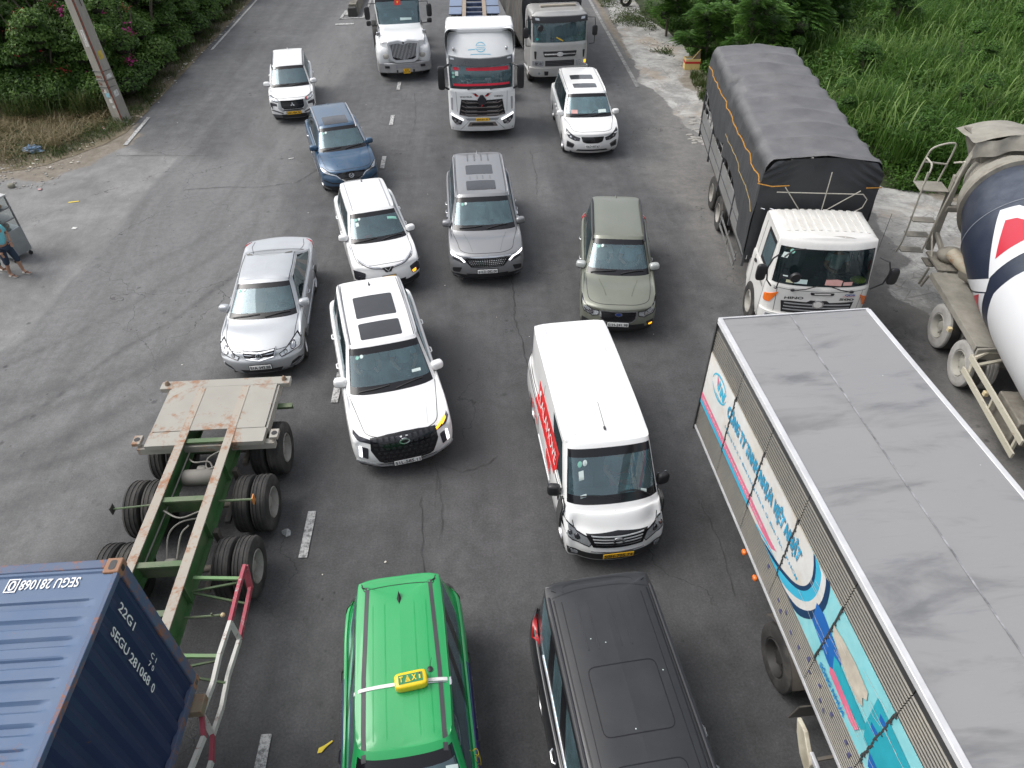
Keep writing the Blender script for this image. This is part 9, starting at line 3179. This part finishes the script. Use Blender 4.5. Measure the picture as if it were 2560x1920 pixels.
def standing(label, loc, rz, shirt, trousers, short=True, pose=0):
 """adult facing -y local"""
 t = thing('person', label, 'person', loc, rz)
 sm = pm('shirt_s%d' % len(MATS), shirt, .85, var=.12, vscale=9, bump=.3, bscale=6)
 tm = pm('trousers_s%d' % len(MATS), trousers, .9, var=.15)
 J = [((0, .02, .92), (.14, .11)), ((0, .03, 1.12), (.14, .10)), ((0, .02, 1.36), (.16, .10)), ((0, .01, 1.44), (.06, .055)), ((0, -.01, 1.50), (.052, .052)), ((0, -.03, 1.58), (.075, .088)), ((0, -.03, 1.65), (.068, .08))]
 E_ = [(i, i + 1) for i in range(6)]
 JS = [((0, .02, .88), (.16, .125)), ((0, .03, 1.12), (.16, .12)), ((0, .02, 1.36), (.175, .115)), ((0, .015, 1.41), (.09, .08))]
 ES = [(0, 1), (1, 2), (2, 3)]
 JT = [((0, .02, .92), (.155, .12))]
 ET = []
 for sx in (-1, 1):
  k = len(J)
  el = (sx * .28, .02, 1.12)
  hd = (sx * .12, -.16, .98) if (sx > 0 or pose) else (sx * .26, -.10, .86)
  hv = Vector(hd)
  ev = Vector(el)
  dv = (hv - ev).normalized()
  J += [((sx * .19, .02, 1.37), .055), (el, .042), (tuple(hv), .030)]
  E_ += [(2, k), (k, k + 1), (k + 1, k + 2)]
  k = len(JS)
  JS += [((sx * .19, .02, 1.37), .07), (tuple(Vector((sx * .19, .02, 1.37)).lerp(ev, .7)), .062)]
  ES += [(2, k), (k, k + 1)]
  hm = MB().blob(tuple(hv + dv * .05), (.035, .045, .028), .9, 10, 8)
  side = dv.cross(Vector((0, 0, 1))).normalized()
  for q in range(4):
   o_ = side * (-.024 + .016 * q)
   a_ = hv + dv * .08 + o_
   hm.tube([a_, a_ + dv * (.035 + .006 * (q in (1, 2))) + Vector((0, 0, -.008)), a_ + dv * (.055 + .01 * (q in (1, 2))) + Vector((0, 0, -.03))], .0085, 6)
  a_ = hv + dv * .03 + side * .032 * sx
  hm.tube([a_, a_ + side * sx * .022 + dv * .02, a_ + side * sx * .026 + dv * .045], .010, 6)
  obj('hand', hm, SKIN, t)
  k = len(J)
  fx = sx * .12
  fy_ = -.10 if sx > 0 else .12
  J += [((sx * .09, .02, .86), .09), ((sx * .11, -.02 + fy_ * .6, .48), .062), ((fx, .03 + fy_, .10), .040), ((fx, -.02 + fy_, .05), .038), ((fx, -.14 + fy_, .03), .03)]
  E_ += [(0, k), (k, k + 1), (k + 1, k + 2), (k + 2, k + 3), (k + 3, k + 4)]
  kt = len(JT)
  JT += [((sx * .095, .02, .84), .108), ((sx * .115, -.02 + fy_ * .6, .46 if short else .48), .082)]
  ET += [(0, kt), (kt, kt + 1)]
  if not short:
   JT += [((fx, .03 + fy_, .14), .06)]
   ET += [(kt + 1, kt + 2)]
  else:
   JT += [((sx * .117, -.01 + fy_ * .7, .36), .078)]
   ET += [(kt + 1, kt + 2)]
  sf = MB().prism(rpoly([(fx - .045, -.19 + fy_), (fx + .045, -.19 + fy_), (fx + .04, .08 + fy_), (fx - .04, .08 + fy_)], .03), 'z', 0.0, .022)
  fo = obj('flip_flop', sf, pm('pale_sole', (.5, .48, .44), .7), t)
  obj('strap', MB().tube([(fx - .045, -.04 + fy_, .02), (fx - .02, -.09 + fy_, .065), (fx, -.13 + fy_, .055), (fx + .02, -.09 + fy_, .065), (fx + .045, -.04 + fy_, .02)], .010, 5), BLACK, fo)
  for q in range(5):
   obj('toe', MB().blob((fx - .03 + .015 * q, -.165 + fy_ - .01 * (q in (1, 2)), .032), (.010, .02, .010), 1, 7, 6), SKIN, t)
 place('body', skinmesh(J, E_), SKIN, t)
 place('shirt', skinmesh(JS, ES), sm, t)
 place('trousers', skinmesh(JT, ET), tm, t)
 obj('hair', MB().blob((0, -.015, 1.645), (.085, .10, .08), .95), HAIR, t)
 obj('face', MB().blob((0, -.125, 1.575), (.012, .018, .02), 1).blob((-.03, -.115, 1.60), (.012, .008, .008), 1).blob((.03, -.115, 1.60), (.012, .008, .008), 1).blob((0, -.112, 1.535), (.025, .008, .006), 1), SKIN, t)
 for sx in (-1, 1):
  obj('ear', MB().blob((sx * .078, -.02, 1.59), (.01, .02, .03), 1, 8, 6), SKIN, t)
 return t
standing('person in light blue shirt, dark shorts and flip-flops standing in front of the food cart', (-12.74, 17.18, .012), R(72), (.16, .52, .58), (.02, .035, .06))
standing('person in dark green trousers mostly beyond the left edge behind the blue shirt', (-13.42, 17.34, .012), R(80), (.30, .28, .25), (.01, .07, .045), short=False)
LW = pm('white_litter', (.62, .62, .60), .8, var=.15)
def scrap(name, label, x, y, pts, mat, h=.01, cat='litter', rz=0, group=None, zo=.012):
 me = MB()
 n = len(pts)
 c = (sum(p[0] for p in pts) / n, sum(p[1] for p in pts) / n)
 me.v = [(p[0], p[1], rnd.uniform(.0, h)) for p in pts] + [(c[0], c[1], h * 1.3)]
 me.f = [(i, (i + 1) % n, n) for i in range(n)]
 o = obj(name, me, mat, smooth=False, loc=(x, y, zo), rot=(0, 0, rz))
 return tag(o, label, cat, group)
def rag(n, r, seed):
 q = random.Random(seed)
 return [(r * q.uniform(.6, 1.1) * math.cos(2 * math.pi * i / n), r * q.uniform(.6, 1.1) * math.sin(2 * math.pi * i / n)) for i in range(n)]
scrap('paper_strip', 'yellow paper strip lying on the pale apron', -13.06, 21.53, [(-.16, -.04), (.16, .02), (.15, .08), (-.15, .02)], pm('yellow_scrap', (.75, .58, .05), .7))
scrap('paper_scrap', 'small white paper square on the pale apron', -12.31, 19.77, [(-.07, -.05), (.07, -.06), (.08, .05), (-.06, .06)], LW)
scrap('paper_slip', 'white slip of paper lying left of the blue crossover', -6.66, 24.47, [(-.09, -.03), (.09, 0), (.09, .05), (-.09, .02)], LW)
scrap('paper_slip', 'white slip of paper on the concrete right of the white minivan', 7.75, 31.6, [(-.11, -.03), (.11, -.02), (.11, .05), (-.11, .04)], LW)
scrap('plastic_wrapper', 'yellow spoon-shaped wrapper on the asphalt left of the green taxi', -2.5, 4.18, [(-.08, -.07), (-.02, -.06), (.03, .0), (.12, .08), (.10, .095), (.0, .03), (-.07, .0)], pm('yellow_scrap', (.75, .58, .05), .7))
scrap('plastic_bag', 'clear crumpled plastic bag between the chassis wheels and a lane dash', -3.72, 7.95, rag(9, .10, 4) , pm('clear_plastic', (.26, .27, .27), .25, var=.4, vscale=20), h=.03)
def crumple(r, seed, k=.35):
 m_ = MB().blob((0, 0, 0), r, .9, 18, 12)
 m_.v = [tuple(Vector(v) * (1 + k * mn.noise(Vector(v) * 9 + Vector((seed, 0, 0))) + k * mn.noise(Vector(v) * 20))) for v in m_.v]
 return m_
bg_ = obj('plastic_bag', crumple((.30, .20, .12), 3, .6), pm('blue_plastic_bag', (.10, .18, .28), .35, var=.5, vscale=12), loc=(-16.2, 25.7, .12))
tag(bg_, 'dull blue plastic bag dumped on the left verge', 'bag')
bg_ = obj('plastic_bag', crumple((.20, .14, .08), 8, .6), pm('white_plastic_bag', (.55, .56, .56), .4, var=.3, vscale=12), loc=(9.75, 28.7, .07))
tag(bg_, 'white plastic bag lying by the grass tufts on the concrete', 'bag')
cu = thing('paper_cup', 'red and white paper cup lying in the grass near the pole', 'cup', (-14.36, 27.6, .08), R(30))
obj('cup_wall', MB().lathe([(-.10, .04), (.10, .055)], 'y', n=16), LW, cu)
obj('red_label', MB().lathe([(-.05, .046), (.06, .054)], 'y', n=16), RED, cu)
scrap('foam_tray', 'white torn tray on the ground at the left edge below the standing person', -13.2, 16.62, rag(8, .15, 9), pm('grey_white_tray', (.5, .5, .49), .6), h=.05)
scrap('paper_scrap', 'pink and white scrap on the dark gravel left of the apron', -14.56, 22.53, rag(6, .10, 3), pm('pink_scrap', (.5, .3, .3), .8), h=.03)
st_ = obj('stone', MB().blob((0, 0, 0), (.12, .10, .08), .8, 9, 6), pm('grey_stone', (.22, .21, .17), .9), loc=(-15.6, 22.8, .06))
tag(st_, 'grey stone lying alone on the far left pavement', 'stone')
V_, F_ = [], []
q = random.Random(12)
for zone, n in ((((-13.9, -13.2), (28, 47)), 130), (((-18, -14), (24.2, 26.4)), 40), (((9.3, 10.7), (27, 36)), 60), (((8.2, 10.2), (36.2, 37.8)), 60), (((-13, 7), (3, 46)), 60), (((11, 16), (18, 20.6)), 16)):
 for _ in range(n):
  x = q.uniform(*zone[0])
  y = q.uniform(*zone[1])
  r_ = q.uniform(.015, .08) if zone[0][0] != -13 else q.uniform(.012, .03)
  k = len(V_)
  for i in range(5):
   a = i * 1.2566
   V_.append((x + r_ * q.uniform(.5, 1.2) * math.cos(a), y + r_ * q.uniform(.4, 1) * math.sin(a), .026 + q.uniform(0, r_ * .5)))
  F_.append(tuple(range(k, k + 5)))
ob_ = obj('scattered_litter', MB().add(V_, F_), leafmat('litter_mix', [(.55, .55, .53), (.40, .39, .36), (.6, .58, .5), (.35, .25, .2)], .0), smooth=False)
tag(ob_, 'tiny scraps of pale litter scattered along the verges', 'litter', kind='stuff')
V_, F_ = [], []
mb = MB()
for _ in range(90):
 x, y = q.uniform(7.9, 10.0), q.uniform(24.4, 27.4)
 mb.blob((x, y, .01), (q.uniform(.08, .2), q.uniform(.05, .12), q.uniform(.015, .035)), .7, 7, 4, rz=q.uniform(-.3, .3))
for _ in range(160):
 x, y = q.uniform(-20, -14.2), q.uniform(22.6, 24.6)
 mb.blob((x, y, .01), (q.uniform(.02, .06), q.uniform(.02, .05), q.uniform(.01, .03)), .8, 6, 4)
ob_ = obj('rubble', mb, pm('pale_rubble', (.30, .285, .26), .95, var=.2))
tag(ob_, 'flat broken lumps of pale paving and gravel at the road edges', 'rubble', kind='stuff')
